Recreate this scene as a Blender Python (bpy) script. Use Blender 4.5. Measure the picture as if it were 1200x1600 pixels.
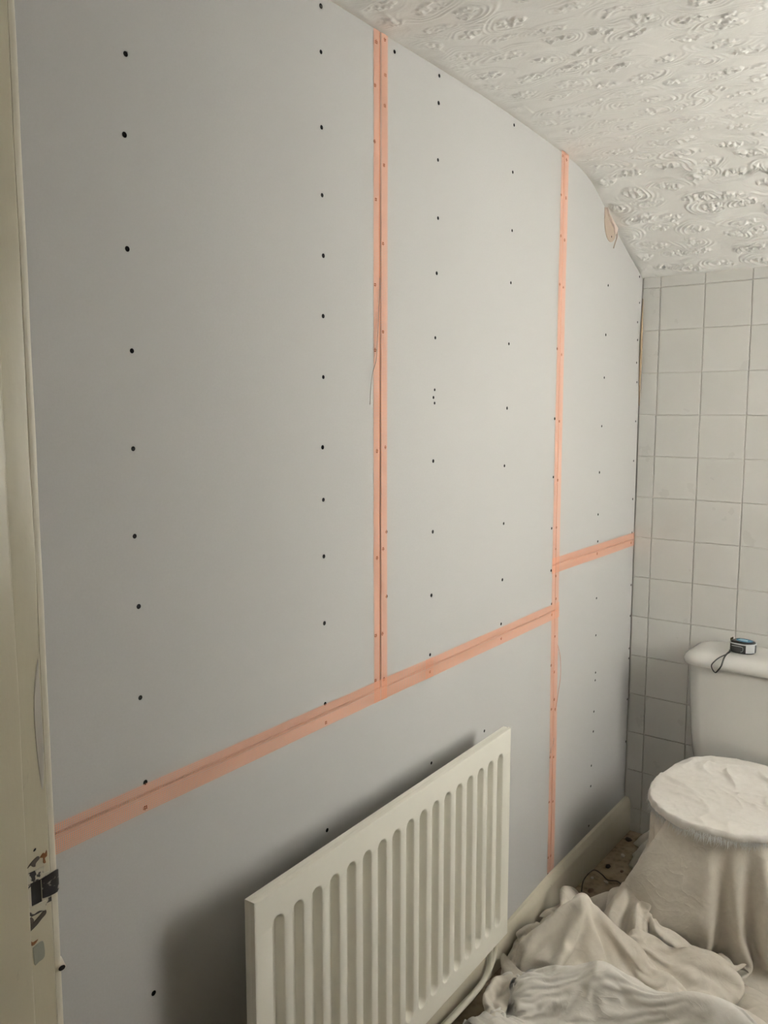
import bpy, bmesh, math, random
import numpy as np
from mathutils import Vector, Matrix, noise

# ------------------------------------------------------------------ clear
for o in list(bpy.data.objects):
    bpy.data.objects.remove(o, do_unlink=True)
SC = bpy.context.scene
COL = SC.collection
random.seed(7)
RNG = np.random.default_rng(11)

# ------------------------------------------------------------------ camera
cd = bpy.data.cameras.new('camera')
cam = bpy.data.objects.new('camera', cd)
COL.objects.link(cam)
SC.camera = cam
cd.sensor_fit = 'HORIZONTAL'
cd.sensor_width = 36.0
cd.lens = 36.0 * 1325.34 / 1200.0
cd.clip_start = 0.02
cam.location = (1.1130, 0.0, 1.5817)
cam.rotation_euler = (math.pi / 2 - 0.11858, 0.0, 0.6447)

# ------------------------------------------------------------------ world (overcast daylight)
w = bpy.data.worlds.new('overcast_sky')
SC.world = w
w.use_nodes = True
bg = w.node_tree.nodes['Background']
bg.inputs[0].default_value = (1.0, 0.975, 0.90, 1)
bg.inputs[1].default_value = 40.5

# daylight entering by the window in the right-hand wall (a portal guides the sampling of the sky)
WX = 1.62
WIN = dict(x=WX, y0=1.70, y1=2.50, z0=1.04, z1=2.10)
ld = bpy.data.lights.new('window_daylight', 'AREA')
ld.shape = 'RECTANGLE'
ld.size = WIN['z1'] - WIN['z0']
ld.size_y = WIN['y1'] - WIN['y0']
ld.cycles.is_portal = True
lo = bpy.data.objects.new('window_daylight', ld)
COL.objects.link(lo)
lo.location = (WX + .24, (WIN['y0'] + WIN['y1']) / 2, (WIN['z0'] + WIN['z1']) / 2)
lo.rotation_euler = (0, math.pi / 2, 0)

# weak unseen fill light added over the landing behind the camera
hl = bpy.data.lights.new('landing_fill_light', 'AREA')
hl.shape = 'RECTANGLE'; hl.size = 0.7; hl.size_y = 0.7
hl.energy = 1.0
hl.color = (1.0, 0.93, 0.82)
ho = bpy.data.objects.new('landing_fill_light', hl)
COL.objects.link(ho)
ho.location = (1.6, -0.6, 2.28)

SC.view_settings.view_transform = 'Standard'
SC.view_settings.look = 'None'
SC.view_settings.gamma = 1.0
SC.view_settings.use_curve_mapping = False
SC.view_settings.exposure = 0.0

# ------------------------------------------------------------------ helpers
def link(name, bm, mat, parent=None, smooth=True, uv=None):
    me = bpy.data.meshes.new(name)
    if isinstance(bm, bmesh.types.BMesh):
        bm.normal_update()
        bm.to_mesh(me); bm.free()
    else:
        me.from_pydata(bm[0], [], bm[1])
        me.update()
    o = bpy.data.objects.new(name, me)
    COL.objects.link(o)
    for m in (mat if isinstance(mat, (list, tuple)) else [mat]):
        me.materials.append(m)
    if smooth:
        me.polygons.foreach_set('use_smooth', [True] * len(me.polygons))
        try:
            me.set_sharp_from_angle(angle=math.radians(38))
        except Exception:
            pass
    if parent: o.parent = parent
    return o

def empty(name, loc=(0, 0, 0), rz=0.0):
    o = bpy.data.objects.new(name, None)
    o.empty_display_size = 0.05
    o.location = loc; o.rotation_euler = (0, 0, rz)
    COL.objects.link(o)
    return o

def tag(o, label=None, cat=None, group=None, kind=None):
    if label: o['label'] = label
    if cat: o['category'] = cat
    if group: o['group'] = group
    if kind: o['kind'] = kind
    return o

def box(bm, x0, x1, y0, y1, z0, z1, bev=0.0, seg=2):
    r = bmesh.ops.create_cube(bm, size=1.0)
    vs = r['verts']
    for v in vs:
        v.co = Vector((x0 + (v.co.x + .5) * (x1 - x0), y0 + (v.co.y + .5) * (y1 - y0), z0 + (v.co.z + .5) * (z1 - z0)))
    if bev > 0:
        es = list({e for v in vs for e in v.link_edges})
        bmesh.ops.bevel(bm, geom=es, offset=bev, segments=seg, affect='EDGES', profile=0.5)

def tube(bm, pts, r, n=10, caps=True, flat=1.0, up=None):
    """sweep a round (or flattened) section along points; r number or list"""
    P = [Vector(p) for p in pts]
    rings = []
    prev = up.copy() if up else None
    for i, p in enumerate(P):
        a = P[max(i - 1, 0)]; b = P[min(i + 1, len(P) - 1)]
        t = (b - a).normalized()
        if prev is None:
            prev = Vector((0, 0, 1)) if abs(t.z) < .9 else Vector((1, 0, 0))
        nrm = (prev - t * prev.dot(t)).normalized()
        prev = nrm
        bn = t.cross(nrm)
        rr = r[i] if isinstance(r, (list, tuple)) else r
        rings.append([bm.verts.new(p + nrm * math.cos(2 * math.pi * k / n) * rr * flat + bn * math.sin(2 * math.pi * k / n) * rr) for k in range(n)])
    for a, b in zip(rings, rings[1:]):
        for k in range(n):
            bm.faces.new((a[k], a[(k + 1) % n], b[(k + 1) % n], b[k]))
    if caps:
        bm.faces.new(rings[0][::-1]); bm.faces.new(rings[-1])

def spline(pts, n=8):
    P = [Vector(p) for p in pts]
    out = []
    for i in range(len(P) - 1):
        p0 = P[max(i - 1, 0)]; p1 = P[i]; p2 = P[i + 1]; p3 = P[min(i + 2, len(P) - 1)]
        for k in range(n):
            t = k / n
            out.append(0.5 * ((2 * p1) + (-p0 + p2) * t + (2 * p0 - 5 * p1 + 4 * p2 - p3) * t * t + (-p0 + 3 * p1 - 3 * p2 + p3) * t ** 3))
    out.append(P[-1])
    return out

def lofted(bm, rings, cap0=True, cap1=True):
    R = [[bm.verts.new(p) for p in ring] for ring in rings]
    n = len(R[0])
    for a, b in zip(R, R[1:]):
        for k in range(n):
            bm.faces.new((a[k], a[(k + 1) % n], b[(k + 1) % n], b[k]))
    if cap0: bm.faces.new(R[0][::-1])
    if cap1: bm.faces.new(R[-1])

def superellipse(cx, cy, a, b, z, n=48, e=2.0):
    out = []
    for k in range(n):
        t = 2 * math.pi * k / n
        c, s = math.cos(t), math.sin(t)
        out.append((cx + a * math.copysign(abs(c) ** (2 / e), c), cy + b * math.copysign(abs(s) ** (2 / e), s), z))
    return out

# ------------------------------------------------------------------ materials
class M:
    def __init__(self, name, col=(.8, .8, .8), rough=.6, spec=.5, metal=0.0):
        self.m = bpy.data.materials.new(name)
        self.m.use_nodes = True
        self.nt = self.m.node_tree
        self.b = self.nt.nodes['Principled BSDF']
        self.b.inputs['Base Color'].default_value = (*col, 1)
        self.b.inputs['Roughness'].default_value = rough
        self.b.inputs['Specular IOR Level'].default_value = spec
        self.b.inputs['Metallic'].default_value = metal
        self.tc = None
    def N(self, t, **kw):
        n = self.nt.nodes.new(t)
        for k, v in kw.items():
            if k in n.inputs: n.inputs[k].default_value = v
            else: setattr(n, k, v)
        return n
    def L(self, a, b): self.nt.links.new(a, b)
    def coord(self, scale=(1, 1, 1)):
        if not self.tc: self.tc = self.N('ShaderNodeTexCoord')
        mp = self.N('ShaderNodeMapping'); mp.inputs['Scale'].default_value = scale
        self.L(self.tc.outputs['Object'], mp.inputs[0])
        if getattr(self, 'vary', False):      # every copy gets its own piece of the pattern
            oi = self.N('ShaderNodeObjectInfo'); ml = self.N('ShaderNodeMath', operation='MULTIPLY'); ml.inputs[1].default_value = 37.0
            self.L(oi.outputs['Random'], ml.inputs[0]); self.L(ml.outputs[0], mp.inputs['Location'])
        return mp.outputs[0]
    def noise(self, scale, detail=3, stretch=(1, 1, 1), rough=.5, dist=0):
        n = self.N('ShaderNodeTexNoise'); n.inputs['Scale'].default_value = scale
        n.inputs['Detail'].default_value = detail; n.inputs['Roughness'].default_value = rough
        n.inputs['Distortion'].default_value = dist
        self.L(self.coord(stretch), n.inputs['Vector'])
        return n.outputs[0]
    def ramp(self, fac, stops):
        r = self.N('ShaderNodeValToRGB')
        e = r.color_ramp.elements
        while len(e) < len(stops): e.new(0.5)
        for el, (p, c) in zip(e, stops):
            el.position = p
            el.color = (*c, 1) if isinstance(c, (tuple, list)) else (c, c, c, 1)
        self.L(fac, r.inputs[0])
        return r.outputs[0]
    def mix(self, fac, a, b, mode='MIX'):
        n = self.N('ShaderNodeMix', data_type='RGBA', blend_type=mode)
        for s, v in ((0, fac), (6, a), (7, b)):
            if hasattr(v, 'links'): self.L(v, n.inputs[s])
            else: n.inputs[s].default_value = v if s == 0 else (*v, 1)
        return n.outputs[2]
    def color(self, out): self.L(out, self.b.inputs['Base Color'])
    def bump(self, h, strength=.3, dist=.001, prev=None):
        n = self.N('ShaderNodeBump'); n.inputs['Strength'].default_value = strength
        n.inputs['Distance'].default_value = dist
        self.L(h, n.inputs['Height'])
        if prev: self.L(prev, n.inputs['Normal'])
        self.L(n.outputs[0], self.b.inputs['Normal'])
        return n.outputs[0]

# plasterboard: grey ivory paper
_m = M('plasterboard_paper', (.46, .455, .44), .82, .3)
_f = _m.noise(2.2, 4, (1, 1, .45))
_g = _m.noise(260, 2, (1, 1, 1))
_c = _m.mix(_m.ramp(_f, [(.35, 0.0), (.7, 1.0)]), (.475, .470, .457), (.505, .500, .488))
_c = _m.mix(_m.ramp(_g, [(.3, 0.0), (.7, 1.0)]), _c, (.475, .47, .455))
_m.color(_m.mix(.35, _c, (.52, .515, .503)))
_m.bump(_m.noise(420, 2, (1, 1, 1)), .12, .0006)
BOARD = _m.m
BOARD_CORE = M('gypsum_core', (.62, .60, .57), .9).m
CAVITY = M('dark_wall_cavity', (.05, .035, .022), .9).m
SCREW = M('black_screw_steel', (.006, .0055, .005), .8, .15).m
SMUDGE = M('pencil_smudge', (.33, .33, .32), .9).m

# joint tape: open fibreglass mesh
_m = M('orange_mesh_tape', (.78, .40, .27), .7, .3)
_tc = _m.N('ShaderNodeTexCoord')
_sx = _m.N('ShaderNodeSeparateXYZ'); _m.L(_tc.outputs['UV'], _sx.inputs[0])
def _thread(out, pitch, width):
    a = _m.N('ShaderNodeMath', operation='DIVIDE'); a.inputs[1].default_value = pitch; _m.L(out, a.inputs[0])
    b = _m.N('ShaderNodeMath', operation='FRACT'); _m.L(a.outputs[0], b.inputs[0])
    c = _m.N('ShaderNodeMath', operation='LESS_THAN'); c.inputs[1].default_value = width; _m.L(b.outputs[0], c.inputs[0])
    return c.outputs[0]
_t1 = _thread(_sx.outputs[0], .0034, .36)
_t2 = _thread(_sx.outputs[1], .0034, .27)
_mx = _m.N('ShaderNodeMath', operation='MAXIMUM'); _m.L(_t1, _mx.inputs[0]); _m.L(_t2, _mx.inputs[1])
_m.L(_mx.outputs[0], _m.b.inputs['Alpha'])
_m.color(_m.mix(_t1, (.70, .32, .19), (.78, .40, .27)))
TAPE = _m.m
THREAD = M('grey_thread', (.36, .33, .30), .8).m
THREAD_O = M('orange_thread', (.62, .33, .24), .8).m

# ceiling plaster
_m = M('ceiling_emulsion', (.86, .85, .81), .6, .4)
_n = _m.noise(9, 4)
_m.color(_m.mix(_m.ramp(_n, [(.3, 0.0), (.75, 1.0)]), (.91, .90, .87), (.87, .86, .825)))
_m.bump(_m.noise(170, 4, (1, 1, 1), .6), .35, .0012)
CEIL = _m.m

# tiles / grout
_m = M('glazed_wall_tile', (.66, .65, .62), .16, .5); _m.vary = True
_n = _m.noise(3.5, 3)
_m.color(_m.mix(_m.ramp(_n, [(.35, 0.0), (.7, 1.0)]), (.67, .66, .63), (.63, .62, .585)))
_m.bump(_m.noise(7, 2), .15, .004)
_r = _m.ramp(_m.noise(12, 3), [(.3, .26), (.7, .42)]); _m.L(_r, _m.b.inputs['Roughness'])
TILE = _m.m
_m = M('grout', (.50, .48, .43), .9, .2)
_n = _m.noise(6, 4)
_m.color(_m.mix(_m.ramp(_n, [(.4, 0.0), (.65, 1.0)]), (.76, .745, .70), (.62, .60, .55)))
GROUT = _m.m
WALLP = M('painted_plaster', (.36, .34, .30), .8).m
LANDING = M('landing_paint', (.30, .26, .20), .85).m

# gloss-painted woodwork
def woodpaint(name, col, dirt=(.30, .27, .22), amount=.5):
    m = M(name, col, .32, .5)
    n1 = m.noise(5, 5, (1, 1, .25), .6)
    n2 = m.noise(38, 4, (1, 1, .35), .65, .6)
    c = m.mix(m.ramp(n1, [(.3, 0.0), (.8, 1.0)]), col, tuple(v * .88 for v in col))
    c = m.mix(m.ramp(n2, [(.66, 0.0), (.74, amount)]), c, dirt)
    m.color(c)
    b = m.bump(m.noise(30, 4, (1, 1, .2)), .35, .002)
    m.bump(n2, .25, .001, b)
    return m.m
FRAME = woodpaint('old_cream_gloss_paint', (.60, .56, .43), (.42, .38, .29), .5)
FRAME_HIGHLIGHT = woodpaint('edge_highlight_cream_paint', (.84, .80, .69), (.45, .42, .33), .3)  # paler copy of the frame paint: edge highlights put into the colour
SKIRT = woodpaint('skirting_cream_paint', (.66, .61, .49), (.40, .34, .25), .35)

# radiator enamel
_m = M('cream_radiator_enamel', (.78, .765, .68), .33, .5)
_n = _m.noise(4, 3)
_m.color(_m.mix(_m.ramp(_n, [(.3, 0.0), (.8, 1.0)]), (.86, .84, .755), (.82, .80, .71)))
_m.bump(_m.noise(60, 3), .05, .0008)
RAD = _m.m
PIPE = M('cream_painted_pipe', (.78, .74, .62), .22, .6).m

PORC = M('white_vitreous_china', (.70, .69, .655), .12, .6).m
SEATM = M('white_plastic_seat', (.75, .75, .73), .25, .5).m

# floor covering
_m = M('brown_patterned_vinyl', (.2, .14, .09), .6, .4)
_v = _m.N('ShaderNodeTexVoronoi'); _v.inputs['Scale'].default_value = 55
_m.L(_m.coord(), _v.inputs['Vector'])
_c = _m.ramp(_v.outputs['Distance'], [(.15, (.15, .105, .065)), (.4, (.22, .165, .11)), (.7, (.27, .21, .14))])
_m.color(_m.mix(_m.ramp(_m.noise(14, 4), [(.4, 0.0), (.65, .8)]), _c, (.33, .27, .19)))
FLOORM = _m.m

# ------------------------------------------------------------------ the shell
CE = [(-1.3, 2.362), (1.30, 2.362), (1.50, 2.357), (1.70, 2.354), (1.90, 2.349), (2.10, 2.338), (2.31, 2.323), (2.44, 2.310), (2.54, 2.285),
      (2.62, 2.243), (2.70, 2.194), (2.81, 2.139), (2.98, 2.058), (3.10, 1.996)]
_cy = np.array([a for a, b in CE]); _cz = np.array([b for a, b in CE])
_fy = np.linspace(-1.3, 3.1, 1800)
_fz = np.interp(_fy, _cy, _cz)
_k = np.hanning(61); _k /= _k.sum()
_fzs = np.convolve(np.pad(_fz, 30, mode='edge'), _k, 'valid')
_fzs[-60:] = _fz[-60:]
def zc(y): return np.interp(y, _fy, _fzs)

def T1(z): return 1.4665
def T2(z): return 2.343 + max(0, (1.6 - z)) * 0.015
def ZJ(y): return 0.9545 + (y - .66) * 0.0115
ZJ2 = 1.1170
G = 0.0016
GV = 0.0026

SCREWS = [(0.838, 2.111), (0.831, 1.994), (0.829, 1.827), (0.831, 1.674), (0.827, 1.523), (0.824, 1.385), (0.827, 1.271), (0.824, 1.121), (0.828, 0.976), (0.826, 0.933), (0.83, 0.601), (1.283, 2.337), (1.282, 2.255), (1.282, 2.119), (1.282, 1.994), (1.284, 1.881), (1.282, 1.766), (1.281, 1.648), (1.277, 1.51), (1.278, 1.405), (1.278, 1.29), (1.278, 1.152), (1.278, 0.982), (1.28, 0.941), (1.281, 0.706), (1.454, 2.329), (1.45, 2.244), (1.448, 2.133), (1.452, 2.019), (1.449, 1.845), (1.449, 1.71), (1.455, 1.496), (1.455, 1.262), (1.45, 1.089), (1.449, 0.987), (1.483, 2.343), (1.485, 2.274), (1.483, 2.213), (1.48, 2.093), (1.477, 1.933), (1.477, 1.75), (1.485, 1.503), (1.489, 1.316), (1.477, 1.279), (1.49, 1.17), (1.474, 1.088), (1.48, 0.982), (1.517, 2.33), (1.688, 2.333), (1.686, 2.274), (1.685, 2.15), (1.687, 2.022), (1.683, 1.898), (1.679, 1.751), (1.678, 1.631), (1.673, 1.613), (1.678, 1.6), (1.674, 1.464), (1.674, 1.295), (1.67, 1.141), (1.666, 0.995), (1.666, 0.952), (1.675, 0.718), (2.041, 2.317), (2.038, 2.199), (2.04, 2.052), (2.038, 1.918), (2.033, 1.759), (2.029, 1.589), (2.02, 1.435), (2.021, 1.278), (2.019, 1.123), (2.016, 1.0), (2.018, 0.958), (1.933, 0.72), (2.333, 2.308), (2.328, 2.199), (2.332, 2.085), (2.333, 1.948), (2.326, 1.763), (2.32, 1.559), (2.32, 1.386), (2.317, 1.232), (2.32, 1.103), (2.329, 0.999), (2.332, 0.964), (2.336, 0.804), (2.345, 0.662), (2.344, 0.507), (2.345, 0.359), (2.347, 0.173), (2.348, 0.117), (2.358, 2.302), (2.36, 2.196), (2.358, 2.077), (2.357, 1.942), (2.356, 1.747), (2.352, 1.551), (2.35, 1.375), (2.349, 1.231), (2.348, 1.165), (2.353, 1.081), (2.359, 1.009), (2.358, 0.891), (2.359, 0.777), (2.364, 0.688), (2.371, 0.654), (2.369, 0.499), (2.372, 0.351), (2.365, 0.171), (2.69, 1.986), (2.683, 1.828), (2.681, 1.69), (2.672, 1.532), (2.665, 1.38), (2.664, 1.24), (2.668, 1.149), (2.666, 1.108), (2.672, 0.955), (2.676, 0.826), (2.683, 0.694), (2.682, 0.667), (2.679, 0.557), (2.679, 0.486), (2.671, 0.366), (2.671, 0.292), (2.664, 0.15), (2.965, 2.047), (2.973, 1.959), (2.961, 1.891), (2.967, 1.83), (2.966, 1.751), (2.975, 1.683), (2.976, 1.545), (2.97, 1.404), (2.974, 1.266), (2.979, 1.143), (2.973, 1.106), (2.987, 0.948), (2.99, 0.832), (2.99, 0.709), (2.99, 0.671), (2.99, 0.514), (2.99, 0.35)]

# left wall: old wall behind + five plasterboards + their screws
bm = bmesh.new()
box(bm, -.16, -.0135, .50, 3.10, 0, 2.45)
wall_left = tag(link('wall_left', bm, CAVITY, smooth=False), 'wall newly lined with grey plasterboard', kind='structure')

def board(poly):
    """poly: list of (y,z) seen from the room; 12.5 mm thick with softened face edge"""
    bm = bmesh.new()
    n = len(poly)
    cy = sum(p[0] for p in poly) / n; cz = sum(p[1] for p in poly) / n
    def ins(p, d):
        v = Vector((p[0] - cy, p[1] - cz)); L = v.length
        s = (L - d) / L
        return (cy + v.x * s, cz + v.y * s)
    back = [bm.verts.new((-.0125, y, z)) for y, z in poly]
    mid = [bm.verts.new((-.0008, y, z)) for y, z in poly]
    fr = [bm.verts.new((0, *ins(p, .0012))) for p in poly]
    for a, b in ((back, mid), (mid, fr)):
        for i in range(n):
            f = bm.faces.new((a[i], a[(i + 1) % n], b[(i + 1) % n], b[i]))
            f.material_index = 1 if a is back else 0
    bm.faces.new(fr); bm.faces.new(back[::-1])
    bmesh.ops.recalc_face_normals(bm, faces=bm.faces)
    return bm
def top(y0, y1, n=14):
    ys = np.linspace(y1, y0, n)
    return [(float(y), float(zc(y)) - .0048) for y in ys]
BP = {
    'a': [(.516, ZJ(.516) + G), (.566, ZJ(.566) + G)] + top(.516, .566, 2),
    'b': [(.569, ZJ(.569) + G), (T1(0) - GV, ZJ(1.46) + G)] + top(.569, T1(0) - GV),
    'c': [(T1(0) + GV, ZJ(1.47) + G), (T2(.96) - G, ZJ(2.345) + G), (T2(1.6) - G, 1.6)] + top(T1(0) + GV, T2(2.3) - G),
    'd': [(T2(1.117) + G, ZJ2 + G), (2.9985, ZJ2 + G)] + top(T2(2.3) + G, 2.9985) + [(T2(1.6) + G, 1.6)],
    'e': [(T2(0) + G, 0.012), (2.9985, .012), (2.9985, ZJ2 - G), (T2(1.117) + G, ZJ2 - G)],
    'f': [(.516, .012), (T2(0) - G, .012), (T2(.96) - G, ZJ(2.35) - G), (.516, ZJ(.516) - G)],
}
boards = {k: link('plasterboard_panel', board(p), [BOARD, BOARD_CORE], wall_left, smooth=False) for k, p in BP.items()}

# screw head: bugle head with a cross recess, sitting in the paper
def screw_mesh():
    bm = bmesh.new()
    n = 14
    R = .0042
    r0 = [bm.verts.new((.0002, R * math.cos(2 * math.pi * k / n), R * math.sin(2 * math.pi * k / n))) for k in range(n)]
    r1 = [bm.verts.new((.0006, R * .8 * math.cos(2 * math.pi * k / n), R * .8 * math.sin(2 * math.pi * k / n))) for k in range(n)]
    r2 = [bm.verts.new((.0002, R * .35 * math.cos(2 * math.pi * k / n), R * .35 * math.sin(2 * math.pi * k / n))) for k in range(n)]
    for a, b in ((r0, r1), (r1, r2)):
        for k in range(n): bm.faces.new((a[k], a[(k + 1) % n], b[(k + 1) % n], b[k]))
    bm.faces.new(r2)
    me = bpy.data.meshes.new('screw'); bm.to_mesh(me); bm.free(); me.materials.append(SCREW)
    return me
SME = screw_mesh()
for (y, z) in SCREWS:
    if z > ZJ(y) and y < T2(z):
        k = 'b' if y < T1(0) else 'c'
    elif y >= T2(z):
        k = 'd' if z > ZJ2 else 'e'
    else: k = 'f'
    o = bpy.data.objects.new('screw', SME); COL.objects.link(o); o.parent = boards[k]
    o.location = (0.0, y, z)
    s = random.uniform(.92, 1.12) * (0.8 if (y, z) in ((1.678, 1.631), (1.673, 1.613), (1.678, 1.6)) else 1)
    o.scale = (1, s, s); o.rotation_euler = (random.uniform(0, 1.5), 0, 0)

# back wall, its tiles
bm = bmesh.new(); box(bm, -.02, 2.2, 3.0052, 3.15, 0, 2.45)
wall_back = tag(link('wall_back', bm, GROUT, smooth=False), 'back wall of pale square tiles', kind='structure')
def tile_mesh(wd, ht):
    bm = bmesh.new(); b = .0011
    a0 = [bm.verts.new((x, 0.0026, z)) for x, z in ((0, 0), (wd, 0), (wd, ht), (0, ht))]
    a1 = [bm.verts.new((x, b * .6 - .0018, z)) for x, z in ((0, 0), (wd, 0), (wd, ht), (0, ht))]
    a2 = [bm.verts.new((x, -.0019, z)) for x, z in ((b, b), (wd - b, b), (wd - b, ht - b), (b, ht - b))]
    for p, q in ((a0, a1), (a1, a2)):
        for k in range(4): bm.faces.new((p[k], p[(k + 1) % 4], q[(k + 1) % 4], q[k]))
    bm.faces.new(a2)
    bmesh.ops.recalc_face_normals(bm, faces=bm.faces)
    me = bpy.data.meshes.new('tile'); bm.to_mesh(me); bm.free(); me.materials.append(TILE)
    return me
_tm = {}
xs = [0.0005] + [.0637 + .152 * i for i in range(11)]
zs = [2.062] + [2.009 - .1473 * j for j in range(14)] + [0.0]
for i in range(len(xs) - 1):
    for j in range(len(zs) - 1):
        x0, x1 = xs[i] + .0014, xs[i + 1] - .0014
        z0, z1 = zs[j + 1] + .0013, zs[j] - .0013
        key = (round(x1 - x0, 4), round(z1 - z0, 4))
        if key not in _tm: _tm[key] = tile_mesh(*key)
        o = bpy.data.objects.new('tile', _tm[key]); COL.objects.link(o); o.parent = wall_back
        o.location = (x0, 3.0032 + random.uniform(-.0004, .0004), z0)
        o.rotation_euler = (random.uniform(-.002, .002), 0, random.uniform(-.003, .003))

# ceiling: hand-textured plaster in swirled ovals, sloping down to the back wall
def value_noise(shape, cell, rng):
    h, wd = shape
    gh, gw = int(h / cell) + 3, int(wd / cell) + 3
    g = rng.random((gh, gw))
    yy = np.arange(h) / cell; xx = np.arange(wd) / cell
    y0 = yy.astype(int); x0 = xx.astype(int)
    fy = yy - y0; fx = xx - x0
    fy = fy * fy * (3 - 2 * fy); fx = fx * fx * (3 - 2 * fx)
    a = g[y0][:, x0]; b = g[y0][:, x0 + 1]; c = g[y0 + 1][:, x0]; d = g[y0 + 1][:, x0 + 1]
    return (a * (1 - fx) + b * fx) * (1 - fy)[:, None] + (c * (1 - fx) + d * fx) * fy[:, None]
D = .0026
gx = np.concatenate([[-.012], np.arange(0, 1.10, D), np.linspace(1.11, WX + .1, 10)])
gy = np.concatenate([np.linspace(.36, 1.14, 24), np.arange(1.15, 3.014, D)])
nx, ny = len(gx), len(gy)
X, Y = np.meshgrid(gx, gy)
# arc length along the profile
zz = zc(gy); sl = np.concatenate([[0], np.cumsum(np.hypot(np.diff(gy), np.diff(zz)))])
Sg = np.repeat(sl[:, None], nx, 1)
H = np.zeros((ny, nx))
n4 = value_noise((ny, nx), 1.9, RNG); n8 = value_noise((ny, nx), 3.6, RNG); n20 = value_noise((ny, nx), 11, RNG); n60 = value_noise((ny, nx), 38, RNG)
warpx = (value_noise((ny, nx), 15, RNG) - .5) * .024; warps = (value_noise((ny, nx), 15, RNG) - .5) * .016
row = 0
s = .62
while s < sl[-1] + .03:
    x = -.03 + (row % 2) * .055
    while x < 1.12:
        cx = x + RNG.uniform(-.022, .022); cs = s + RNG.uniform(-.018, .018)
        a = RNG.uniform(.030, .046); b = RNG.uniform(.016, .023); th = RNG.uniform(-.22, .30)
        lo_, hi_ = np.searchsorted(sl, [cs - .075, cs + .075]); l2, h2 = np.searchsorted(gx, [cx - .09, cx + .09])
        if hi_ > lo_ and h2 > l2:
            sx = X[lo_:hi_, l2:h2] - cx + warpx[lo_:hi_, l2:h2]; ss = Sg[lo_:hi_, l2:h2] - cs + warps[lo_:hi_, l2:h2]
            u = (sx * math.cos(th) + ss * math.sin(th)) / a; v = (-sx * math.sin(th) + ss * math.cos(th)) / b
            r = np.hypot(u, v); an = np.arctan2(v, u)
            core = np.clip((1.02 - r) * 3.5, 0, 1)
            m4 = n4[lo_:hi_, l2:h2]; m8 = n8[lo_:hi_, l2:h2]; m20 = n20[lo_:hi_, l2:h2]
            h = core * (np.clip((m8 - .42) * 5, 0, 1) * .0026 + np.clip((m4 - .5) * 5, 0, 1) * .0022) * RNG.uniform(.7, 1.25)
            ph = RNG.uniform(0, 6.28)
            for k, (rr, am) in enumerate(((1.18, .0026), (1.55, .0022), (1.92, .0017))):
                arc = np.clip(.35 + .9 * np.cos(an - ph - k * .35), 0, 1)
                h += am * arc * np.exp(-((r - rr - .10 * np.sin(an * 2 + ph)) / .11) ** 2) * (.6 + .8 * m20)
            H[lo_:hi_, l2:h2] = np.maximum(H[lo_:hi_, l2:h2], h)
        x += RNG.uniform(.098, .122)
    s += .068; row += 1
H += (n20 - .5) * .0012 + (n60 - .5) * .003
fade = np.clip((X - .004) / .045, 0, 1) * np.clip((1.10 - X) / .05, 0, 1) * np.clip((Y - 1.15) / .03, 0, 1)
fade2 = np.clip((3.006 - Y) / .02, .15, 1) * (1 + 1.1 * np.clip((Y - 2.45) / .12, 0, 1))
H *= fade * fade2
H += np.where(X < .05, (n20 - .4) * .003 * np.clip(X / .01, 0, 1), 0)
dz = np.gradient(zz, gy); nn = np.hypot(1, dz)
VX = X; VY = Y + (H * (dz / nn)[:, None]); VZ = zz[:, None] - H / nn[:, None]
V = np.stack([VX, VY, VZ], -1).reshape(-1, 3)
idx = np.arange(nx * ny).reshape(ny, nx)
F = np.stack([idx[:-1, :-1], idx[1:, :-1], idx[1:, 1:], idx[:-1, 1:]], -1).reshape(-1, 4)
def grid_obj(name, V, F, mat, parent=None):
    me = bpy.data.meshes.new(name)
    me.vertices.add(len(V)); me.vertices.foreach_set('co', V.astype(np.float32).ravel())
    me.loops.add(F.size); me.loops.foreach_set('vertex_index', F.astype(np.int32).ravel())
    me.polygons.add(len(F))
    me.polygons.foreach_set('loop_start', (np.arange(len(F)) * F.shape[1]).astype(np.int32))
    me.update(calc_edges=True); me.validate()
    me.polygons.foreach_set('use_smooth', [True] * len(F))
    me.materials.append(mat)
    o = bpy.data.objects.new(name, me); COL.objects.link(o)
    if parent: o.parent = parent
    return o
ceiling = tag(grid_obj('ceiling', V, F, CEIL), 'white ceiling textured with swirled ovals, sloping down to the tiled wall', kind='structure')

# floor
bm = bmesh.new(); box(bm, -.2, 2.4, -1.4, 3.15, -.06, 0)
tag(link('floor', bm, FLOORM, smooth=False), 'brown patterned floor covering', kind='structure')

# right wall with the window opening
bm = bmesh.new(); X0, X1 = WX, WX + .30
box(bm, X0, X1, .36, 3.10, 0, WIN['z0']); box(bm, X0, X1, .36, 3.10, WIN['z1'], 2.45)
box(bm, X0, X1, .36, WIN['y0'], WIN['z0'], WIN['z1']); box(bm, X0, X1, WIN['y1'], 3.10, WIN['z0'], WIN['z1'])
tag(link('wall_right', bm, WALLP, smooth=False), 'wall with the window', kind='structure')
bm = bmesh.new()
y0, y1, z0, z1 = WIN['y0'], WIN['y1'], WIN['z0'], WIN['z1']
for a in ((y0, y1, z0, z0 + .05), (y0, y1, z1 - .05, z1), (y0, y0 + .05, z0, z1), (y1 - .05, y1, z0, z1), ((y0 + y1) / 2 - .025, (y0 + y1) / 2 + .025, z0, z1)):
    box(bm, WX + .24, WX + .28, a[0], a[1], a[2], a[3], .003)
window = tag(link('window_1', bm, SEATM, smooth=False), 'white framed window', kind='structure')
gm = M('window_glass', (1, 1, 1), 0.0); gm.b.inputs['Transmission Weight'].default_value = 1.0; gm.b.inputs['IOR'].default_value = 1.05
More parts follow.
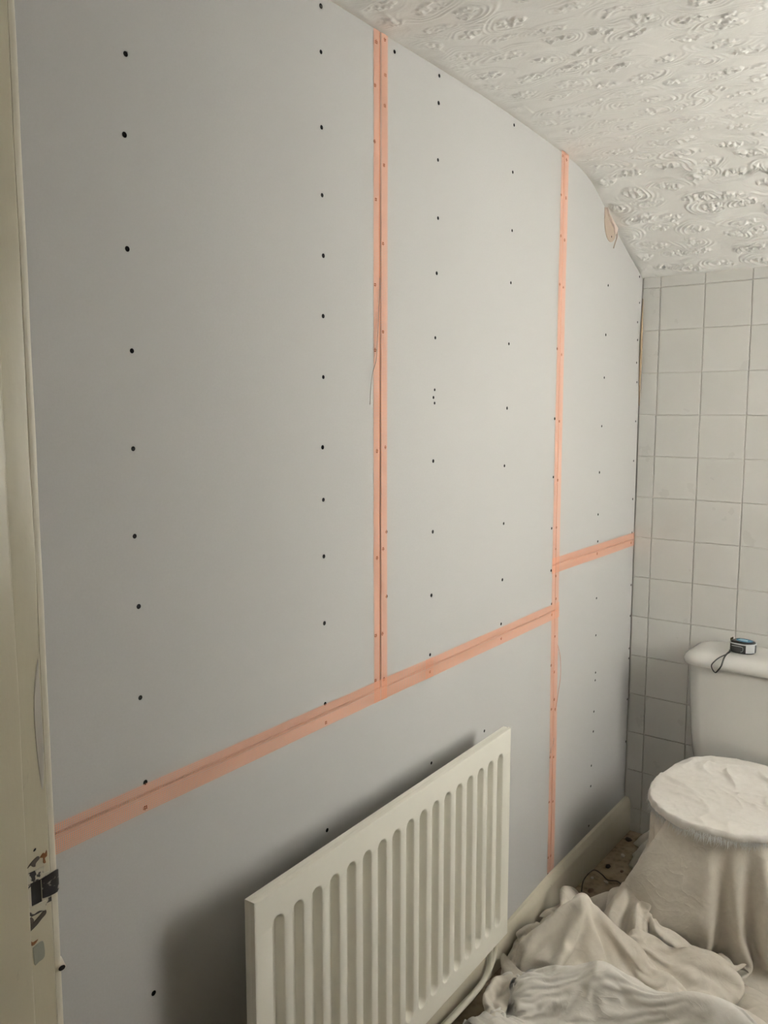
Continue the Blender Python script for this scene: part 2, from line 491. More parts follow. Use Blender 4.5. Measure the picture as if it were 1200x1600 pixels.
bm = bmesh.new(); box(bm, WX + .256, WX + .260, y0 + .05, y1 - .05, z0 + .05, z1 - .05)
link('pane', bm, gm.m, window, smooth=False)
bm = bmesh.new(); box(bm, WX - .02, WX + .24, y0 - .03, y1 + .03, z0 - .02, z0 + .004, .003)
link('sill', bm, SEATM, window, smooth=False)

# door wall, with opening, and the landing behind the camera
bm = bmesh.new()
box(bm, -.16, .225, .375, .513, 0, 2.45); box(bm, 1.075, 2.11, .375, .513, 0, 2.45); box(bm, .225, 1.075, .375, .513, 2.065, 2.45)
tag(link('wall_front', bm, WALLP, smooth=False), 'wall around the doorway', kind='structure')
bm = bmesh.new()
box(bm, -.25, -.17, -1.4, .375, 0, 2.45); box(bm, 2.2, 2.3, -1.4, .375, 0, 2.45); box(bm, -.25, 2.3, -1.5, -1.4, 0, 2.45)
tag(link('wall_landing', bm, LANDING, smooth=False), 'landing walls', kind='structure')
bm = bmesh.new(); box(bm, -.25, 2.3, -1.5, .40, 2.40, 2.46)
tag(link('ceiling_landing', bm, WALLP, smooth=False), 'landing ceiling', kind='structure')

# ------------------------------------------------------------------ door frame (left jamb close to the camera)
frame = tag(empty('door_1', (.24, .5, 0)), 'old cream gloss-painted door frame', kind='structure')
def vstrip(prof, z0, z1, seg, wob=0.0, seed=0):
    """profile in (x,y) swept up the height with a slightly hand-planed wobble"""
    bm = bmesh.new(); rings = []
    for i in range(seg + 1):
        z = z0 + (z1 - z0) * i / seg
        rings.append([])
        for k, (x, y) in enumerate(prof):
            dx = noise.noise(Vector((x * 40, y * 40 + seed, z * 7))) * wob
            dy = noise.noise(Vector((x * 40 + 9, y * 40 + seed, z * 9))) * wob
            rings[-1].append((x + dx - .24, y + dy - .5, z))
    lofted(bm, rings)
    bmesh.ops.recalc_face_normals(bm, faces=bm.faces)
    return bm
# jamb lining with rebate
p_ = [(.215, .40), (.2380, .40), (.2405, .4025), (.2405, .45), (.2400, .479), (.2402, .5095), (.2398, .5118), (.2382, .5130), (.215, .5130)]
link('jamb', vstrip(p_, 0, 2.04, 110, .0009, 1), FRAME, frame)
p_ = [(.2385, .425), (.2500, .425), (.2522, .4275), (.2522, .4755), (.2516, .4778), (.2500, .4790), (.2385, .4790)]
link('door_stop', vstrip(p_, 0, 2.03, 110, .0010, 3), FRAME, frame)
p_ = [(.170, .5135), (.2355, .5135), (.2372, .5145), (.2378, .5175), (.2378, .5205), (.2366, .5222), (.230, .5225), (.215, .531), (.170, .531)]
link('architrave', vstrip(p_, 0, 2.10, 110, .0008, 5), FRAME_HIGHLIGHT, frame)
bm = bmesh.new()
box(bm, 1.053 - .24, 1.075 - .24, -.1, .013, 0, 2.065, .002); box(bm, 1.041 - .24, 1.0535 - .24, -.075, -.021, 0, 2.03, .002)
link('jamb', bm, FRAME, frame)
bm = bmesh.new()
box(bm, -.02, .83, -.1, .013, 2.04, 2.065, .002); box(bm, 0, .81, -.075, -.021, 2.03, 2.041, .002)
link('head', bm, FRAME, frame)

# strike plate: plate with a keep hole, curved lip round the arris, half covered with old paint
_m = M('worn_strike_plate', (.1, .1, .1), .4, .5, .6)
_n = _m.noise(48, 3, (1, 1, 1.6), .5, .6)
_f = _m.ramp(_n, [(.53, 0.0), (.56, 1.0)])
_m.color(_m.mix(_f, (.60, .57, .47), (.045, .042, .045)))
_rr = _m.ramp(_n, [(.53, 0.0), (.56, .6)]); _m.L(_rr, _m.b.inputs['Metallic'])
_m.bump(_n, .8, -.0016)
STRIKE = _m.m
_m = M('worn_strike_lip', (.1, .1, .11), .35, .5, .7)
_n = _m.noise(60, 3, (1, 1, 1.6), .5, .6)
_f = _m.ramp(_n, [(.36, 0.0), (.42, 1.0)])
_m.color(_m.mix(_f, (.42, .40, .36), (.045, .043, .05)))
STRIKE_LIP = _m.m
BLACK = M('dark_recess', (.008, .006, .005), .8).m
RUST = M('rusty_steel', (.20, .085, .03), .8, .3).m
strike = link('strike_plate', (lambda b: (box(b, .0005, .0022, -.0175, .0045, 1.005, 1.017, .0004, 1),
        box(b, .0005, .0022, -.0175, .0045, 1.045, 1.058, .0004, 1),
        box(b, .0005, .0022, -.0175, -.0135, 1.017, 1.045, .0003, 1),
        box(b, .0005, .0018, -.0005, .0115, 1.012, 1.050, .0004, 1), b)[-1])(bmesh.new()), STRIKE, frame)
strike['label'] = 'metal strike plate half covered by old paint'
# lip
bm = bmesh.new()
prof = [(.0030, .0005), (.0032, .0080), (.0030, .0150), (.0022, .0190), (.0002, .0225), (-.0028, .0245)]
prof2 = [(a - .0014, b - .0006) for a, b in prof]
zsl = [(1.021, 1.043), (1.020, 1.046), (1.020, 1.047), (1.020, 1.047), (1.022, 1.046), (1.026, 1.043)]
vs = []
for (a, b), (c, d), (za, zb) in zip(prof, prof2, zsl):
    vs.append([bm.verts.new((a, b, za)), bm.verts.new((a, b, zb)), bm.verts.new((c, d, zb)), bm.verts.new((c, d, za))])
for p, q in zip(vs, vs[1:]):
    for k in range(4): bm.faces.new((p[k], p[(k + 1) % 4], q[(k + 1) % 4], q[k]))
bm.faces.new(vs[0][::-1]); bm.faces.new(vs[-1])
bmesh.ops.recalc_face_normals(bm, faces=bm.faces)
link('lip', bm, STRIKE_LIP, strike)
bm = bmesh.new(); box(bm, .0003, .0009, -.0137, -.0003, 1.016, 1.046)
link('keep_hole', bm, BLACK, strike, smooth=False)

def blob(name, cy, cz, pts, mat, x=.0006, th=.0008, seed=0, parent=frame):
    """thin irregular chip or patch lying on the jamb face; pts = outline (y,z) offsets in mm"""
    bm = bmesh.new()
    P = spline([(0, a * .001, b * .001) for a, b in pts + pts[:1]], 4)[:-1]
    lo = [bm.verts.new((x - .0004, cy + p.y, cz + p.z)) for p in P]
    hi = [bm.verts.new((x + th, cy + p.y * .92, cz + p.z * .92)) for p in P]
    n = len(P)
    for k in range(n): bm.faces.new((lo[k], lo[(k + 1) % n], hi[(k + 1) % n], hi[k]))
    bm.faces.new(hi)
    bmesh.ops.recalc_face_normals(bm, faces=bm.faces)
    return link(name, bm, mat, parent)
DKPAINT = M('grey_green_undercoat', (.30, .31, .26), .7).m
PALEP = M('pale_undercoat', (.60, .575, .53), .7).m
DIRT = M('bare_dark_wood', (.07, .055, .045), .8).m
blob('rust_patch', .004, 1.071, [(-4, -1), (0, 3), (3, 2), (5, 5), (5, -2), (2, -4), (3, -10), (0, -9), (0, -3)], RUST)
blob('bare_patch', -.008, 1.067, [(-8, -3), (-3, 2), (5, 6), (8, 3), (3, -1), (2, -5), (-1, -4), (-4, -1)], DIRT, th=.0005)
blob('bare_patch', -.009, .995, [(-9, -2), (-3, 1), (5, 6), (12, 10), (14, 5), (8, 1), (1, -4), (-9, -8)], DIRT, th=.0005)
blob('bare_patch', -.014, 1.002, [(-3, 0), (0, 2), (3, -3), (1, -9), (-2, -8)], DIRT, th=.0004)
blob('bare_patch', -.013, .974, [(-4, 3), (-3, -4), (1, -5), (6, -1), (3, -1), (-1, -1)], RUST, th=.0004)
blob('old_paint_patch', -.005, .958, [(-9, 8), (2, 11), (5, 5), (5, -10), (-2, -13), (-8, -14), (-9, 0)], DKPAINT, th=.0003)
blob('old_paint_patch', .008, 1.235, [(2, 70), (3, 10), (3, -60), (-1, -85), (-5, -40), (-6, 10), (-3, 45)], PALEP, th=.0003)
blob('screw_hole', -.006, 1.082, [(-1.6, -1), (0, 1.2), (2, 1.6), (1.6, 0), (0, -1.4)], BLACK, th=.0003)
# small painted tube stub on the room-side edge
bm = bmesh.new()
c = Vector((-.003, .0215, .9235)); d = Vector((.86, -.20, -.22)).normalized()
tube(bm, [c - d * .010, c + d * .0045], .0048, 20, caps=False)
tube(bm, [c + d * .0045, c + d * .0047], [.0048, .0041], 20, caps=False)
stub = link('tube_stub', bm, FRAME_HIGHLIGHT, frame)
bm = bmesh.new(); tube(bm, [c - d * .003, c + d * .0046], .0042, 20)
link('hole', bm, BLACK, stub)

# ------------------------------------------------------------------ skirting board along the plasterboard
def zsk(y): return float(np.interp(y, [.5, 2.0, 2.35, 2.6, 3.0], [.088, .088, .118, .124, .132]))
bm = bmesh.new(); rings = []
for i in range(61):
    y = .535 + (3.002 - .535) * i / 60
    t = zsk(y); wv = noise.noise(Vector((0, y * 5, 0))) * .0015
    rings.append([(0.0004, y, 0), (0.0004, y, t), (.011 + wv, y, t - .0005), (.0165 + wv, y, t - .006), (.021 + wv, y, t - .018), (.023 + wv, y, t - .024), (.023 + wv, y, 0)])
lofted(bm, rings); bmesh.ops.recalc_face_normals(bm, faces=bm.faces)
tag(link('baseboard_left', bm, SKIRT), 'cream skirting board', kind='structure')

# ------------------------------------------------------------------ mesh joint tapes
def tape(poly, x, label, wid=.048, sag=.0012, half=.0022):
    """poly: centre-line points (y,z); UV in metres so that the threads keep their size"""
    bm = bmesh.new(); uvl = bm.loops.layers.uv.new('UVMap')
    P = []
    for i in range(len(poly) - 1):
        a = Vector(poly[i]); b = Vector(poly[i + 1]); n = max(2, int((b - a).length / .02))
        for k in range(n): P.append(a.lerp(b, k / n))
    P.append(Vector(poly[-1]))
    rows = []; s = 0
    for i, p in enumerate(P):
        t = (P[min(i + 1, len(P) - 1)] - P[max(i - 1, 0)]).normalized(); nv = Vector((-t.y, t.x))
        if i: s += (p - P[i - 1]).length
        r = []
        for k in range(7):
            u = (-wid / 2, -wid / 4, -half, 0, half, wid / 4, wid / 2)[k]
            w_ = noise.noise(Vector((s * 6, k * .8, x * 900))) * .00035
            q = p + nv * (u + noise.noise(Vector((s * 4, 3, x * 500))) * .0012)
            r.append((bm.verts.new((x + w_ - (sag if k == 3 else 0), q.x, q.y)), (s, u)))
        rows.append(r)
    for a, b in zip(rows, rows[1:]):
        for k in range(6):
            quad = (a[k], b[k], b[k + 1], a[k + 1])
            f = bm.faces.new([v for v, _ in quad])
            for lp, (_, uv) in zip(f.loops, quad): lp[uvl].uv = uv
    o = link('joint_tape', bm, TAPE)
    return tag(o, label, 'tape', 'mesh joint tapes on the plasterboard')
tp1 = tape([(1.468, 2.352), (1.466, 1.6), (1.4665, .936)], .0013, 'vertical orange mesh tape nearer the door, ending on the horizontal tape above the radiator', sag=.0040, half=.0028)
tp2 = tape([(2.346, 2.320), (2.345, 1.7), (2.350, .96), (2.362, .50), (2.364, .122)], .0018, 'tallest vertical orange mesh tape, from the ceiling down to the skirting beyond the radiator', sag=.0018)
tape([(.60, .9475), (1.40, .9610), (1.677, .9645)], .0026, 'wide-looking near length of horizontal orange mesh tape from the door frame to above the radiator')
tape([(1.643, .9640), (2.10, .9700), (2.335, .9740), (2.378, .9745)], .0033, 'far length of horizontal orange mesh tape between the two vertical tapes')
tape([(2.322, 1.1165), (2.70, 1.1175), (2.997, 1.1185)], .0026, 'short high horizontal orange mesh tape meeting the tiled corner')
def strand(parent, pts, r, mat, name='loose_thread'):
    bm = bmesh.new(); tube(bm, spline(pts, 6), r, 6); return link(name, bm, mat, parent)
strand(tp1, [(.003, 1.462, 1.86), (.005, 1.455, 1.78), (.006, 1.449, 1.73), (.007, 1.444, 1.69), (.007, 1.431, 1.66), (.007, 1.425, 1.63), (.006, 1.423, 1.595)], .0008, THREAD)
strand(tp2, [(.003, 2.374, .86), (.007, 2.385, .82), (.008, 2.388, .76), (.006, 2.380, .71), (.004, 2.366, .65)], .0008, THREAD_O)
strand(tp2, [(.003, 2.362, .565), (.006, 2.350, .545), (.010, 2.330, .545), (.012, 2.322, .53)], .0007, THREAD)

# torn paper lining at the ceiling edge and strip of old filler in the corner
TORN = M('torn_brown_paper', (.42, .34, .27), .85).m
TORN_L = M('torn_pink_plaster', (.62, .52, .46), .9).m
def patch3(name, pts, x, th, mat, parent=None):
    bm = bmesh.new(); P = spline([(0, a, b) for a, b in pts + pts[:1]], 3)[:-1]; n = len(P)
    lo = [bm.verts.new((0.0002, p.y, p.z)) for p in P]
    hi = [bm.verts.new((x + th * (0.5 + noise.noise(Vector((p.y * 60, p.z * 60, 0)))), p.y, p.z)) for p in P]
    for k in range(n): bm.faces.new((lo[k], lo[(k + 1) % n], hi[(k + 1) % n], hi[k]))
    bm.faces.new(hi); bmesh.ops.recalc_face_normals(bm, faces=bm.faces)
    return link(name, bm, mat, parent)
tn = tag(patch3('torn_paper', [(2.642, 2.222), (2.665, 2.205), (2.70, 2.175), (2.735, 2.168), (2.730, 2.145), (2.715, 2.130), (2.695, 2.123), (2.670, 2.130), (2.652, 2.150), (2.643, 2.180)], .002, .003, TORN),
    'torn flap of brown lining paper on plasterboard at the sloping ceiling edge', 'torn paper')
patch3('plaster_edge', [(2.650, 2.222), (2.680, 2.202), (2.735, 2.172), (2.722, 2.150), (2.705, 2.178), (2.67, 2.198)], .006, .004, TORN_L, tn)
strand(tn, [(.006, 2.735, 2.168), (.010, 2.725, 2.14), (.010, 2.715, 2.125), (.008, 2.706, 2.105)], .002, TORN, 'paper_curl')
o = bpy.data.objects.new('screw', SME); COL.objects.link(o); o.parent = tn; o.location = (.0056, 2.692, 2.139); o.scale = (1, .7, .7)

FILL = M('brown_old_sealant', (.34, .25, .16), .7).m
bm = bmesh.new()
tube(bm, spline([(.003, 2.998, 1.975), (.004, 2.994, 1.90), (.006, 2.988, 1.84), (.007, 2.986, 1.78), (.005, 2.990, 1.72), (.003, 2.996, 1.66), (.002, 2.999, 1.60)], 5), [.0015 + .0035 * math.sin(math.pi * k / 30) for k in range(31)], 8)
tag(link('sealant_strip', bm, FILL), 'curved strip of old brown sealant in the corner between plasterboard and tiles', 'sealant')

# ------------------------------------------------------------------ radiator
RY0, RY1, RZ0, RZ1 = .0, .955, .198, .762
rad = tag(empty('radiator', (.142, .935, 0), 0.0),
          'cream single-panel radiator with vertical pressed flutes on the plasterboard wall', 'radiator')
# the panel hangs a little off the wall at its near end
rad.rotation_euler = (0, 0, math.atan((.142 - .104) / .955))
NF = 17; PITCH = .0527; F0 = .055
def slot_depth(y, z):
    """recess depth of the pressed face at (y,z) of the panel"""
    k = round((y - F0) / PITCH); k = min(max(k, 0), NF - 1)
    dy = abs(y - F0 - k * PITCH)
    hw = .0168
    zt, zb = RZ1 - .047, RZ0 + .047
    if z > zt - hw: d = math.hypot(dy, z - (zt - hw))
    elif z < zb + hw: d = math.hypot(dy, z - (zb + hw))
    else: d = dy
    t = (hw - d) / .0085
    t = min(max(t, 0), 1); t = t * t * (3 - 2 * t)
    return .0175 * t
ys = [0.0]
offs = [-.0170, -.0155, -.0145, -.0130, -.0115, -.0100, -.0085, -.0070, -.0058, -.0045, 0, .0045, .0058, .0070, .0085, .0100, .0115, .0130, .0145, .0155, .0170]
for k in range(NF): ys += [F0 + k * PITCH + o_ for o_ in offs]
ys.append(RY1)
zsr = [RZ0] + [RZ0 + .040 + .0018 * i for i in range(18)] + list(np.linspace(RZ0 + .10, RZ1 - .10, 8)) + [RZ1 - .040 - .0018 * i for i in range(17, -1, -1)] + [RZ1]
gv = [(-slot_depth(y, z), y, z) for z in zsr for y in ys]
n_ = len(ys)
gf = [(i * n_ + j, i * n_ + j + 1, (i + 1) * n_ + j + 1, (i + 1) * n_ + j) for i in range(len(zsr) - 1) for j in range(n_ - 1)]
face = link('front_panel', (gv, gf), RAD, rad)
bm = bmesh.new()
# rolled rim and return edges, rear panel
def rim(bm, pts, w_=.010):
    pass
B_ = .0035
outer = [(0, 0, 0)]
def ring_at(x, inset):
    return [(x, inset, RZ0 + inset), (x, RY1 - inset, RZ0 + inset), (x, RY1 - inset, RZ1 - inset), (x, inset, RZ1 - inset)]
lofted(bm, [ring_at(.0, .0), ring_at(-.0012, -.0026), ring_at(-.0045, -.0036), ring_at(-.0095, -.0036), ring_at(-.0115, -.0016), ring_at(-.0140, -.0030), ring_at(-.0230, -.0030), ring_at(-.0252, -.0010)], cap0=False)
bmesh.ops.recalc_face_normals(bm, faces=bm.faces)
link('rear_panel', bm, RAD, rad)
for yb in (.16, .80):
    bm = bmesh.new(); box(bm, -.085 + (.02 if yb > .5 else -.012), -.0245, yb, yb + .030, RZ0 + .05, RZ1 - .06, .002)
    link('bracket', bm, RAD, rad)
# painted valve tail and pipe running along the skirting
pp = tag(empty('heating_pipe', (.065, 1.86, 0)), 'cream painted heating pipe bending from under the radiator along the skirting', 'pipe')
def pset(name, pts, r, n=14):
    bm = bmesh.new(); tube(bm, [Vector(p) - Vector((.065, 1.86, 0)) for p in spline(pts, 8)], r, n); return link(name, bm, PIPE, pp)
pset('pipe', [(.066, 1.868, .215), (.066, 1.868, .15), (.065, 1.866, .105), (.063, 1.845, .074), (.062, 1.80, .062), (.062, 1.70, .058), (.062, 1.2, .055), (.062, .62, .055)], .0078)
pset('pipe', [(.045, 1.935, .235), (.045, 1.935, .16), (.045, 1.932, .10), (.044, 1.905, .060), (.043, 1.86, .040), (.042, 1.75, .034), (.042, 1.2, .032), (.042, .62, .032)], .0078)
bm = bmesh.new()
o0 = Vector((.065, 1.86, 0))
tube(bm, [Vector((.066, 1.868, .178)) - o0, Vector((.066, 1.868, .204)) - o0], .0125, 6)
link('compression_nut', bm, PIPE, pp)

# ------------------------------------------------------------------ toilet
TX = .480
wc = tag(empty('toilet', (TX, 2.60, 0)), 'white close-coupled toilet with bowl under a dust sheet against the tiled wall', 'toilet')
def tl(p): return (p[0] - TX, p[1] - 2.60, p[2])
def rrect(x0, x1, y0, y1, z, r=.03, n=6):
    out = []
    for cx, cy, a0 in ((x1 - r, y1 - r, 0), (x0 + r, y1 - r, 90), (x0 + r, y0 + r, 180), (x1 - r, y0 + r, 270)):
        for k in range(n + 1):
            t = math.radians(a0 + 90 * k / n)
            out.append((cx + r * math.cos(t), cy + r * math.sin(t), z))
    return out
bm = bmesh.new()
lofted(bm, [[tl(p) for p in rrect(.262 + i_, .698 - i_, 2.815 + i_ * .6, 3.000, z, .045)] for z, i_ in ((.390, .045), (.398, .030), (.415, .022), (.50, .012), (.62, .005), (.742, .0))])
bmesh.ops.recalc_face_normals(bm, faces=bm.faces)
link('cistern', bm, PORC, wc)
bm = bmesh.new()
lofted(bm, [[tl(p) for p in rrect(.247 + i_, .713 - i_, 2.797 + i_, 3.0005, z, max(.055 - i_ * .5, .02))] for z, i_ in ((.746, .006), (.744, .002), (.749, -.001), (.760, -.002), (.771, .003), (.779, .012), (.7845, .026), (.7870, .045), (.7880, .075))])
bmesh.ops.recalc_face_normals(bm, faces=bm.faces)
link('cistern_lid', bm, PORC, wc)
bm = bmesh.new()
def pan_ring(z, w_, yf, yb=2.80):
    cy = (yf + yb) / 2; b = (yb - yf) / 2
    return [tl(p) for p in superellipse(TX, cy, w_, b, z, 40, 2.3)]
lofted(bm, [pan_ring(0, .110, 2.46, 2.86), pan_ring(.03, .108, 2.47, 2.86), pan_ring(.15, .095, 2.48, 2.86), pan_ring(.25, .11, 2.455, 2.85), pan_ring(.33, .145, 2.40, 2.83), pan_ring(.375, .182, 2.352, 2.80), pan_ring(.392, .184, 2.350, 2.80)])
link('pan', bm, PORC, wc)
bm = bmesh.new()
lofted(bm, [pan_ring(.394, .186, 2.345, 2.775), pan_ring(.398, .190, 2.340, 2.778), pan_ring(.412, .190, 2.340, 2.778), pan_ring(.420, .186, 2.345, 2.775), pan_ring(.423, .15, 2.385, 2.74)])
link('seat_lid', bm, SEATM, wc)


def fleece(name, c0, c1, c2):
    m = M(name, c0, .9, .15)
    n = m.noise(5, 4); n2 = m.noise(60, 4, (1, 1, 1), .6)
    c = m.mix(m.ramp(n, [(.35, 0.0), (.7, 1.0)]), c0, c1)
    c = m.mix(m.ramp(n2, [(.4, 0.0), (.8, .5)]), c, c2)
    m.color(c)
    # creases pressed into the non-woven cloth
    cr = m.noise(9, 3, (1, 1, 1), .5, 1.2)
    ab = m.N('ShaderNodeMath', operation='SUBTRACT'); ab.inputs[1].default_value = .5; m.L(cr, ab.inputs[0])
    ab2 = m.N('ShaderNodeMath', operation='ABSOLUTE'); m.L(ab.outputs[0], ab2.inputs[0])
    sq = m.N('ShaderNodeMath', operation='POWER'); sq.inputs[1].default_value = .6; m.L(ab2.outputs[0], sq.inputs[0])
    b = m.bump(sq.outputs[0], .30, -.010)
    b = m.bump(n2, .3, .002, b)
    m.bump(m.noise(420, 2), .2, .0006, b)
    return m.m
SHEET = fleece('white_fleece_sheet', (.84, .81, .76), (.77, .735, .68), (.71, .68, .62))
SHEET_B = fleece('beige_fleece_sheet', (.76, .71, .63), (.67, .61, .52), (.62, .565, .49))
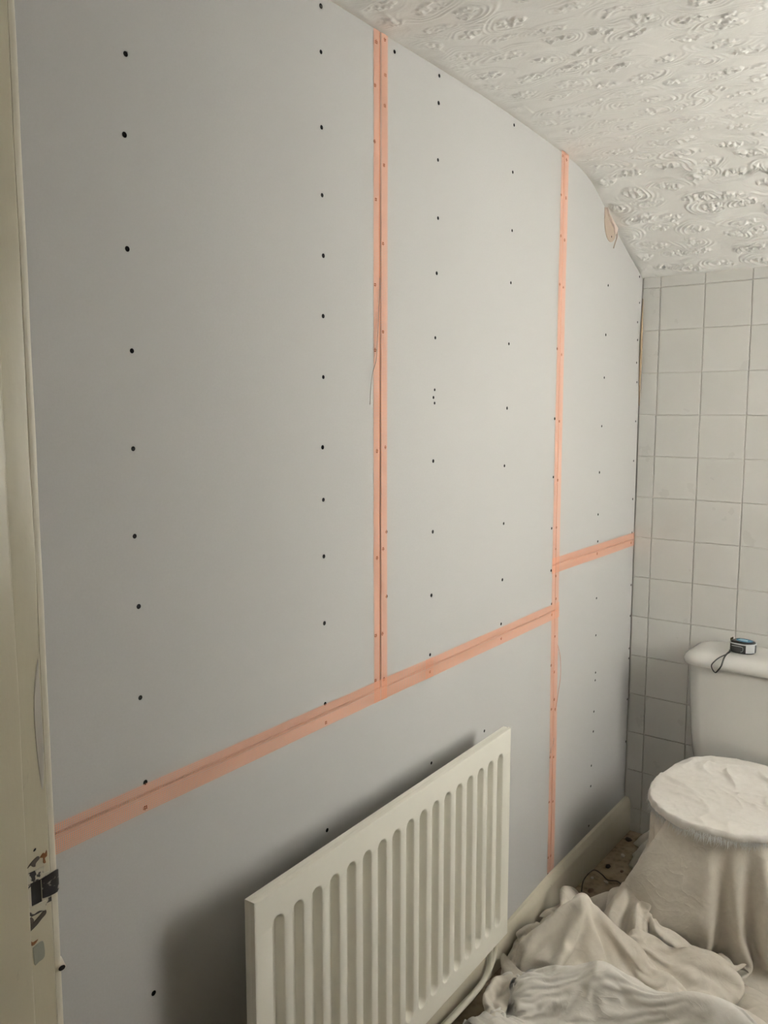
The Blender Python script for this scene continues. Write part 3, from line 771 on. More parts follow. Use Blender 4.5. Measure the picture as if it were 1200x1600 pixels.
# settled shapes of the sheets (rows of grid points, in millimetres, second differences; x rows, then y rows, then z rows)
def unpack(t):
    h, w_, e = t
    e = np.array(e).reshape(3, h, w_)
    return (np.cumsum(np.cumsum(e, 2), 1) * .001).transpose(1, 2, 0)
DRAPE = (50, 56, [
101,-1,1,-4,-7,-11,-18,-19,2,18,13,23,24,23,24,23,24,25,23,24,24,24,24,25,24,24,24,24,25,24,24,23,24,23,24,24,24,24,23,24,23,24,23,24,23,23,23,22,22,21,21,19,19,20,19,19,
-12,0,-4,7,3,-7,0,7,11,1,1,-1,0,0,0,0,0,-2,1,0,0,-1,0,-1,0,0,-1,0,-3,-1,0,-1,-2,0,0,0,-1,0,0,-1,1,-1,0,-1,0,0,0,-1,-1,-1,-3,0,1,-1,0,0,
-17,3,-6,0,16,-1,-4,9,5,2,1,-2,0,0,0,0,-1,0,0,0,-1,0,-1,0,0,0,0,-2,1,-3,-1,-3,-1,1,0,-1,1,-1,0,0,-1,1,-1,0,0,0,-2,-1,0,-3,-1,1,-1,0,0,0,
-3,-8,0,3,1,-2,4,7,3,1,2,-1,-1,0,0,0,-1,0,0,0,-2,0,0,0,0,0,-1,-1,0,-2,-1,-4,1,0,-1,1,-1,0,-1,0,1,-1,0,-1,0,0,-3,1,-3,1,-1,-1,0,0,0,0,
-13,2,-4,12,-5,0,6,5,2,0,1,-1,1,0,-1,0,0,0,0,-1,0,-1,0,0,0,0,-1,0,-1,-2,-2,-2,0,0,0,0,0,-1,0,0,-1,0,-1,1,0,-3,-1,-1,-2,-1,2,0,0,-1,0,0,
3,-2,2,-5,-7,3,6,4,0,0,2,0,0,0,0,-2,1,0,0,-1,0,-1,0,0,0,-1,-1,0,0,-2,-1,-3,0,0,0,0,1,-2,-1,1,-1,-1,1,0,-1,-4,3,-5,-1,1,0,0,0,0,0,0,
-13,11,20,-14,-13,12,-4,5,0,1,-2,4,-2,0,0,-1,1,0,0,-2,0,0,0,0,0,0,-1,-1,0,-2,-1,-3,0,-1,1,0,-3,1,1,-1,-1,1,0,0,-2,-1,-1,-6,2,1,0,0,-1,1,0,0,
11,1,0,-3,-1,-9,5,0,-3,0,5,-1,-2,0,0,2,0,0,0,-1,0,-2,1,0,-1,-1,0,0,0,-1,-1,-2,-1,-1,0,-1,-2,1,0,-1,1,-1,0,0,-3,2,-6,0,1,-1,1,-1,1,0,0,0,
13,-1,-9,-9,15,1,-4,-1,2,-5,-2,1,4,0,0,0,0,0,-1,-1,0,0,0,-1,-1,-1,1,0,-1,0,0,-1,-2,1,0,-4,2,-2,-1,0,0,0,-1,-1,0,2,-12,4,0,1,-1,1,0,0,-1,0,
-3,-5,7,23,-9,-2,-2,-1,1,1,-5,0,0,0,0,1,-1,-1,0,0,-4,3,-1,-5,-1,0,2,2,1,-1,0,-1,0,1,-4,-1,-2,-1,0,0,1,1,-3,0,2,-7,-4,3,1,-1,1,0,-1,0,1,-1,
13,4,1,-2,0,0,-4,-3,-1,2,2,-7,0,0,1,0,-1,1,-1,2,-3,-2,-4,1,-3,1,1,1,1,0,2,3,-2,-6,-9,1,1,2,0,1,0,-1,1,-2,2,-13,4,2,-1,1,-1,0,1,0,0,-2,
17,1,-2,-2,0,0,0,-8,-4,-1,4,1,-1,1,0,0,1,-1,0,1,6,-2,-3,-2,-6,-3,1,1,0,1,1,4,1,-1,-8,-7,1,1,1,0,0,0,2,-1,-7,-7,5,0,1,-1,1,1,0,0,-3,0,
8,-1,3,-2,6,-1,3,-7,-1,1,-1,0,-2,-1,0,1,0,1,1,0,2,3,1,0,4,-10,-9,0,0,3,-1,5,0,1,5,-19,-2,1,1,0,-1,-1,0,3,-13,-1,6,1,-1,2,1,-1,-2,-3,1,-1,
16,0,-9,2,-3,12,1,-5,-5,-2,0,3,-2,-2,0,0,0,1,0,2,0,1,3,1,3,4,-7,-16,-1,3,0,4,4,1,2,-10,-8,0,0,0,0,2,2,-11,-6,4,4,0,1,-1,-2,-2,0,0,-2,0,
12,-2,-5,3,10,-8,5,3,-6,-3,1,1,-5,-2,-1,0,0,0,1,1,2,1,2,3,0,1,3,-12,-11,5,2,4,1,2,1,-2,-13,0,-1,0,1,0,-5,-9,-1,7,3,-1,-1,-1,-1,0,-2,-1,0,0,
-2,5,8,-1,-1,7,3,3,-6,-7,-2,1,-1,-6,-4,-1,1,1,0,0,0,1,2,3,1,-3,5,5,-11,-4,3,-2,-1,0,1,6,-7,-2,1,-1,0,-3,-11,-3,2,8,-2,0,1,-2,-1,-1,-1,0,0,0,
10,-4,2,-2,-3,12,-4,10,-2,-1,-8,-7,2,2,-3,-4,-2,-1,0,0,0,1,-1,-1,3,4,1,5,-4,-6,0,-2,-3,2,-5,1,8,1,-6,-2,-1,-9,-5,0,2,8,3,0,-3,-5,0,-1,1,0,-1,0,
16,2,-3,0,6,-2,-2,1,2,-3,1,0,-2,-1,-2,-3,-7,-4,-1,0,-1,-1,1,-1,0,6,0,1,-2,-1,-1,-1,0,-2,-5,1,10,0,-5,-3,-7,-4,-3,-2,9,2,1,-1,-9,3,-1,0,0,0,0,0,
14,-1,4,-6,-7,2,14,-6,7,-2,-2,-2,-6,0,2,0,0,-2,-7,-5,0,-1,0,1,-2,2,4,1,0,-3,0,-1,0,-4,-6,8,8,-3,-1,-1,-4,-8,-6,7,4,-1,-4,-7,1,1,0,0,0,0,1,-1,
10,-4,-2,7,4,-1,2,-2,6,1,-8,0,1,-11,-5,-7,-1,2,5,-1,-1,0,0,0,1,0,1,4,2,-3,-1,0,-1,-1,-2,6,3,-3,1,3,-2,-12,13,6,-6,-11,-11,-3,3,0,1,0,-1,0,1,-2,
15,2,0,-1,-4,2,3,-3,4,3,-8,-22,-7,3,-2,6,3,-2,-1,3,0,0,-1,1,1,0,1,3,3,-2,-1,-1,2,-2,1,3,2,-2,2,2,-11,14,5,-2,-7,-18,-5,-1,2,0,-1,0,1,2,-2,-4,
10,2,4,1,-1,-2,-5,8,-4,5,-5,-2,-12,-6,-1,3,0,-1,0,0,0,1,-1,0,0,0,0,4,3,-1,-1,1,0,-3,1,6,-1,-1,4,-3,2,9,-5,-15,-11,3,-3,4,-2,-2,2,4,3,-7,-6,-1,
11,4,0,-2,-1,-5,2,1,2,3,4,-1,-3,-10,-10,-5,2,2,0,-1,1,0,1,-1,0,0,1,1,4,0,0,-1,1,-3,2,6,-3,2,3,-2,8,-8,-16,-7,2,4,9,0,-1,-1,2,-5,-8,-1,-1,-3,
13,2,-4,-4,4,4,0,-8,2,3,4,1,1,-4,-10,-11,-2,1,0,2,0,-1,1,0,0,1,-1,2,4,0,-1,1,-1,-2,5,2,-1,3,1,-2,-7,-13,-4,3,9,13,7,1,-3,-2,-5,-19,-1,-2,-2,-3,
17,-4,-1,3,1,0,-4,2,-6,0,7,0,-4,3,1,-14,-9,1,1,0,0,1,-1,0,0,0,0,0,5,0,0,1,0,-2,5,1,0,3,-3,-9,-10,-3,4,11,12,5,1,1,-1,-2,-2,-11,-19,2,-3,-2,
16,1,-6,-3,2,1,-4,-4,-1,5,7,-1,1,-4,1,4,-16,-7,1,1,0,0,0,0,1,-1,0,1,3,2,-1,1,0,-1,5,0,1,1,-7,-11,-4,4,11,11,5,1,-1,0,2,-1,-16,3,-9,-4,-8,-4,
8,-3,8,-4,-6,-2,2,7,-5,0,5,5,0,1,-3,-1,5,-17,-6,0,0,0,0,1,-1,0,0,0,3,3,-1,1,-1,2,4,-1,2,-2,-13,-6,4,11,10,5,1,-1,-1,-3,-7,-13,-5,3,8,-11,0,-8,
15,-5,-3,2,5,-4,5,-1,0,-11,1,12,1,-1,2,1,0,-3,-16,-6,1,-1,0,0,0,0,0,0,1,5,0,0,-1,2,4,0,2,-11,-8,2,10,11,5,0,0,-1,-8,-14,-10,-3,0,1,0,4,2,-4,
6,1,2,5,-3,1,2,2,-1,-6,-4,-1,12,2,1,1,-1,1,-7,-15,-4,0,0,0,0,1,-1,0,1,5,-1,2,-1,4,1,1,-4,-11,-1,11,10,4,1,0,-4,-15,-13,-3,0,1,-1,-1,0,3,1,0,
2,6,-2,-1,4,6,-1,2,2,-2,-15,-2,5,12,5,0,-2,0,2,-9,-16,-2,1,-1,1,-1,1,0,-1,5,0,1,0,5,0,0,-8,-6,9,11,5,0,-1,-9,-18,-9,0,1,4,0,-2,0,-1,2,2,-1,
11,-3,5,5,-7,1,-4,-2,-2,6,8,-6,4,3,2,1,0,-1,-2,1,-11,-14,-1,0,0,0,0,0,1,1,3,1,2,4,-1,-3,-10,7,12,4,0,-2,-15,-15,-3,5,7,8,1,-2,-5,-7,6,-11,2,4,
13,3,0,-4,7,0,-2,-3,4,-6,4,1,-16,-4,10,8,4,1,1,0,-1,-13,-13,0,0,0,0,0,1,0,4,0,4,0,0,-6,3,10,5,-1,-5,-16,-10,2,10,9,2,-7,-9,-5,7,6,-6,-7,-3,6,
18,0,1,-6,2,-1,-1,-3,-2,-1,-4,6,7,-9,-21,2,10,9,6,5,3,-2,-17,-8,0,0,0,1,-1,0,1,-1,1,3,1,5,6,4,-3,-7,-15,-5,9,11,4,-5,-11,-8,-1,0,3,1,4,11,-1,5,
20,0,-6,-3,-6,1,-1,-2,-6,1,-3,-6,14,5,-2,-20,-5,4,7,6,9,7,3,-18,-6,1,0,-1,1,0,-1,0,-1,1,1,6,7,-3,-4,-11,3,13,6,-4,-11,-11,-3,0,2,6,8,13,-1,4,-3,-11,
4,-1,-5,5,0,-3,4,3,-2,-11,1,7,-14,11,8,-1,-18,-7,1,3,2,8,7,4,-12,-1,0,0,0,0,0,0,0,-1,1,0,6,3,-6,8,7,-3,-10,-10,-6,-1,3,8,10,14,1,-3,0,-13,-9,4,
-6,-1,5,3,0,-3,-9,3,1,4,-6,-4,5,-10,11,13,0,-15,-9,-1,1,1,1,1,8,0,0,0,0,0,0,0,0,0,0,0,1,7,6,1,-10,-10,-5,-1,5,8,9,6,6,0,-3,-11,-9,-3,6,3,
6,-8,-1,1,-9,5,5,-12,-1,-1,0,-6,3,4,-4,6,15,3,-12,-10,-1,-2,3,4,6,-1,0,0,0,0,0,0,0,1,-1,0,0,3,5,-8,-3,1,5,7,6,5,1,2,0,-7,-13,-9,3,6,3,1,
-2,7,-9,2,-1,-8,-2,2,-4,-1,2,0,-3,8,-2,-6,0,14,8,-7,-11,0,-1,5,1,1,0,1,-1,0,0,0,0,0,0,0,0,0,6,7,5,2,3,2,0,-1,-1,0,-9,-15,-4,4,5,4,1,0,
-5,-3,4,-10,0,0,-1,2,2,-1,-4,-2,0,-2,2,4,0,-5,8,12,1,-12,-1,3,1,0,0,0,0,0,0,0,0,0,0,0,0,0,3,5,6,5,1,0,0,0,-1,-11,-13,1,4,5,3,1,-1,-5,
-8,-6,-1,-6,3,5,-2,-1,-3,3,-1,8,-5,12,-1,-8,-6,0,-2,1,7,5,-4,2,1,0,0,0,0,0,0,0,0,0,0,0,0,0,1,3,0,1,3,3,2,-1,-10,-8,6,2,3,2,2,-3,-8,-5,
-18,6,4,2,0,-6,5,1,4,-5,2,5,-6,-5,11,11,-2,-7,-9,-8,-3,5,7,-1,0,0,0,0,0,0,0,0,0,0,0,0,0,0,0,6,2,1,0,2,-2,-11,-4,5,4,2,1,0,-7,-7,0,5,
-9,-2,-7,6,2,-5,-1,9,1,2,-3,1,13,-13,-3,4,11,6,1,-4,-6,-7,-2,-1,0,0,0,0,0,0,0,0,1,-1,0,0,0,0,0,3,6,2,1,-3,-13,-1,6,2,-1,0,-3,-5,-3,3,9,11,
-10,-2,-3,0,8,7,0,-12,-2,13,8,-4,-8,-4,0,-3,2,6,9,5,0,-3,-9,-5,0,0,1,-1,0,0,0,0,0,0,0,0,0,0,0,1,4,5,-1,-13,2,4,-1,-3,-4,-2,0,2,11,9,4,4,
-18,2,11,-3,-6,1,6,7,4,-11,1,-3,-1,-3,-8,1,0,1,4,9,7,1,-3,-5,-1,0,0,0,0,0,0,0,0,0,0,0,0,0,0,0,4,3,-10,1,0,-4,-3,2,5,3,4,11,0,0,-5,4,
-12,-2,2,8,-2,-3,1,4,-3,-1,-2,1,4,10,-4,-10,0,-3,-5,-2,3,10,5,-3,-3,0,0,0,0,0,0,0,0,0,0,0,0,0,0,-1,2,-6,-4,5,2,8,6,7,-7,6,2,-7,5,-2,-3,-6,
-8,5,-2,-4,9,-4,-8,0,-4,4,2,0,3,-5,9,8,-9,7,3,-3,-5,-6,4,2,-5,0,0,0,0,0,0,0,0,0,0,0,0,0,0,1,-2,-2,6,3,4,3,0,-2,12,-4,0,-5,-7,0,2,2,
-6,0,4,3,-7,-1,7,-2,4,3,1,-5,0,8,-9,-11,0,-5,5,8,7,4,-3,-3,-8,-1,0,0,0,0,0,0,0,0,0,0,0,1,-1,-1,-3,1,2,-1,-2,0,3,2,1,1,5,9,0,-3,3,-11,
-4,-3,3,-1,-6,13,-7,-1,0,0,0,8,1,-2,10,4,-7,-11,-8,-2,1,4,7,3,-3,-6,0,0,0,0,0,1,-1,0,0,0,0,0,0,0,-6,-4,6,6,6,-1,-7,0,2,10,-6,-5,4,1,-1,8,
-1,8,-7,-10,6,-4,2,6,7,-8,0,2,-3,-1,-2,-9,8,13,-4,-2,-3,-2,-1,4,4,-7,-3,0,0,0,0,0,0,0,0,0,0,0,0,0,-6,4,4,2,-5,4,10,0,-4,-10,11,0,-5,0,-2,-4,
-7,-6,7,1,6,5,-3,-9,2,12,-9,1,-1,-11,-7,11,7,0,8,1,1,0,0,-1,-2,-7,-6,0,0,0,0,0,0,0,0,0,0,0,0,1,4,0,-2,0,7,-4,-5,1,-1,5,-4,14,-2,0,2,0,
2288,-13,-24,-24,-24,-22,-16,-11,-8,-3,0,-7,-7,-6,-7,-6,-6,-6,-5,-5,-5,-5,-4,-3,-3,-3,-3,-2,0,4,1,-1,5,5,6,5,6,7,7,7,7,7,7,8,8,9,8,11,12,12,15,15,15,15,15,15,
-15,5,11,0,1,11,6,1,1,0,0,1,0,0,0,0,0,0,0,0,0,0,0,0,0,0,0,0,0,-4,1,3,0,0,0,0,0,-1,0,0,0,0,0,0,0,0,0,-4,1,1,-1,0,0,0,0,0,
3,-4,-2,5,16,2,0,1,1,-1,0,1,0,-1,1,0,0,0,0,0,0,0,1,0,-1,0,0,1,-1,-1,0,1,0,0,0,0,0,0,0,0,0,0,0,0,0,-1,-1,-2,0,0,0,0,0,0,0,0,
-19,13,10,10,7,-1,1,1,0,0,-2,1,1,0,0,-1,1,0,0,0,0,0,0,0,1,0,0,-1,0,1,-1,0,0,0,0,0,-1,1,-1,0,0,0,0,0,0,0,-5,3,-1,0,0,0,0,0,0,0,
5,8,-3,12,-2,1,0,0,1,0,-1,1,-1,1,-1,1,-1,1,0,0,-1,2,-1,0,0,0,0,1,0,-1,0,0,0,0,-1,1,0,-1,1,0,0,-1,0,0,0,-3,-1,2,-5,2,1,0,0,1,0,0,
15,-2,10,-2,-1,0,1,1,0,0,0,-1,0,0,1,0,0,0,0,0,1,-1,1,0,-1,0,0,0,1,0,0,-1,-1,1,0,0,0,0,0,0,-1,0,1,0,-1,-4,3,-4,-1,1,1,0,1,-1,0,1,
10,-8,3,12,5,-7,3,4,0,0,0,-2,0,1,1,0,0,0,0,0,0,0,0,0,1,0,0,0,-1,0,0,0,0,-1,0,-3,2,1,0,0,-1,1,0,0,-2,-2,2,-8,6,0,0,0,0,1,0,-1,
14,4,-6,-1,-5,9,7,0,-1,0,0,0,0,0,0,0,1,0,-1,1,0,0,0,0,0,0,0,0,1,0,-1,0,-2,-2,0,2,1,1,0,-2,1,-1,0,0,-2,2,-6,0,4,-1,0,1,-1,0,0,1,
8,3,6,-5,-6,11,4,1,-1,-1,-1,1,2,0,0,0,-1,0,1,0,0,0,1,-1,-2,1,2,0,-1,1,0,0,0,-5,-2,5,0,-2,1,1,0,0,-2,1,-2,2,-12,9,0,1,0,-1,1,-1,1,-1,
16,-3,-4,-9,16,4,0,0,0,-2,3,1,0,0,-1,0,1,0,0,0,-1,1,-3,-7,1,7,1,1,1,-1,0,0,-4,0,0,1,2,0,-1,1,0,1,-2,-1,1,-7,-2,6,0,0,0,0,0,0,0,1,
9,1,-3,-3,6,1,8,0,-1,2,-3,5,0,-1,1,0,0,0,0,-1,0,-4,-2,2,5,-2,2,0,1,0,0,0,-2,-6,4,0,0,2,0,-1,1,0,-1,-3,4,-11,5,2,0,0,0,1,-1,0,-1,0,
-3,0,8,8,-3,5,3,1,-1,0,-1,4,1,0,-1,0,0,0,0,0,-4,-2,3,3,-1,1,1,1,-1,1,-1,-1,-1,0,-1,1,0,0,1,1,0,-2,0,1,-6,-5,7,1,0,-1,0,-2,-2,1,1,0,
21,1,-3,-8,6,-3,0,6,0,-7,2,2,4,1,0,0,-1,0,-2,-1,0,-1,-2,-1,-12,10,9,1,1,-1,1,-1,-1,0,-4,3,0,1,0,0,-3,-2,2,3,-10,-1,7,-2,-1,-1,-3,0,4,-1,0,3,
9,-5,6,2,-12,11,1,6,0,-1,-1,-3,3,5,1,0,0,-2,0,-1,1,0,-3,-3,-2,-18,9,16,3,1,-1,-1,-1,-2,0,-1,3,0,0,0,0,1,-3,-2,-7,4,4,-5,-3,1,2,1,-4,1,3,1,
3,10,-3,4,-3,-12,3,11,5,1,-6,-4,3,-9,-1,2,2,3,3,2,2,2,-1,-2,1,-12,-11,4,16,8,1,-3,-1,1,-2,-1,1,1,1,-2,-2,-5,-1,0,-1,9,2,0,-4,-1,-5,-4,6,3,0,-1,
20,-5,-1,1,0,-5,-3,-1,9,3,0,-4,-22,-7,-4,-2,0,1,1,2,5,6,8,7,1,-5,-10,1,4,6,1,-7,-2,-2,13,5,-2,2,-6,-13,-9,0,18,0,4,10,-2,-1,-3,-10,3,8,0,0,1,0,
17,0,-3,-3,3,-1,1,-9,7,2,-5,-15,-1,0,-5,-6,-3,-1,0,1,1,1,3,7,11,3,-7,-2,-1,3,0,-4,-4,5,7,0,6,-5,-17,-5,0,18,0,2,8,9,2,1,-7,-6,6,0,0,0,-1,1,
6,0,4,1,-6,2,-1,0,5,3,-1,0,-3,-2,-3,-5,-10,-7,-3,1,1,1,1,2,6,12,-6,-2,-1,3,-1,-1,-2,5,2,2,0,-10,-5,-3,13,4,-10,4,17,2,-3,3,-15,13,0,0,1,0,0,0,
12,-5,1,3,6,1,-13,5,-3,6,1,-1,-1,2,0,-1,-1,-4,-11,-12,0,2,0,0,0,9,4,-5,1,1,-1,0,0,4,1,3,-5,-8,0,-1,10,-5,4,6,8,-2,5,-17,8,7,0,0,-1,1,0,-1,
12,4,-3,0,1,-6,4,-6,-7,8,3,0,-2,-7,-2,-4,-1,2,5,-2,-7,0,0,-3,-1,2,5,0,1,1,1,-2,1,6,0,0,-7,-4,0,6,2,1,6,-1,3,8,-11,-12,19,1,0,0,0,-1,-3,1,
6,-3,-1,1,-6,1,-8,0,4,0,2,1,0,-1,-2,3,2,-3,-1,3,-1,1,2,-2,-5,-3,5,1,-1,1,1,0,2,4,0,-2,-6,-3,1,9,2,3,-3,2,-1,-6,-11,18,8,0,-1,0,-1,-5,0,0,
-2,0,-3,3,0,-7,1,-1,-4,1,-3,7,5,0,0,2,1,-1,-1,1,1,-2,2,3,-2,-5,1,-1,0,0,2,0,1,4,0,-3,-7,-1,5,8,2,-3,3,-1,-9,-14,16,16,0,-1,-3,-8,-8,6,6,0,
9,2,-1,-8,-6,-2,-2,-6,-2,-1,9,1,3,3,-1,-3,2,3,0,-1,1,1,-2,2,3,0,-3,-4,-1,0,1,1,3,2,0,-5,-5,1,6,6,-2,3,-4,-10,-5,15,10,0,1,-1,-25,3,9,1,1,3,
-8,-3,-1,-8,6,7,-6,-4,3,-4,3,2,3,7,3,-3,-3,1,2,2,3,-1,-1,0,2,2,-3,-4,-2,1,2,0,3,2,0,-7,-3,4,7,5,0,-6,-6,2,10,2,-5,-1,2,1,-4,-1,-2,2,0,0,
-6,-5,7,8,-6,-3,-2,-8,-4,-2,4,0,-1,3,10,6,-3,0,2,2,0,-1,0,0,1,1,0,-4,-3,0,1,1,3,2,-2,-7,-1,6,8,3,-5,-3,4,7,-3,-5,-2,0,-1,3,14,-3,-7,-5,0,-2,
-1,2,-13,-6,3,-3,0,0,-5,2,3,0,0,-1,1,13,7,-4,1,4,-1,0,-2,-1,1,4,1,-4,-5,-1,3,0,5,0,-3,-6,2,7,8,-3,-3,3,5,-4,-4,-2,1,-1,-1,-2,17,2,-3,-5,-6,-7,
-19,0,5,-2,-4,-1,1,2,-3,1,1,3,-1,1,0,0,19,3,-5,0,2,0,-1,-1,-1,2,3,-3,-5,-1,1,2,3,1,-5,-4,5,9,2,-3,3,4,-5,-5,-2,0,3,3,1,0,-2,3,6,-7,-15,-2,
-11,-4,-2,2,1,2,1,0,-2,-2,-2,2,2,-3,2,3,2,18,0,-8,1,1,1,-2,-2,0,4,1,-6,-3,2,2,3,-1,-6,0,6,9,-2,1,3,-5,-5,-2,0,3,4,-1,-6,-7,-2,0,4,-9,-5,4,
-16,0,-1,3,0,-2,3,9,2,-10,-8,-1,7,3,1,2,-1,4,15,-2,-7,1,1,1,-1,-3,2,4,-5,-6,2,3,3,-3,-4,2,11,1,0,3,-5,-6,-2,0,5,4,-9,-9,-3,0,1,0,2,-4,-3,0,
-16,-1,0,3,5,11,7,-6,-2,-7,-11,-2,0,8,10,-3,-4,0,7,12,-5,-6,2,2,1,-3,-2,5,0,-8,0,4,1,-2,-3,6,9,0,2,-6,-6,-2,3,7,-2,-11,-1,3,2,0,-3,1,-8,-5,-2,0,
-9,9,8,1,-7,-7,-8,0,0,10,7,4,-4,-3,-4,2,-1,-5,-2,9,12,-8,-3,2,2,0,-4,0,5,-5,-6,7,0,-6,3,11,2,1,-6,-6,0,6,5,-5,-4,6,5,3,1,0,-5,-15,-17,7,-3,-3,
0,-3,-7,-4,8,-2,6,3,2,2,1,-3,7,2,2,-1,-4,-5,-5,-4,7,11,-10,-1,2,2,0,-5,2,2,-5,5,-3,0,4,6,0,-5,-6,4,6,2,-5,2,6,2,0,-1,-6,-8,-16,-7,1,7,12,-7,
0,0,0,1,0,3,-3,-2,9,0,4,4,-8,1,-2,7,5,1,-5,-6,-7,3,8,-8,-1,0,2,1,1,5,3,1,-1,-4,2,-2,-4,-4,6,4,-1,-2,4,2,-1,1,-4,-12,-8,-2,0,7,13,3,5,0,
-5,-1,6,3,-2,6,0,-5,-9,-5,0,19,14,-2,-1,-8,-1,6,5,1,-2,-5,-2,0,-5,2,3,6,3,1,1,-1,0,-1,-1,-5,-4,4,0,-1,1,1,0,0,0,-8,-11,-2,4,3,15,-1,3,-2,2,-7,
5,2,-5,-6,5,-1,-3,-1,-3,3,1,-3,16,12,-3,1,-4,-7,2,4,3,2,-1,-1,-3,4,2,0,1,-1,0,1,-1,1,-1,1,-4,-2,0,0,-1,1,0,-4,-9,-3,8,9,2,-4,-2,5,-1,2,-16,-15,
-10,1,7,3,-11,-2,-2,11,9,1,-1,-11,-4,15,14,-1,0,-1,-6,-1,1,2,0,0,8,-1,0,1,-1,1,-1,0,1,-1,1,-1,0,-3,-1,-1,0,-3,-5,-1,6,5,2,-2,-3,0,3,2,-8,-16,-9,-2,
2,-4,-8,6,6,2,4,-6,-8,-1,1,-1,2,-4,8,17,5,-1,0,-5,-2,-1,3,4,2,0,1,-1,1,-1,1,-1,0,1,-1,1,0,-1,-3,-2,-2,1,2,2,-1,-1,-1,-1,-1,5,-2,-10,-14,-6,-1,0,
1,5,4,-5,-1,-7,5,-3,5,3,5,-7,-9,-9,1,5,15,12,1,0,-4,-1,0,4,1,1,-1,1,-1,1,-1,1,-1,0,0,0,1,-1,0,-2,-1,-1,-2,-2,0,1,0,1,4,-5,-13,-10,-5,-1,0,0,
9,-6,-5,4,2,-5,-3,14,-1,-4,1,3,-5,0,-9,-6,0,10,15,7,1,-3,1,1,1,-1,1,-1,1,-1,1,-1,1,-1,1,-1,0,1,-1,0,-2,-2,0,0,0,0,1,1,-10,-13,-6,-3,-1,-1,1,1,
-12,-1,5,-2,7,9,0,-11,3,9,1,9,0,3,-3,-5,-9,-8,-1,10,13,0,2,2,0,1,-1,1,-1,1,-1,1,-1,1,-1,1,-1,0,0,0,1,-1,0,0,0,0,-3,-14,-12,-3,-2,-2,0,1,4,9,
2,9,2,-2,-7,-2,7,7,6,-4,-1,2,1,-1,2,-2,0,0,-4,-6,-3,11,4,0,1,-1,1,-1,1,-1,1,-1,1,-1,1,-1,1,-1,1,-1,0,1,-1,0,0,-5,-16,-10,-2,-2,0,0,3,8,10,9,
7,-10,-4,7,6,5,2,3,1,3,-1,0,-1,-2,1,4,-1,-2,0,2,2,-1,0,1,-1,1,-1,1,-1,1,-1,1,-1,1,-1,1,-1,1,-1,1,-1,0,0,0,-8,-16,-7,-1,0,0,2,6,7,8,5,-2,
3,8,0,3,4,4,-2,-4,1,-2,4,0,-4,-3,7,-1,1,1,1,-2,0,1,1,0,0,0,0,0,1,-1,1,-1,1,-1,1,-1,1,-1,1,-1,1,-1,0,-10,-17,-5,1,2,3,6,6,5,0,3,-8,-11,
3,7,10,-4,1,0,-1,4,-6,3,0,-3,4,-2,-10,1,2,2,4,5,2,0,0,0,0,-1,1,-1,0,1,-1,1,-1,1,-1,1,-1,1,-1,1,-1,0,-13,-16,1,5,4,5,4,4,2,-4,-9,-11,-1,2,
18,-3,2,3,-1,-1,-2,1,3,-3,0,-1,3,3,-3,-2,-1,0,-3,-1,2,5,2,1,-1,1,-1,1,-1,0,0,0,1,-1,1,-1,1,-1,1,-1,1,-7,-8,5,4,-3,-1,-5,2,-11,-7,6,4,-5,8,7,
18,2,-1,2,-2,-7,1,1,2,-1,1,0,0,-2,3,4,-4,2,0,0,-1,-1,2,1,2,-1,1,-1,1,-1,1,-1,0,1,-1,1,-1,1,-1,1,-2,-3,0,-1,-2,-1,2,0,-12,-1,2,-5,3,5,-10,5,
19,0,-3,1,-1,3,1,0,-5,6,-3,-2,0,1,0,1,0,-3,3,2,0,-1,0,2,0,1,-1,1,-1,1,-1,1,-1,0,1,-1,1,-1,-1,-3,-2,-2,-1,0,-3,1,-6,-3,4,4,-2,-1,-2,1,-3,-11,
19,-1,1,-1,-1,4,0,-3,1,-2,1,2,0,0,0,-5,3,1,-1,-1,1,2,0,0,1,0,1,-1,1,-1,1,-1,1,-1,0,-1,-2,-1,-1,-6,3,-2,2,0,-1,-5,0,-1,-3,6,-2,-2,1,1,0,-1,
20,3,-1,-5,0,1,-1,2,2,-2,1,0,-1,2,1,-9,2,3,1,1,-1,0,1,-1,0,2,0,1,-1,1,-1,1,-2,0,-3,0,-2,-1,-1,4,-16,-4,0,0,6,6,-1,1,1,-5,-1,3,1,-2,1,-1,
15,0,0,3,3,-1,1,0,-2,-2,-1,1,-3,-8,-1,9,4,0,0,-1,1,-1,0,1,1,1,1,0,1,-2,0,-2,-1,-2,-1,-2,0,-1,-1,0,1,0,0,-5,-9,0,7,0,1,-6,4,-3,4,-3,2,0,
28,-19,-3,0,0,0,3,10,19,-12,-18,-1,1,-1,0,0,0,0,0,0,-1,1,0,-1,0,0,4,-2,1,-2,2,3,-4,-2,0,0,0,0,0,0,0,0,0,0,0,0,0,0,0,0,0,0,0,0,0,0,
5,12,-1,5,-1,-11,-10,8,-3,1,-2,-3,1,-1,0,0,2,-2,0,0,2,3,-3,-1,0,-1,2,-1,5,7,-1,-9,-4,2,0,-1,3,-1,-2,0,0,0,3,-3,1,0,1,9,-2,-3,-6,0,0,0,0,0,
-1,16,-5,-2,-17,1,12,3,-4,2,0,-4,-4,3,0,1,1,-2,0,-1,4,0,-4,1,0,1,1,-2,-3,8,2,-8,1,1,-1,1,1,-1,-1,0,0,1,0,0,0,-1,7,2,0,-7,-2,1,-1,0,0,1,
0,-10,20,-21,5,6,6,1,-4,0,3,-3,-2,-1,1,1,-4,2,0,1,4,-4,-1,0,1,-1,1,-1,-2,4,0,-3,0,1,-1,0,2,1,-2,1,-1,4,-5,1,-1,4,8,-4,-7,3,0,-1,1,-2,-1,0,
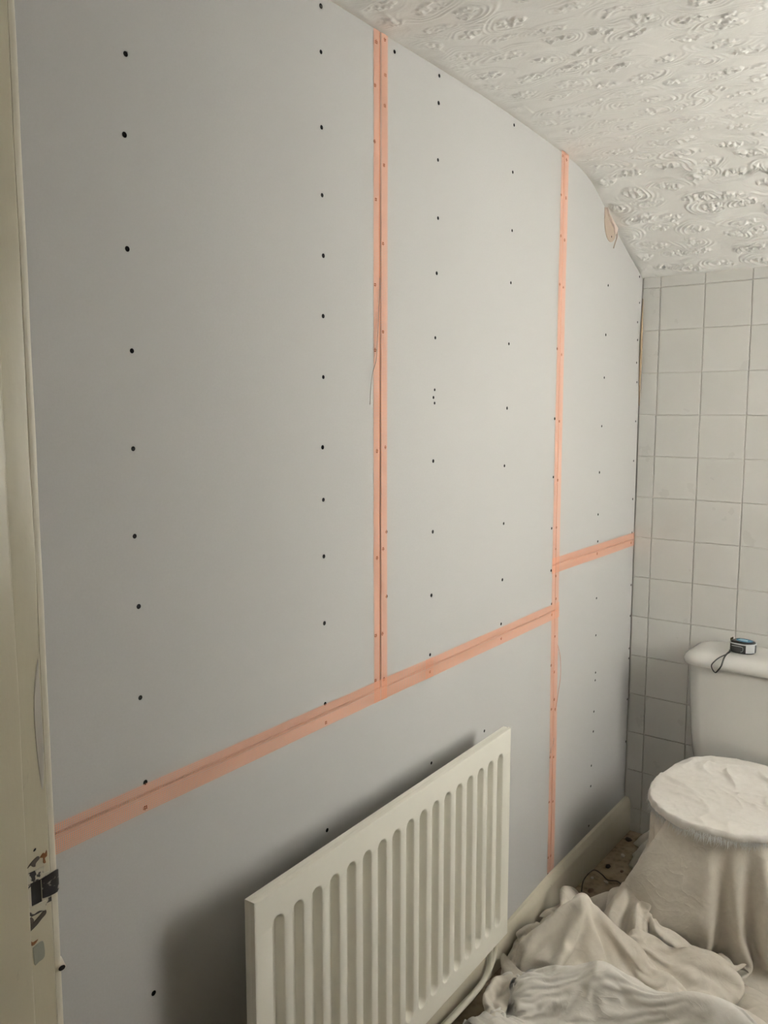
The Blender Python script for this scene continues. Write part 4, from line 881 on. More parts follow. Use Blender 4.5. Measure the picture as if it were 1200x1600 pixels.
-6,3,-7,3,3,6,6,-2,-5,1,1,-5,2,0,0,3,-4,2,0,1,2,-5,1,-1,2,-1,3,-3,0,1,1,-3,2,-1,1,0,-2,4,-3,-1,3,3,-6,1,0,8,1,-11,-8,3,5,1,-2,4,0,-1,
11,2,-15,-2,2,8,2,-4,-3,-1,2,2,0,0,-4,2,-3,3,-1,2,0,-4,0,2,-1,2,0,-2,0,2,-1,-1,0,-1,1,0,-3,4,0,0,4,-3,0,-3,5,6,-5,-12,1,5,6,-1,-2,-4,3,-2,
-10,-10,15,8,1,-1,0,-2,0,-1,-1,9,-5,-6,7,-9,6,-2,-1,7,-4,-3,2,1,-1,2,0,-1,0,0,0,-1,1,2,3,6,-9,-2,0,1,4,-11,5,1,7,2,-13,-6,7,-1,0,-1,2,2,-1,1,
-7,5,-9,20,5,-3,-14,0,-6,3,8,-5,-4,12,-1,-7,2,0,2,2,-4,-2,3,1,-3,7,-3,-2,0,1,0,-1,6,7,0,-6,-4,-6,2,6,-6,-3,1,8,3,-2,-15,3,8,0,-4,1,3,-2,0,0,
-12,2,8,-2,21,-21,-1,3,2,-8,-4,3,9,-1,-3,9,0,-1,-4,3,-6,1,1,2,5,-1,-5,0,0,1,1,0,0,-10,-2,9,8,-11,7,2,-10,3,11,-2,2,-14,-3,6,2,-1,1,0,-2,3,-1,1,
6,-3,-7,3,-3,-1,0,0,8,4,-7,-1,1,-1,-4,3,6,-6,3,-1,-7,8,6,8,-4,-6,-10,3,2,0,1,1,-11,2,0,-3,9,0,8,-10,-1,5,5,3,-3,-15,3,6,-1,1,-1,1,1,-2,1,0,
-6,8,10,-14,-9,1,4,-4,3,13,3,-9,1,-3,3,-4,3,3,-3,-2,2,12,5,-6,-16,-4,3,5,2,-1,2,0,3,9,-15,-1,-5,7,-1,-4,3,5,1,7,-14,-1,-1,6,-2,1,0,-1,2,4,3,-8,
2,-4,-10,6,0,11,-9,6,4,-13,7,4,-5,-1,2,0,-4,9,-5,-6,3,-1,8,-1,-3,-7,2,4,2,0,0,2,3,2,-2,-9,-3,9,-6,0,4,5,-3,-1,-10,5,2,0,2,0,3,5,3,-1,-9,-2,
-1,4,0,4,-7,6,-7,2,2,11,0,-4,-8,-2,-1,1,-4,1,10,-14,5,-5,-2,9,12,-6,-6,1,0,-1,1,2,2,-1,3,-7,2,-4,-4,6,10,2,-2,-9,-6,1,3,5,4,4,4,-1,-7,-11,-3,6,
0,-7,2,-1,11,-5,3,-3,3,7,2,3,-2,-8,-4,-1,-1,-5,0,10,-2,-3,-7,-3,12,2,4,-2,-1,-4,0,3,2,0,3,2,-7,-1,2,2,-1,-5,-3,-2,2,-3,12,7,4,0,-7,-14,-9,2,6,5,
9,-1,6,-5,-8,14,-1,-15,6,5,5,1,-1,1,0,-2,-1,-3,-2,-4,2,1,-8,-7,2,11,4,11,-5,-12,-4,11,2,-5,5,3,-2,-1,-1,1,-2,3,2,-17,2,-5,6,4,5,-10,-12,-3,7,8,2,-2,
5,6,-4,-1,5,1,-7,-6,0,8,2,3,5,-2,-6,-2,0,2,1,2,4,3,2,-3,-3,6,0,-3,4,-3,-3,4,-1,-7,6,-2,3,-2,0,-1,-5,0,-4,-6,-4,3,8,-1,-13,-10,1,11,5,-2,0,0,
5,3,5,1,-2,-5,6,-11,-4,2,12,5,2,0,-1,-5,-6,-2,1,3,0,2,3,6,2,-1,1,-2,1,2,0,-1,-3,2,-1,0,1,0,-5,-8,1,2,-9,0,-6,8,-5,0,-10,-1,10,5,-4,0,0,2,
9,-6,0,3,-7,0,15,-4,-13,1,0,3,6,1,2,2,0,-2,-1,2,2,2,0,1,4,2,0,0,0,0,0,0,0,0,-2,1,1,-1,-2,-3,-3,-5,-12,5,8,4,-1,-18,-3,8,4,-5,2,1,0,0,
3,3,-3,5,4,-5,1,6,-16,1,-3,-1,-5,-2,4,5,7,8,5,-1,1,0,1,0,0,3,1,0,0,1,-1,0,0,-1,-2,3,0,-1,-1,0,-3,-11,0,5,4,2,-11,-13,-1,10,-3,0,3,0,-3,4,
10,-3,3,-15,-1,6,-3,12,-3,-9,-2,1,11,10,-1,1,2,1,1,0,-1,1,-1,-1,0,0,2,2,-1,0,1,-1,0,0,0,0,0,-1,0,0,-2,-4,4,-1,0,-6,-16,2,2,-2,0,5,-3,-2,11,-5,
3,3,3,1,2,-3,-5,-15,16,-7,13,4,-7,0,6,5,3,-2,0,1,0,0,1,0,-2,0,1,1,0,0,0,1,0,-1,0,0,0,-1,0,1,-1,-2,-2,1,1,-12,-2,-3,2,-4,4,-5,2,11,-1,-11,
8,-1,-11,1,-3,-5,-1,17,-14,7,-3,14,11,1,0,1,0,0,-1,1,0,0,0,-1,0,0,1,0,0,0,1,-1,0,0,0,0,-1,0,1,-1,-2,-2,2,0,-7,-7,1,4,-2,-7,-2,8,10,-5,-15,0,
-9,-3,0,7,1,3,6,-6,11,-7,4,2,7,5,0,-2,1,1,1,0,0,0,-1,1,0,-1,1,0,0,1,-1,1,0,-1,0,0,-1,0,0,0,-3,0,-2,-7,-3,5,5,1,-1,-1,-3,2,-15,-13,2,8,
-6,1,9,-2,2,2,-5,11,3,-13,1,1,3,9,6,-1,-1,1,0,0,1,0,0,0,-1,1,0,0,0,0,1,-1,1,-1,1,-1,-1,1,-1,-2,-1,-3,-4,2,2,3,-1,-1,3,-1,-1,-23,-9,9,7,-2,
4,2,1,2,1,2,1,-4,-1,-5,-2,0,-5,6,12,8,-1,0,0,1,0,-1,1,-1,1,-1,0,1,0,0,0,1,-1,0,0,-1,1,-1,0,-2,-3,-2,2,1,1,-1,-1,0,0,2,-12,0,-3,7,-1,-7,
9,2,0,-6,-4,-1,0,-3,6,2,-4,-2,0,-3,2,12,11,0,1,0,0,0,0,0,0,-1,1,0,1,-1,1,0,0,0,-1,0,-1,0,-1,-3,-2,2,0,0,-1,0,1,-1,-2,-2,-1,-1,3,-23,8,4,
8,-7,-3,5,-6,-6,2,3,1,11,-6,0,1,0,-1,1,6,11,2,-1,0,1,0,0,0,0,-1,1,0,0,0,0,0,0,0,-1,1,-1,-4,-1,1,0,0,-1,0,0,1,1,-1,-1,-1,0,-4,-3,-18,9,
9,-1,-8,-6,5,6,0,0,-4,8,-5,1,1,-3,1,1,1,5,8,3,0,-1,0,1,0,0,-1,0,1,1,0,0,0,0,-1,0,-1,-3,-1,0,0,0,-1,0,0,1,1,-2,-5,-5,-1,-1,4,-1,-8,-1,
-6,5,3,4,4,-6,-3,-2,-11,-1,5,5,8,3,-2,0,1,0,5,8,2,0,-1,0,0,1,0,-1,1,0,0,1,-1,0,-1,0,-1,-2,-1,0,0,-1,0,0,1,-2,-6,-5,-3,0,0,1,2,1,-1,-4,
-8,-2,4,4,-3,-2,-2,-3,7,-7,8,0,2,7,1,1,0,0,0,6,7,2,0,0,-1,0,1,-1,0,1,0,1,0,-1,0,0,-3,-2,1,-1,-1,0,0,0,-3,-5,-2,1,1,0,1,1,-4,0,-1,-4,
6,5,-1,-7,1,-2,3,7,1,2,-9,-1,-4,0,5,-1,1,1,1,-1,7,7,1,-1,0,1,0,0,-1,1,0,0,0,-1,1,-2,-3,1,-1,0,0,0,-2,-3,-3,2,1,0,0,1,1,-1,-7,-2,2,-7,
16,-6,-8,3,-4,4,7,-1,1,5,-4,-3,2,-3,-5,1,0,1,0,1,0,7,7,1,0,-2,1,1,0,0,1,0,-1,0,-2,-2,0,-1,-1,0,0,-3,-2,0,1,0,1,0,2,-1,-2,-5,1,3,-5,-4,
-4,-4,3,9,4,2,-1,4,0,-1,0,0,-3,0,0,-4,-1,-1,1,1,1,1,7,7,0,1,-1,0,-1,-3,-3,-3,3,4,0,-1,0,-1,0,0,-3,-1,0,0,1,0,0,1,-2,-1,0,0,0,-5,-1,-5,
-1,7,12,-3,2,3,0,0,1,-5,2,-8,-3,3,-1,-2,-1,-1,-1,0,0,1,2,9,5,-2,-3,-6,-6,-5,-1,5,-2,1,6,8,0,0,-1,-3,0,0,1,0,0,0,0,-1,-1,-1,-5,-3,1,-1,2,7,
14,7,-3,-1,2,3,-2,-4,3,0,2,-1,-11,-4,4,0,-4,1,0,-1,-1,0,1,1,7,-5,-6,-3,0,1,0,-1,0,1,1,4,10,0,-2,0,0,0,0,-1,0,-1,-1,-2,-2,-2,-1,0,0,5,7,2,
17,-4,3,1,-2,1,-1,1,1,2,-2,0,-1,-12,-1,5,1,-4,1,0,0,-1,0,0,-3,-3,-1,2,0,0,0,-1,1,0,0,-1,5,9,0,0,-1,0,-1,0,-1,-1,-2,-2,-1,0,0,5,4,5,0,0,
19,0,0,0,-1,-2,1,-2,-3,-3,1,-5,3,5,-6,-4,4,1,-3,0,1,0,-1,-1,-5,-2,3,0,0,0,0,0,1,-1,0,0,1,7,3,-1,1,-1,0,-2,-2,-1,0,0,0,0,5,6,2,0,-1,0,
18,2,-3,1,1,-2,0,-2,-11,2,-1,0,5,6,-1,-5,-7,2,2,-2,0,0,1,-2,-7,4,-1,0,0,0,1,-1,0,0,-1,2,0,0,8,-1,-2,0,-2,0,0,0,0,0,2,6,6,0,0,-1,1,-1,
17,-1,-1,-9,0,-12,-1,4,15,-1,-2,0,-4,-7,9,6,0,-6,-4,3,-1,0,-1,-2,-2,1,0,-1,0,1,1,-1,0,0,-1,0,-1,1,6,2,-1,-2,0,0,0,0,0,3,7,4,0,-1,0,-1,0,1,
0,-6,-3,3,0,16,1,-2,-6,0,-1,-2,-3,-3,0,2,5,6,2,-4,-2,1,0,-4,1,1,0,-2,0,0,0,0,0,-1,1,0,0,-1,3,5,0,0,0,0,0,1,2,7,1,1,-1,0,-1,1,0,-2,
3,5,7,-2,1,-3,-3,-2,1,-7,-5,0,0,2,-1,0,1,-2,1,3,2,-1,-1,1,1,0,0,-1,0,-1,1,-1,0,0,1,0,-1,1,1,5,1,1,0,0,0,3,6,1,1,-1,0,0,0,-2,-4,-4,
7,-1,-2,2,-3,-4,-1,-4,-1,7,3,-6,-6,7,-2,-1,0,3,0,-1,-1,0,1,2,0,-2,2,2,-1,1,-3,1,0,1,1,-1,0,1,-1,5,2,0,0,1,4,5,2,0,0,-1,0,-2,-3,-4,-4,-3,
14,-9,-5,0,-5,-1,2,7,-2,-10,0,5,8,-7,-3,0,1,-1,1,1,1,-1,0,3,-1,0,1,3,-1,0,-2,1,0,0,-1,0,1,1,-1,2,4,2,0,4,6,1,0,0,-2,-2,-4,-4,-2,-2,0,4,
-5,0,0,2,6,-7,-3,3,6,7,-3,4,-1,-10,3,0,-1,-1,-3,-2,-1,1,-1,2,3,1,-1,2,2,-3,0,0,0,0,0,0,1,-2,1,1,4,2,6,6,-1,-2,-2,-5,-5,-3,-3,0,5,1,5,1,
1,1,-4,-3,2,12,0,-5,3,-1,-5,0,-5,2,-2,-1,-1,1,2,0,0,-3,0,1,6,0,0,-2,0,0,1,0,0,0,0,1,0,-1,1,-3,5,4,1,-7,-3,-2,-1,2,6,2,2,-1,-4,4,-4,-2,
5,4,-3,-3,-3,3,5,-4,-7,8,5,-5,-1,4,-9,-5,0,-3,0,1,-1,2,1,-2,7,1,0,-1,0,1,1,-1,0,0,1,0,-1,1,0,2,-2,-6,-2,0,-1,1,-3,0,3,7,1,3,-1,0,1,0,
-8,6,3,3,1,-6,-4,3,6,-12,4,6,1,-3,-7,1,1,2,-3,-3,0,0,0,0,4,4,0,1,-1,1,-1,1,0,1,0,0,0,0,-2,-3,3,-2,2,-1,5,0,5,1,-5,-2,-1,-1,1,-1,2,2,
8,-10,4,4,2,-2,1,-3,-3,10,-7,-3,-4,-5,4,2,-4,-3,3,1,-1,-2,-2,0,0,10,0,-1,1,-1,1,0,1,1,-1,0,0,0,-2,10,-12,3,-5,1,-2,5,3,2,3,-10,7,2,-1,-1,-1,-2,
-5,8,4,0,-2,1,2,-3,-4,3,5,-9,8,0,-12,-7,0,1,-2,1,1,1,0,-1,-1,6,5,-1,0,1,0,0,2,-1,0,-1,1,-1,12,-7,0,1,3,0,-3,-9,-1,-1,1,7,-3,0,1,1,1,2,
14,-10,-1,-5,0,-1,-4,11,-1,-10,-3,1,-7,0,7,-5,0,1,1,0,0,0,1,0,0,0,9,3,-1,0,0,1,-1,0,-1,13,0,0,-11,1,-1,-2,-1,4,6,3,-5,2,-2,4,-4,-3,0,3,-2,-1])
HEAP = (86, 96, [
121,15,9,0,-6,-14,-14,-8,12,-5,7,5,-2,9,15,4,14,12,-8,0,12,8,8,10,19,13,17,12,15,16,15,16,4,11,15,12,15,21,20,18,13,11,9,15,14,15,17,16,16,16,15,8,12,17,17,18,15,16,12,13,17,17,17,14,15,11,16,17,17,16,15,17,16,17,17,17,17,17,16,12,15,12,12,15,9,10,12,10,8,-7,-7,-12,0,15,6,5,
0,0,5,-2,-1,0,-1,-4,-4,6,3,-4,10,-11,-3,2,-2,1,9,-5,-2,4,0,2,-4,5,-2,1,0,-1,-2,-1,9,-3,-2,3,-3,-2,3,3,-5,-5,8,0,-1,-1,-1,0,0,1,0,5,-1,-2,-1,-4,-1,0,0,1,1,-1,0,4,-6,4,-1,0,-2,1,1,-2,0,0,0,0,0,-1,-1,2,-3,0,3,-3,-1,-2,-2,5,8,3,0,-2,-1,-10,7,-6,
3,0,1,3,-6,1,-1,0,-6,7,-3,6,-4,6,-5,-1,-2,1,5,-1,-6,-3,5,0,2,-2,3,2,-3,-1,0,0,0,-1,2,0,4,-2,-2,3,0,0,-1,0,0,-2,-2,1,-1,0,2,2,2,-2,-4,-2,-2,-1,3,3,-1,1,-1,0,5,-2,-3,0,1,-1,0,0,0,-1,0,1,0,-2,-1,-1,0,3,-2,-7,2,1,1,0,-1,6,2,1,-2,-3,-3,6,
3,1,0,-1,4,-3,1,2,-12,3,-1,8,-3,4,-1,2,-2,-5,1,11,-4,-2,1,0,-4,0,-1,-3,1,0,1,-2,0,4,-1,-2,2,2,-3,-2,-2,7,0,-2,2,0,-2,-2,0,-4,2,3,3,-4,-6,1,3,1,2,0,0,-1,1,-1,2,1,1,-4,0,0,0,0,-1,1,0,0,-1,1,-3,1,0,1,1,-3,-5,3,2,-3,1,3,4,4,-8,4,-5,-5,
4,0,0,4,-3,0,1,-6,4,-8,6,-4,12,-6,4,1,0,-11,6,4,2,1,-6,2,-4,-1,-5,3,3,-3,1,-4,3,1,0,-3,0,-1,6,-5,0,5,-1,1,0,-1,-2,-3,-4,4,-3,2,0,-3,5,-1,1,0,0,1,0,2,-1,0,0,2,-1,2,-1,-4,-1,1,0,1,1,-1,1,0,3,-6,3,-1,-2,10,-9,-4,1,-1,0,5,6,-3,-4,0,-5,-4,
4,0,0,3,-1,0,-2,6,-3,-1,0,1,-1,-3,3,3,-6,-3,2,5,0,1,-1,-3,2,-5,3,-2,-3,4,-2,2,-5,3,-1,1,-4,1,-2,-4,12,0,-2,-2,-1,3,-4,-1,1,-4,1,-2,0,10,-1,0,-1,0,-1,-1,0,-1,1,-1,1,-1,3,-1,0,0,0,0,2,-1,-2,0,-1,1,-1,6,-7,-1,4,2,2,-3,-7,4,-3,-4,8,6,2,-7,-7,-4,
5,-1,0,1,1,-1,0,-2,-4,7,-6,0,2,6,-2,1,-9,1,1,-1,4,3,3,-1,1,-6,-1,2,-1,-1,2,0,-2,-2,-1,3,-1,-2,0,-3,2,2,3,1,-6,1,2,-2,1,-4,0,-1,3,0,4,1,-2,-1,-1,-1,0,0,0,0,1,1,-1,0,1,1,2,0,-1,-2,0,-1,0,0,-1,-5,3,0,0,1,11,-1,-7,-4,0,-3,0,7,-2,1,2,-6,
5,-1,0,0,-1,1,0,-4,2,-4,6,0,1,3,0,-2,-6,0,-3,-2,7,2,1,3,1,-2,-4,0,1,0,1,2,2,-4,1,-3,3,-6,-3,4,-2,-2,-1,2,2,-2,2,1,0,2,-4,0,-5,2,2,0,2,0,0,0,-2,0,-1,1,0,2,1,2,-2,2,1,-5,0,0,1,0,0,0,1,-5,2,-1,0,-1,7,4,-4,-7,0,5,0,-4,0,2,0,-1,
5,0,-1,-1,0,-1,1,0,5,-9,2,3,-1,-1,4,-4,2,-6,-2,4,0,2,2,-1,1,5,-3,-3,1,0,-1,-3,4,4,-1,0,-6,3,-5,4,-4,-4,2,-3,5,-3,-1,4,1,0,0,-4,1,0,1,2,1,0,1,-2,0,-3,1,0,1,0,3,1,1,-2,-3,5,-6,2,-1,0,-1,-1,-1,3,0,3,0,0,-1,-1,3,-6,0,5,1,-5,5,2,-5,-2,
6,-1,-2,-2,0,1,3,-1,-7,4,1,-1,-3,7,-4,-7,5,7,-2,-3,-1,0,3,2,0,1,-1,1,-2,0,-2,3,-2,-1,4,2,-6,0,0,-2,1,-4,1,2,-3,2,1,-1,-2,2,-1,1,2,-2,1,1,0,0,-2,0,-3,2,0,1,0,1,1,1,-2,0,0,-4,6,-2,-1,1,-2,0,-1,3,1,0,-2,1,-1,-9,2,8,-3,0,-2,14,-2,-5,0,-3,
5,0,-4,-3,3,1,-1,2,7,-3,-6,-5,3,1,-4,-5,-1,7,6,-3,2,1,0,2,-2,3,2,-5,2,-1,1,1,1,-2,-2,2,2,-4,2,-8,3,-2,0,3,-1,-2,4,2,-1,-4,2,0,-1,0,-1,1,0,0,-1,-1,3,-1,0,0,0,1,-1,0,-3,3,-1,0,-1,1,1,-2,1,-3,1,5,0,-4,0,-1,0,0,1,2,-3,-2,-2,6,7,-7,2,1,
8,-10,0,-5,2,5,-5,8,-5,10,-3,-1,-2,-9,-1,4,-5,10,-2,3,2,-1,1,-7,2,5,3,-1,-4,1,0,1,0,1,-2,1,5,-5,-1,-3,-5,6,-2,-1,4,0,-3,1,-3,3,2,0,-2,0,1,-1,0,-1,1,0,0,1,-2,1,0,0,0,0,1,0,-1,3,-3,0,-1,0,3,-1,-2,0,2,0,-4,0,0,4,-4,-4,3,3,-2,0,2,3,-1,2,
8,-15,-3,0,3,0,1,2,-2,-3,9,6,-4,-5,-6,-1,10,2,-1,0,2,0,1,2,-8,0,4,6,-3,-4,2,-1,1,1,-1,0,3,1,-6,6,-1,-4,-1,-1,-2,5,0,-2,-3,5,0,-3,2,0,-2,1,-1,0,-1,3,0,-1,-1,0,1,-1,-1,1,0,1,0,1,-1,-1,1,1,-3,4,-1,-4,-2,1,1,1,-3,9,-4,-6,2,2,0,-6,1,10,-1,-1,
-3,-2,-6,-1,-2,2,9,-1,11,-9,-3,-4,-4,3,0,-3,12,-1,0,-1,1,4,-2,0,-1,-4,-1,4,6,-1,-3,1,0,3,1,-3,1,-1,1,4,0,-6,2,-3,1,-1,2,-4,3,-2,1,2,-2,1,1,-1,-1,0,2,-1,-1,-1,3,-1,0,-1,0,-1,2,-1,4,-4,4,-3,-1,0,0,-2,-2,5,-3,-4,2,1,-1,4,3,-6,2,-3,5,-6,2,1,1,1,
-4,-2,-5,-1,1,-3,-2,3,10,14,-6,-14,0,-2,-5,11,5,-5,1,3,-1,0,-2,0,6,-1,-4,-3,2,6,0,-2,1,0,0,1,0,0,-2,-3,3,3,-1,-1,0,-2,-3,2,6,-4,-2,2,2,0,-1,1,1,2,0,-4,0,2,-1,-1,-1,0,0,-1,1,0,2,0,0,0,-3,0,-2,-1,2,1,1,-2,1,-2,3,-2,8,-2,-1,-5,-4,13,-9,2,1,-3,
-3,-3,-4,-2,-1,2,-1,9,-1,6,-2,-1,-12,-1,6,4,1,2,-5,3,2,0,-1,3,0,2,-4,-1,1,-2,3,3,-1,-2,-1,0,0,4,-1,0,-7,10,-6,2,-3,3,-2,0,1,0,1,2,0,0,2,-1,0,0,-1,0,1,-1,-1,0,-2,-2,1,0,1,2,-1,2,-2,0,-1,-1,-1,-1,2,-1,1,0,1,-3,1,-2,9,4,-16,3,4,1,1,0,-1,0,
-4,0,-3,-4,1,0,3,2,7,-3,-9,-2,0,-2,6,6,2,-3,0,2,3,-2,-1,-2,4,-1,-3,1,0,2,-1,0,-2,3,0,-2,2,-3,3,6,-9,-4,6,-1,4,-2,0,-2,-1,5,1,0,0,1,-1,0,1,-2,0,2,-1,-1,0,-2,-1,0,-1,0,2,0,0,4,0,-5,2,0,-9,6,2,-2,1,2,-3,1,-5,2,0,16,-7,-4,-2,-10,18,-6,-2,3,
-4,-1,1,1,-6,0,4,2,2,-6,-4,1,0,4,6,1,-3,-3,3,2,-1,0,0,2,-1,-3,4,-3,-1,2,1,-2,2,-1,2,1,-5,2,4,1,6,-11,2,2,-2,0,-1,2,-1,1,0,1,2,-2,-2,0,0,0,-2,2,1,0,1,-1,-3,1,-1,0,0,0,1,2,0,0,-1,-3,-4,1,2,0,1,4,-3,-5,2,-1,0,4,11,-6,-12,4,4,1,1,5,
-3,0,-2,2,3,-6,2,4,-3,-5,-1,0,4,5,2,0,1,-1,-1,0,0,-1,-1,4,-3,-1,7,-1,-6,0,0,2,1,-1,-3,2,-4,6,0,0,4,-6,-1,0,2,0,0,0,2,0,0,-1,-1,-2,1,0,0,1,2,-1,-1,1,0,-1,-1,-1,0,-1,0,1,1,1,0,-1,-1,-9,7,-2,-2,3,1,2,-4,3,-1,0,-2,-6,9,2,-6,4,-1,-2,10,1,
-3,1,-1,-1,3,0,0,-3,-4,2,10,-6,5,2,0,0,-9,6,3,-3,-2,0,-1,-2,3,2,0,5,-8,0,1,0,1,-2,-2,-2,2,-2,5,2,3,-6,-5,4,1,3,0,0,0,1,-2,1,0,-1,0,-1,1,1,0,1,0,-1,-3,1,-1,0,1,-1,-1,1,1,0,-1,-1,-1,-4,8,-5,1,1,-1,2,0,2,-6,2,-5,1,-1,1,4,1,2,8,-9,13,
-6,7,-1,-5,2,-1,1,3,-7,1,1,11,4,-6,-3,4,-7,7,2,-5,-2,-2,2,0,-2,4,0,-1,4,-5,-1,1,-1,1,-2,-3,5,1,2,-3,4,-2,-3,0,0,1,1,0,1,0,0,-1,0,1,-2,1,-1,0,2,-3,2,1,-3,-1,1,1,-1,0,0,0,0,0,-2,-3,3,0,2,2,3,-5,1,-2,2,1,-4,-1,-3,1,-1,6,3,-2,0,-1,-4,0,
-6,1,4,-3,1,1,1,-4,8,-9,-3,7,8,-8,5,-1,0,2,-3,5,-2,-2,-2,-2,0,3,1,-4,8,-3,-2,-1,0,1,-1,1,0,0,1,-2,2,3,-7,1,0,0,2,2,0,-1,0,0,-1,0,0,-1,0,-1,0,1,0,-3,1,-1,3,-1,-1,0,1,0,0,0,-4,2,-1,2,1,4,3,-3,-5,1,1,2,-4,-4,-2,2,4,-4,5,-3,0,-1,1,-5,
-6,6,-2,-1,-1,2,1,-7,0,2,5,2,-1,4,-2,-6,8,-1,2,0,-4,-4,4,-3,3,-1,-1,1,-1,4,-2,-1,-1,1,1,-2,2,3,-4,0,0,5,-4,-1,1,-4,4,4,-1,0,-1,0,-2,-2,2,1,-2,0,1,-1,-2,0,0,0,2,-1,-2,0,1,0,1,0,-4,1,0,4,1,4,-1,6,-8,-6,5,0,0,-6,0,-1,3,-2,-1,4,0,-2,-2,7,
-4,4,-3,1,-2,3,5,-3,-10,0,6,6,-4,6,-1,-7,6,-3,4,-1,2,-8,1,2,0,-1,2,1,-5,2,2,0,0,-6,5,5,-1,-1,-3,1,-1,3,-1,-2,-5,4,3,1,4,-3,-1,-1,1,-1,1,-3,0,2,-1,-3,0,0,2,1,0,0,-1,-1,0,0,-1,0,-2,0,-1,7,3,1,0,1,2,-8,-1,1,7,-9,-4,2,-1,0,-1,3,-4,-1,2,8,
-1,-1,0,1,-4,2,-2,-2,-3,4,3,3,4,5,-3,-6,4,-4,3,0,2,-4,-5,2,-1,1,-1,4,0,-1,-2,2,-4,6,3,-1,-1,-1,-3,3,-6,8,0,-5,3,1,1,2,-3,0,1,-2,0,0,0,-2,1,-1,0,-1,0,1,-1,2,-2,1,2,2,-4,-1,0,0,-3,4,5,5,-3,-1,-1,-1,-6,9,-4,-3,5,1,-7,-4,-1,2,4,-2,1,-5,4,-2,
0,-1,0,0,-4,0,-2,-2,2,7,3,-1,3,2,-7,-1,0,3,0,1,-1,4,-8,0,2,0,0,-1,6,-3,0,-5,4,0,3,1,0,-6,-1,0,-1,5,2,0,0,1,2,-3,-2,1,0,-2,0,1,0,0,-2,-3,1,2,1,-2,1,-1,1,0,0,-2,3,0,-1,-1,1,3,-1,2,4,-4,-1,0,-2,1,-2,0,3,3,-4,-8,0,3,3,-1,-4,2,-2,0,
5,-7,0,0,-2,-1,-2,4,7,0,-1,-1,1,-5,-7,8,-1,4,-1,0,-2,5,-3,0,0,-2,1,1,-2,3,-1,1,-1,0,-1,2,0,-6,4,-1,0,3,3,-2,1,1,-1,-2,2,0,-1,-4,1,4,-1,-2,0,1,-5,5,-2,-1,0,0,0,-1,1,1,0,1,0,-3,3,2,0,0,1,1,-4,-2,3,-3,1,0,2,0,-1,-8,2,5,-2,-4,4,0,-1,-1,
7,-7,-2,-1,0,8,-4,3,2,2,-5,-1,-2,-10,6,5,3,-1,-3,-1,2,3,-1,-2,-1,-1,0,0,2,-2,1,3,-3,0,0,1,0,1,-2,-2,4,-3,3,1,1,0,0,0,-4,0,3,-1,-1,0,0,-2,2,-3,0,-1,2,0,2,-1,-1,0,0,0,2,0,-2,0,2,-1,2,2,-1,0,-1,-2,6,-6,0,0,1,3,1,-7,-1,-1,3,-3,3,4,-4,0,
1,-2,-2,0,1,7,0,1,2,-1,-1,-1,-1,2,-3,1,-2,-3,0,-2,2,1,4,-3,-3,2,0,0,2,-2,2,-2,1,0,0,-1,1,2,0,-6,3,-3,5,1,0,0,-2,2,-4,1,-2,4,-1,-1,0,-1,-1,-2,2,0,1,3,-3,2,-2,0,0,3,-1,-2,-1,-2,9,-5,2,1,-1,-1,0,0,0,-2,1,0,1,1,1,-1,-4,0,-5,7,-1,4,2,-12,
2,-1,0,-2,2,5,2,0,0,0,-2,-1,-3,3,0,-3,-1,-1,0,0,-1,2,4,-2,-1,-1,-3,0,0,5,-1,-2,2,-1,-1,1,0,4,-2,-5,-2,3,2,2,-1,-1,-1,0,1,-2,1,3,-1,-2,-3,2,-1,-1,1,0,1,0,1,0,2,-2,1,0,0,1,-4,-1,2,2,1,-1,0,0,1,-1,1,-2,0,0,1,1,-1,0,0,-4,1,2,1,1,3,-2,
-2,1,3,0,5,-1,0,-2,3,1,-2,-6,4,0,-2,-1,-2,0,-1,1,0,2,3,-1,2,-9,2,1,1,1,0,0,-4,1,1,0,1,3,-1,0,-6,3,2,0,0,-1,-1,-1,5,0,-1,-1,2,-2,-6,3,-3,1,1,2,-1,0,2,1,-2,2,-1,1,0,-1,0,-1,-3,5,0,0,-1,-1,2,1,-1,-3,2,1,-1,1,-1,1,0,0,1,-2,-1,3,2,4,
-4,-1,-1,5,11,-2,-2,-3,0,0,-2,5,-6,-7,10,-3,-1,1,-1,0,1,1,-2,4,-1,-3,1,0,1,0,3,-4,3,-5,1,0,0,2,2,4,-11,2,1,1,0,0,-1,-2,2,-2,3,0,1,2,-5,-1,-2,4,-2,1,0,1,1,-2,2,-1,3,-2,0,-1,-1,2,-2,3,0,-1,-2,0,1,4,-1,-2,0,0,1,-1,-1,2,1,-5,5,1,-1,-1,3,3,
-10,7,1,-3,-2,2,8,-3,-2,1,2,4,-12,3,-1,2,1,1,0,0,0,0,3,0,-7,9,-3,-1,0,0,-2,0,1,0,-1,1,0,2,2,-2,-1,-3,1,1,0,0,-1,-2,1,3,-2,3,0,-3,-3,1,7,-4,-2,1,0,2,-2,0,0,2,-1,1,-1,-1,1,1,1,1,-1,-2,0,0,1,2,-1,0,0,-1,1,-2,5,1,-5,-4,4,1,-1,1,2,3,
-11,2,9,7,-14,-4,2,6,1,2,6,-3,-8,2,0,4,-2,0,0,1,-1,0,3,-2,4,-4,-1,0,0,-1,-2,2,1,0,-1,0,1,0,2,-1,3,-6,1,1,0,-1,0,1,-2,1,0,0,1,1,-1,-1,-1,0,1,0,2,-1,0,-1,1,1,0,-1,0,0,1,0,1,0,0,0,-1,0,0,1,0,0,-1,1,0,-2,6,2,-12,4,0,2,-1,1,3,2,
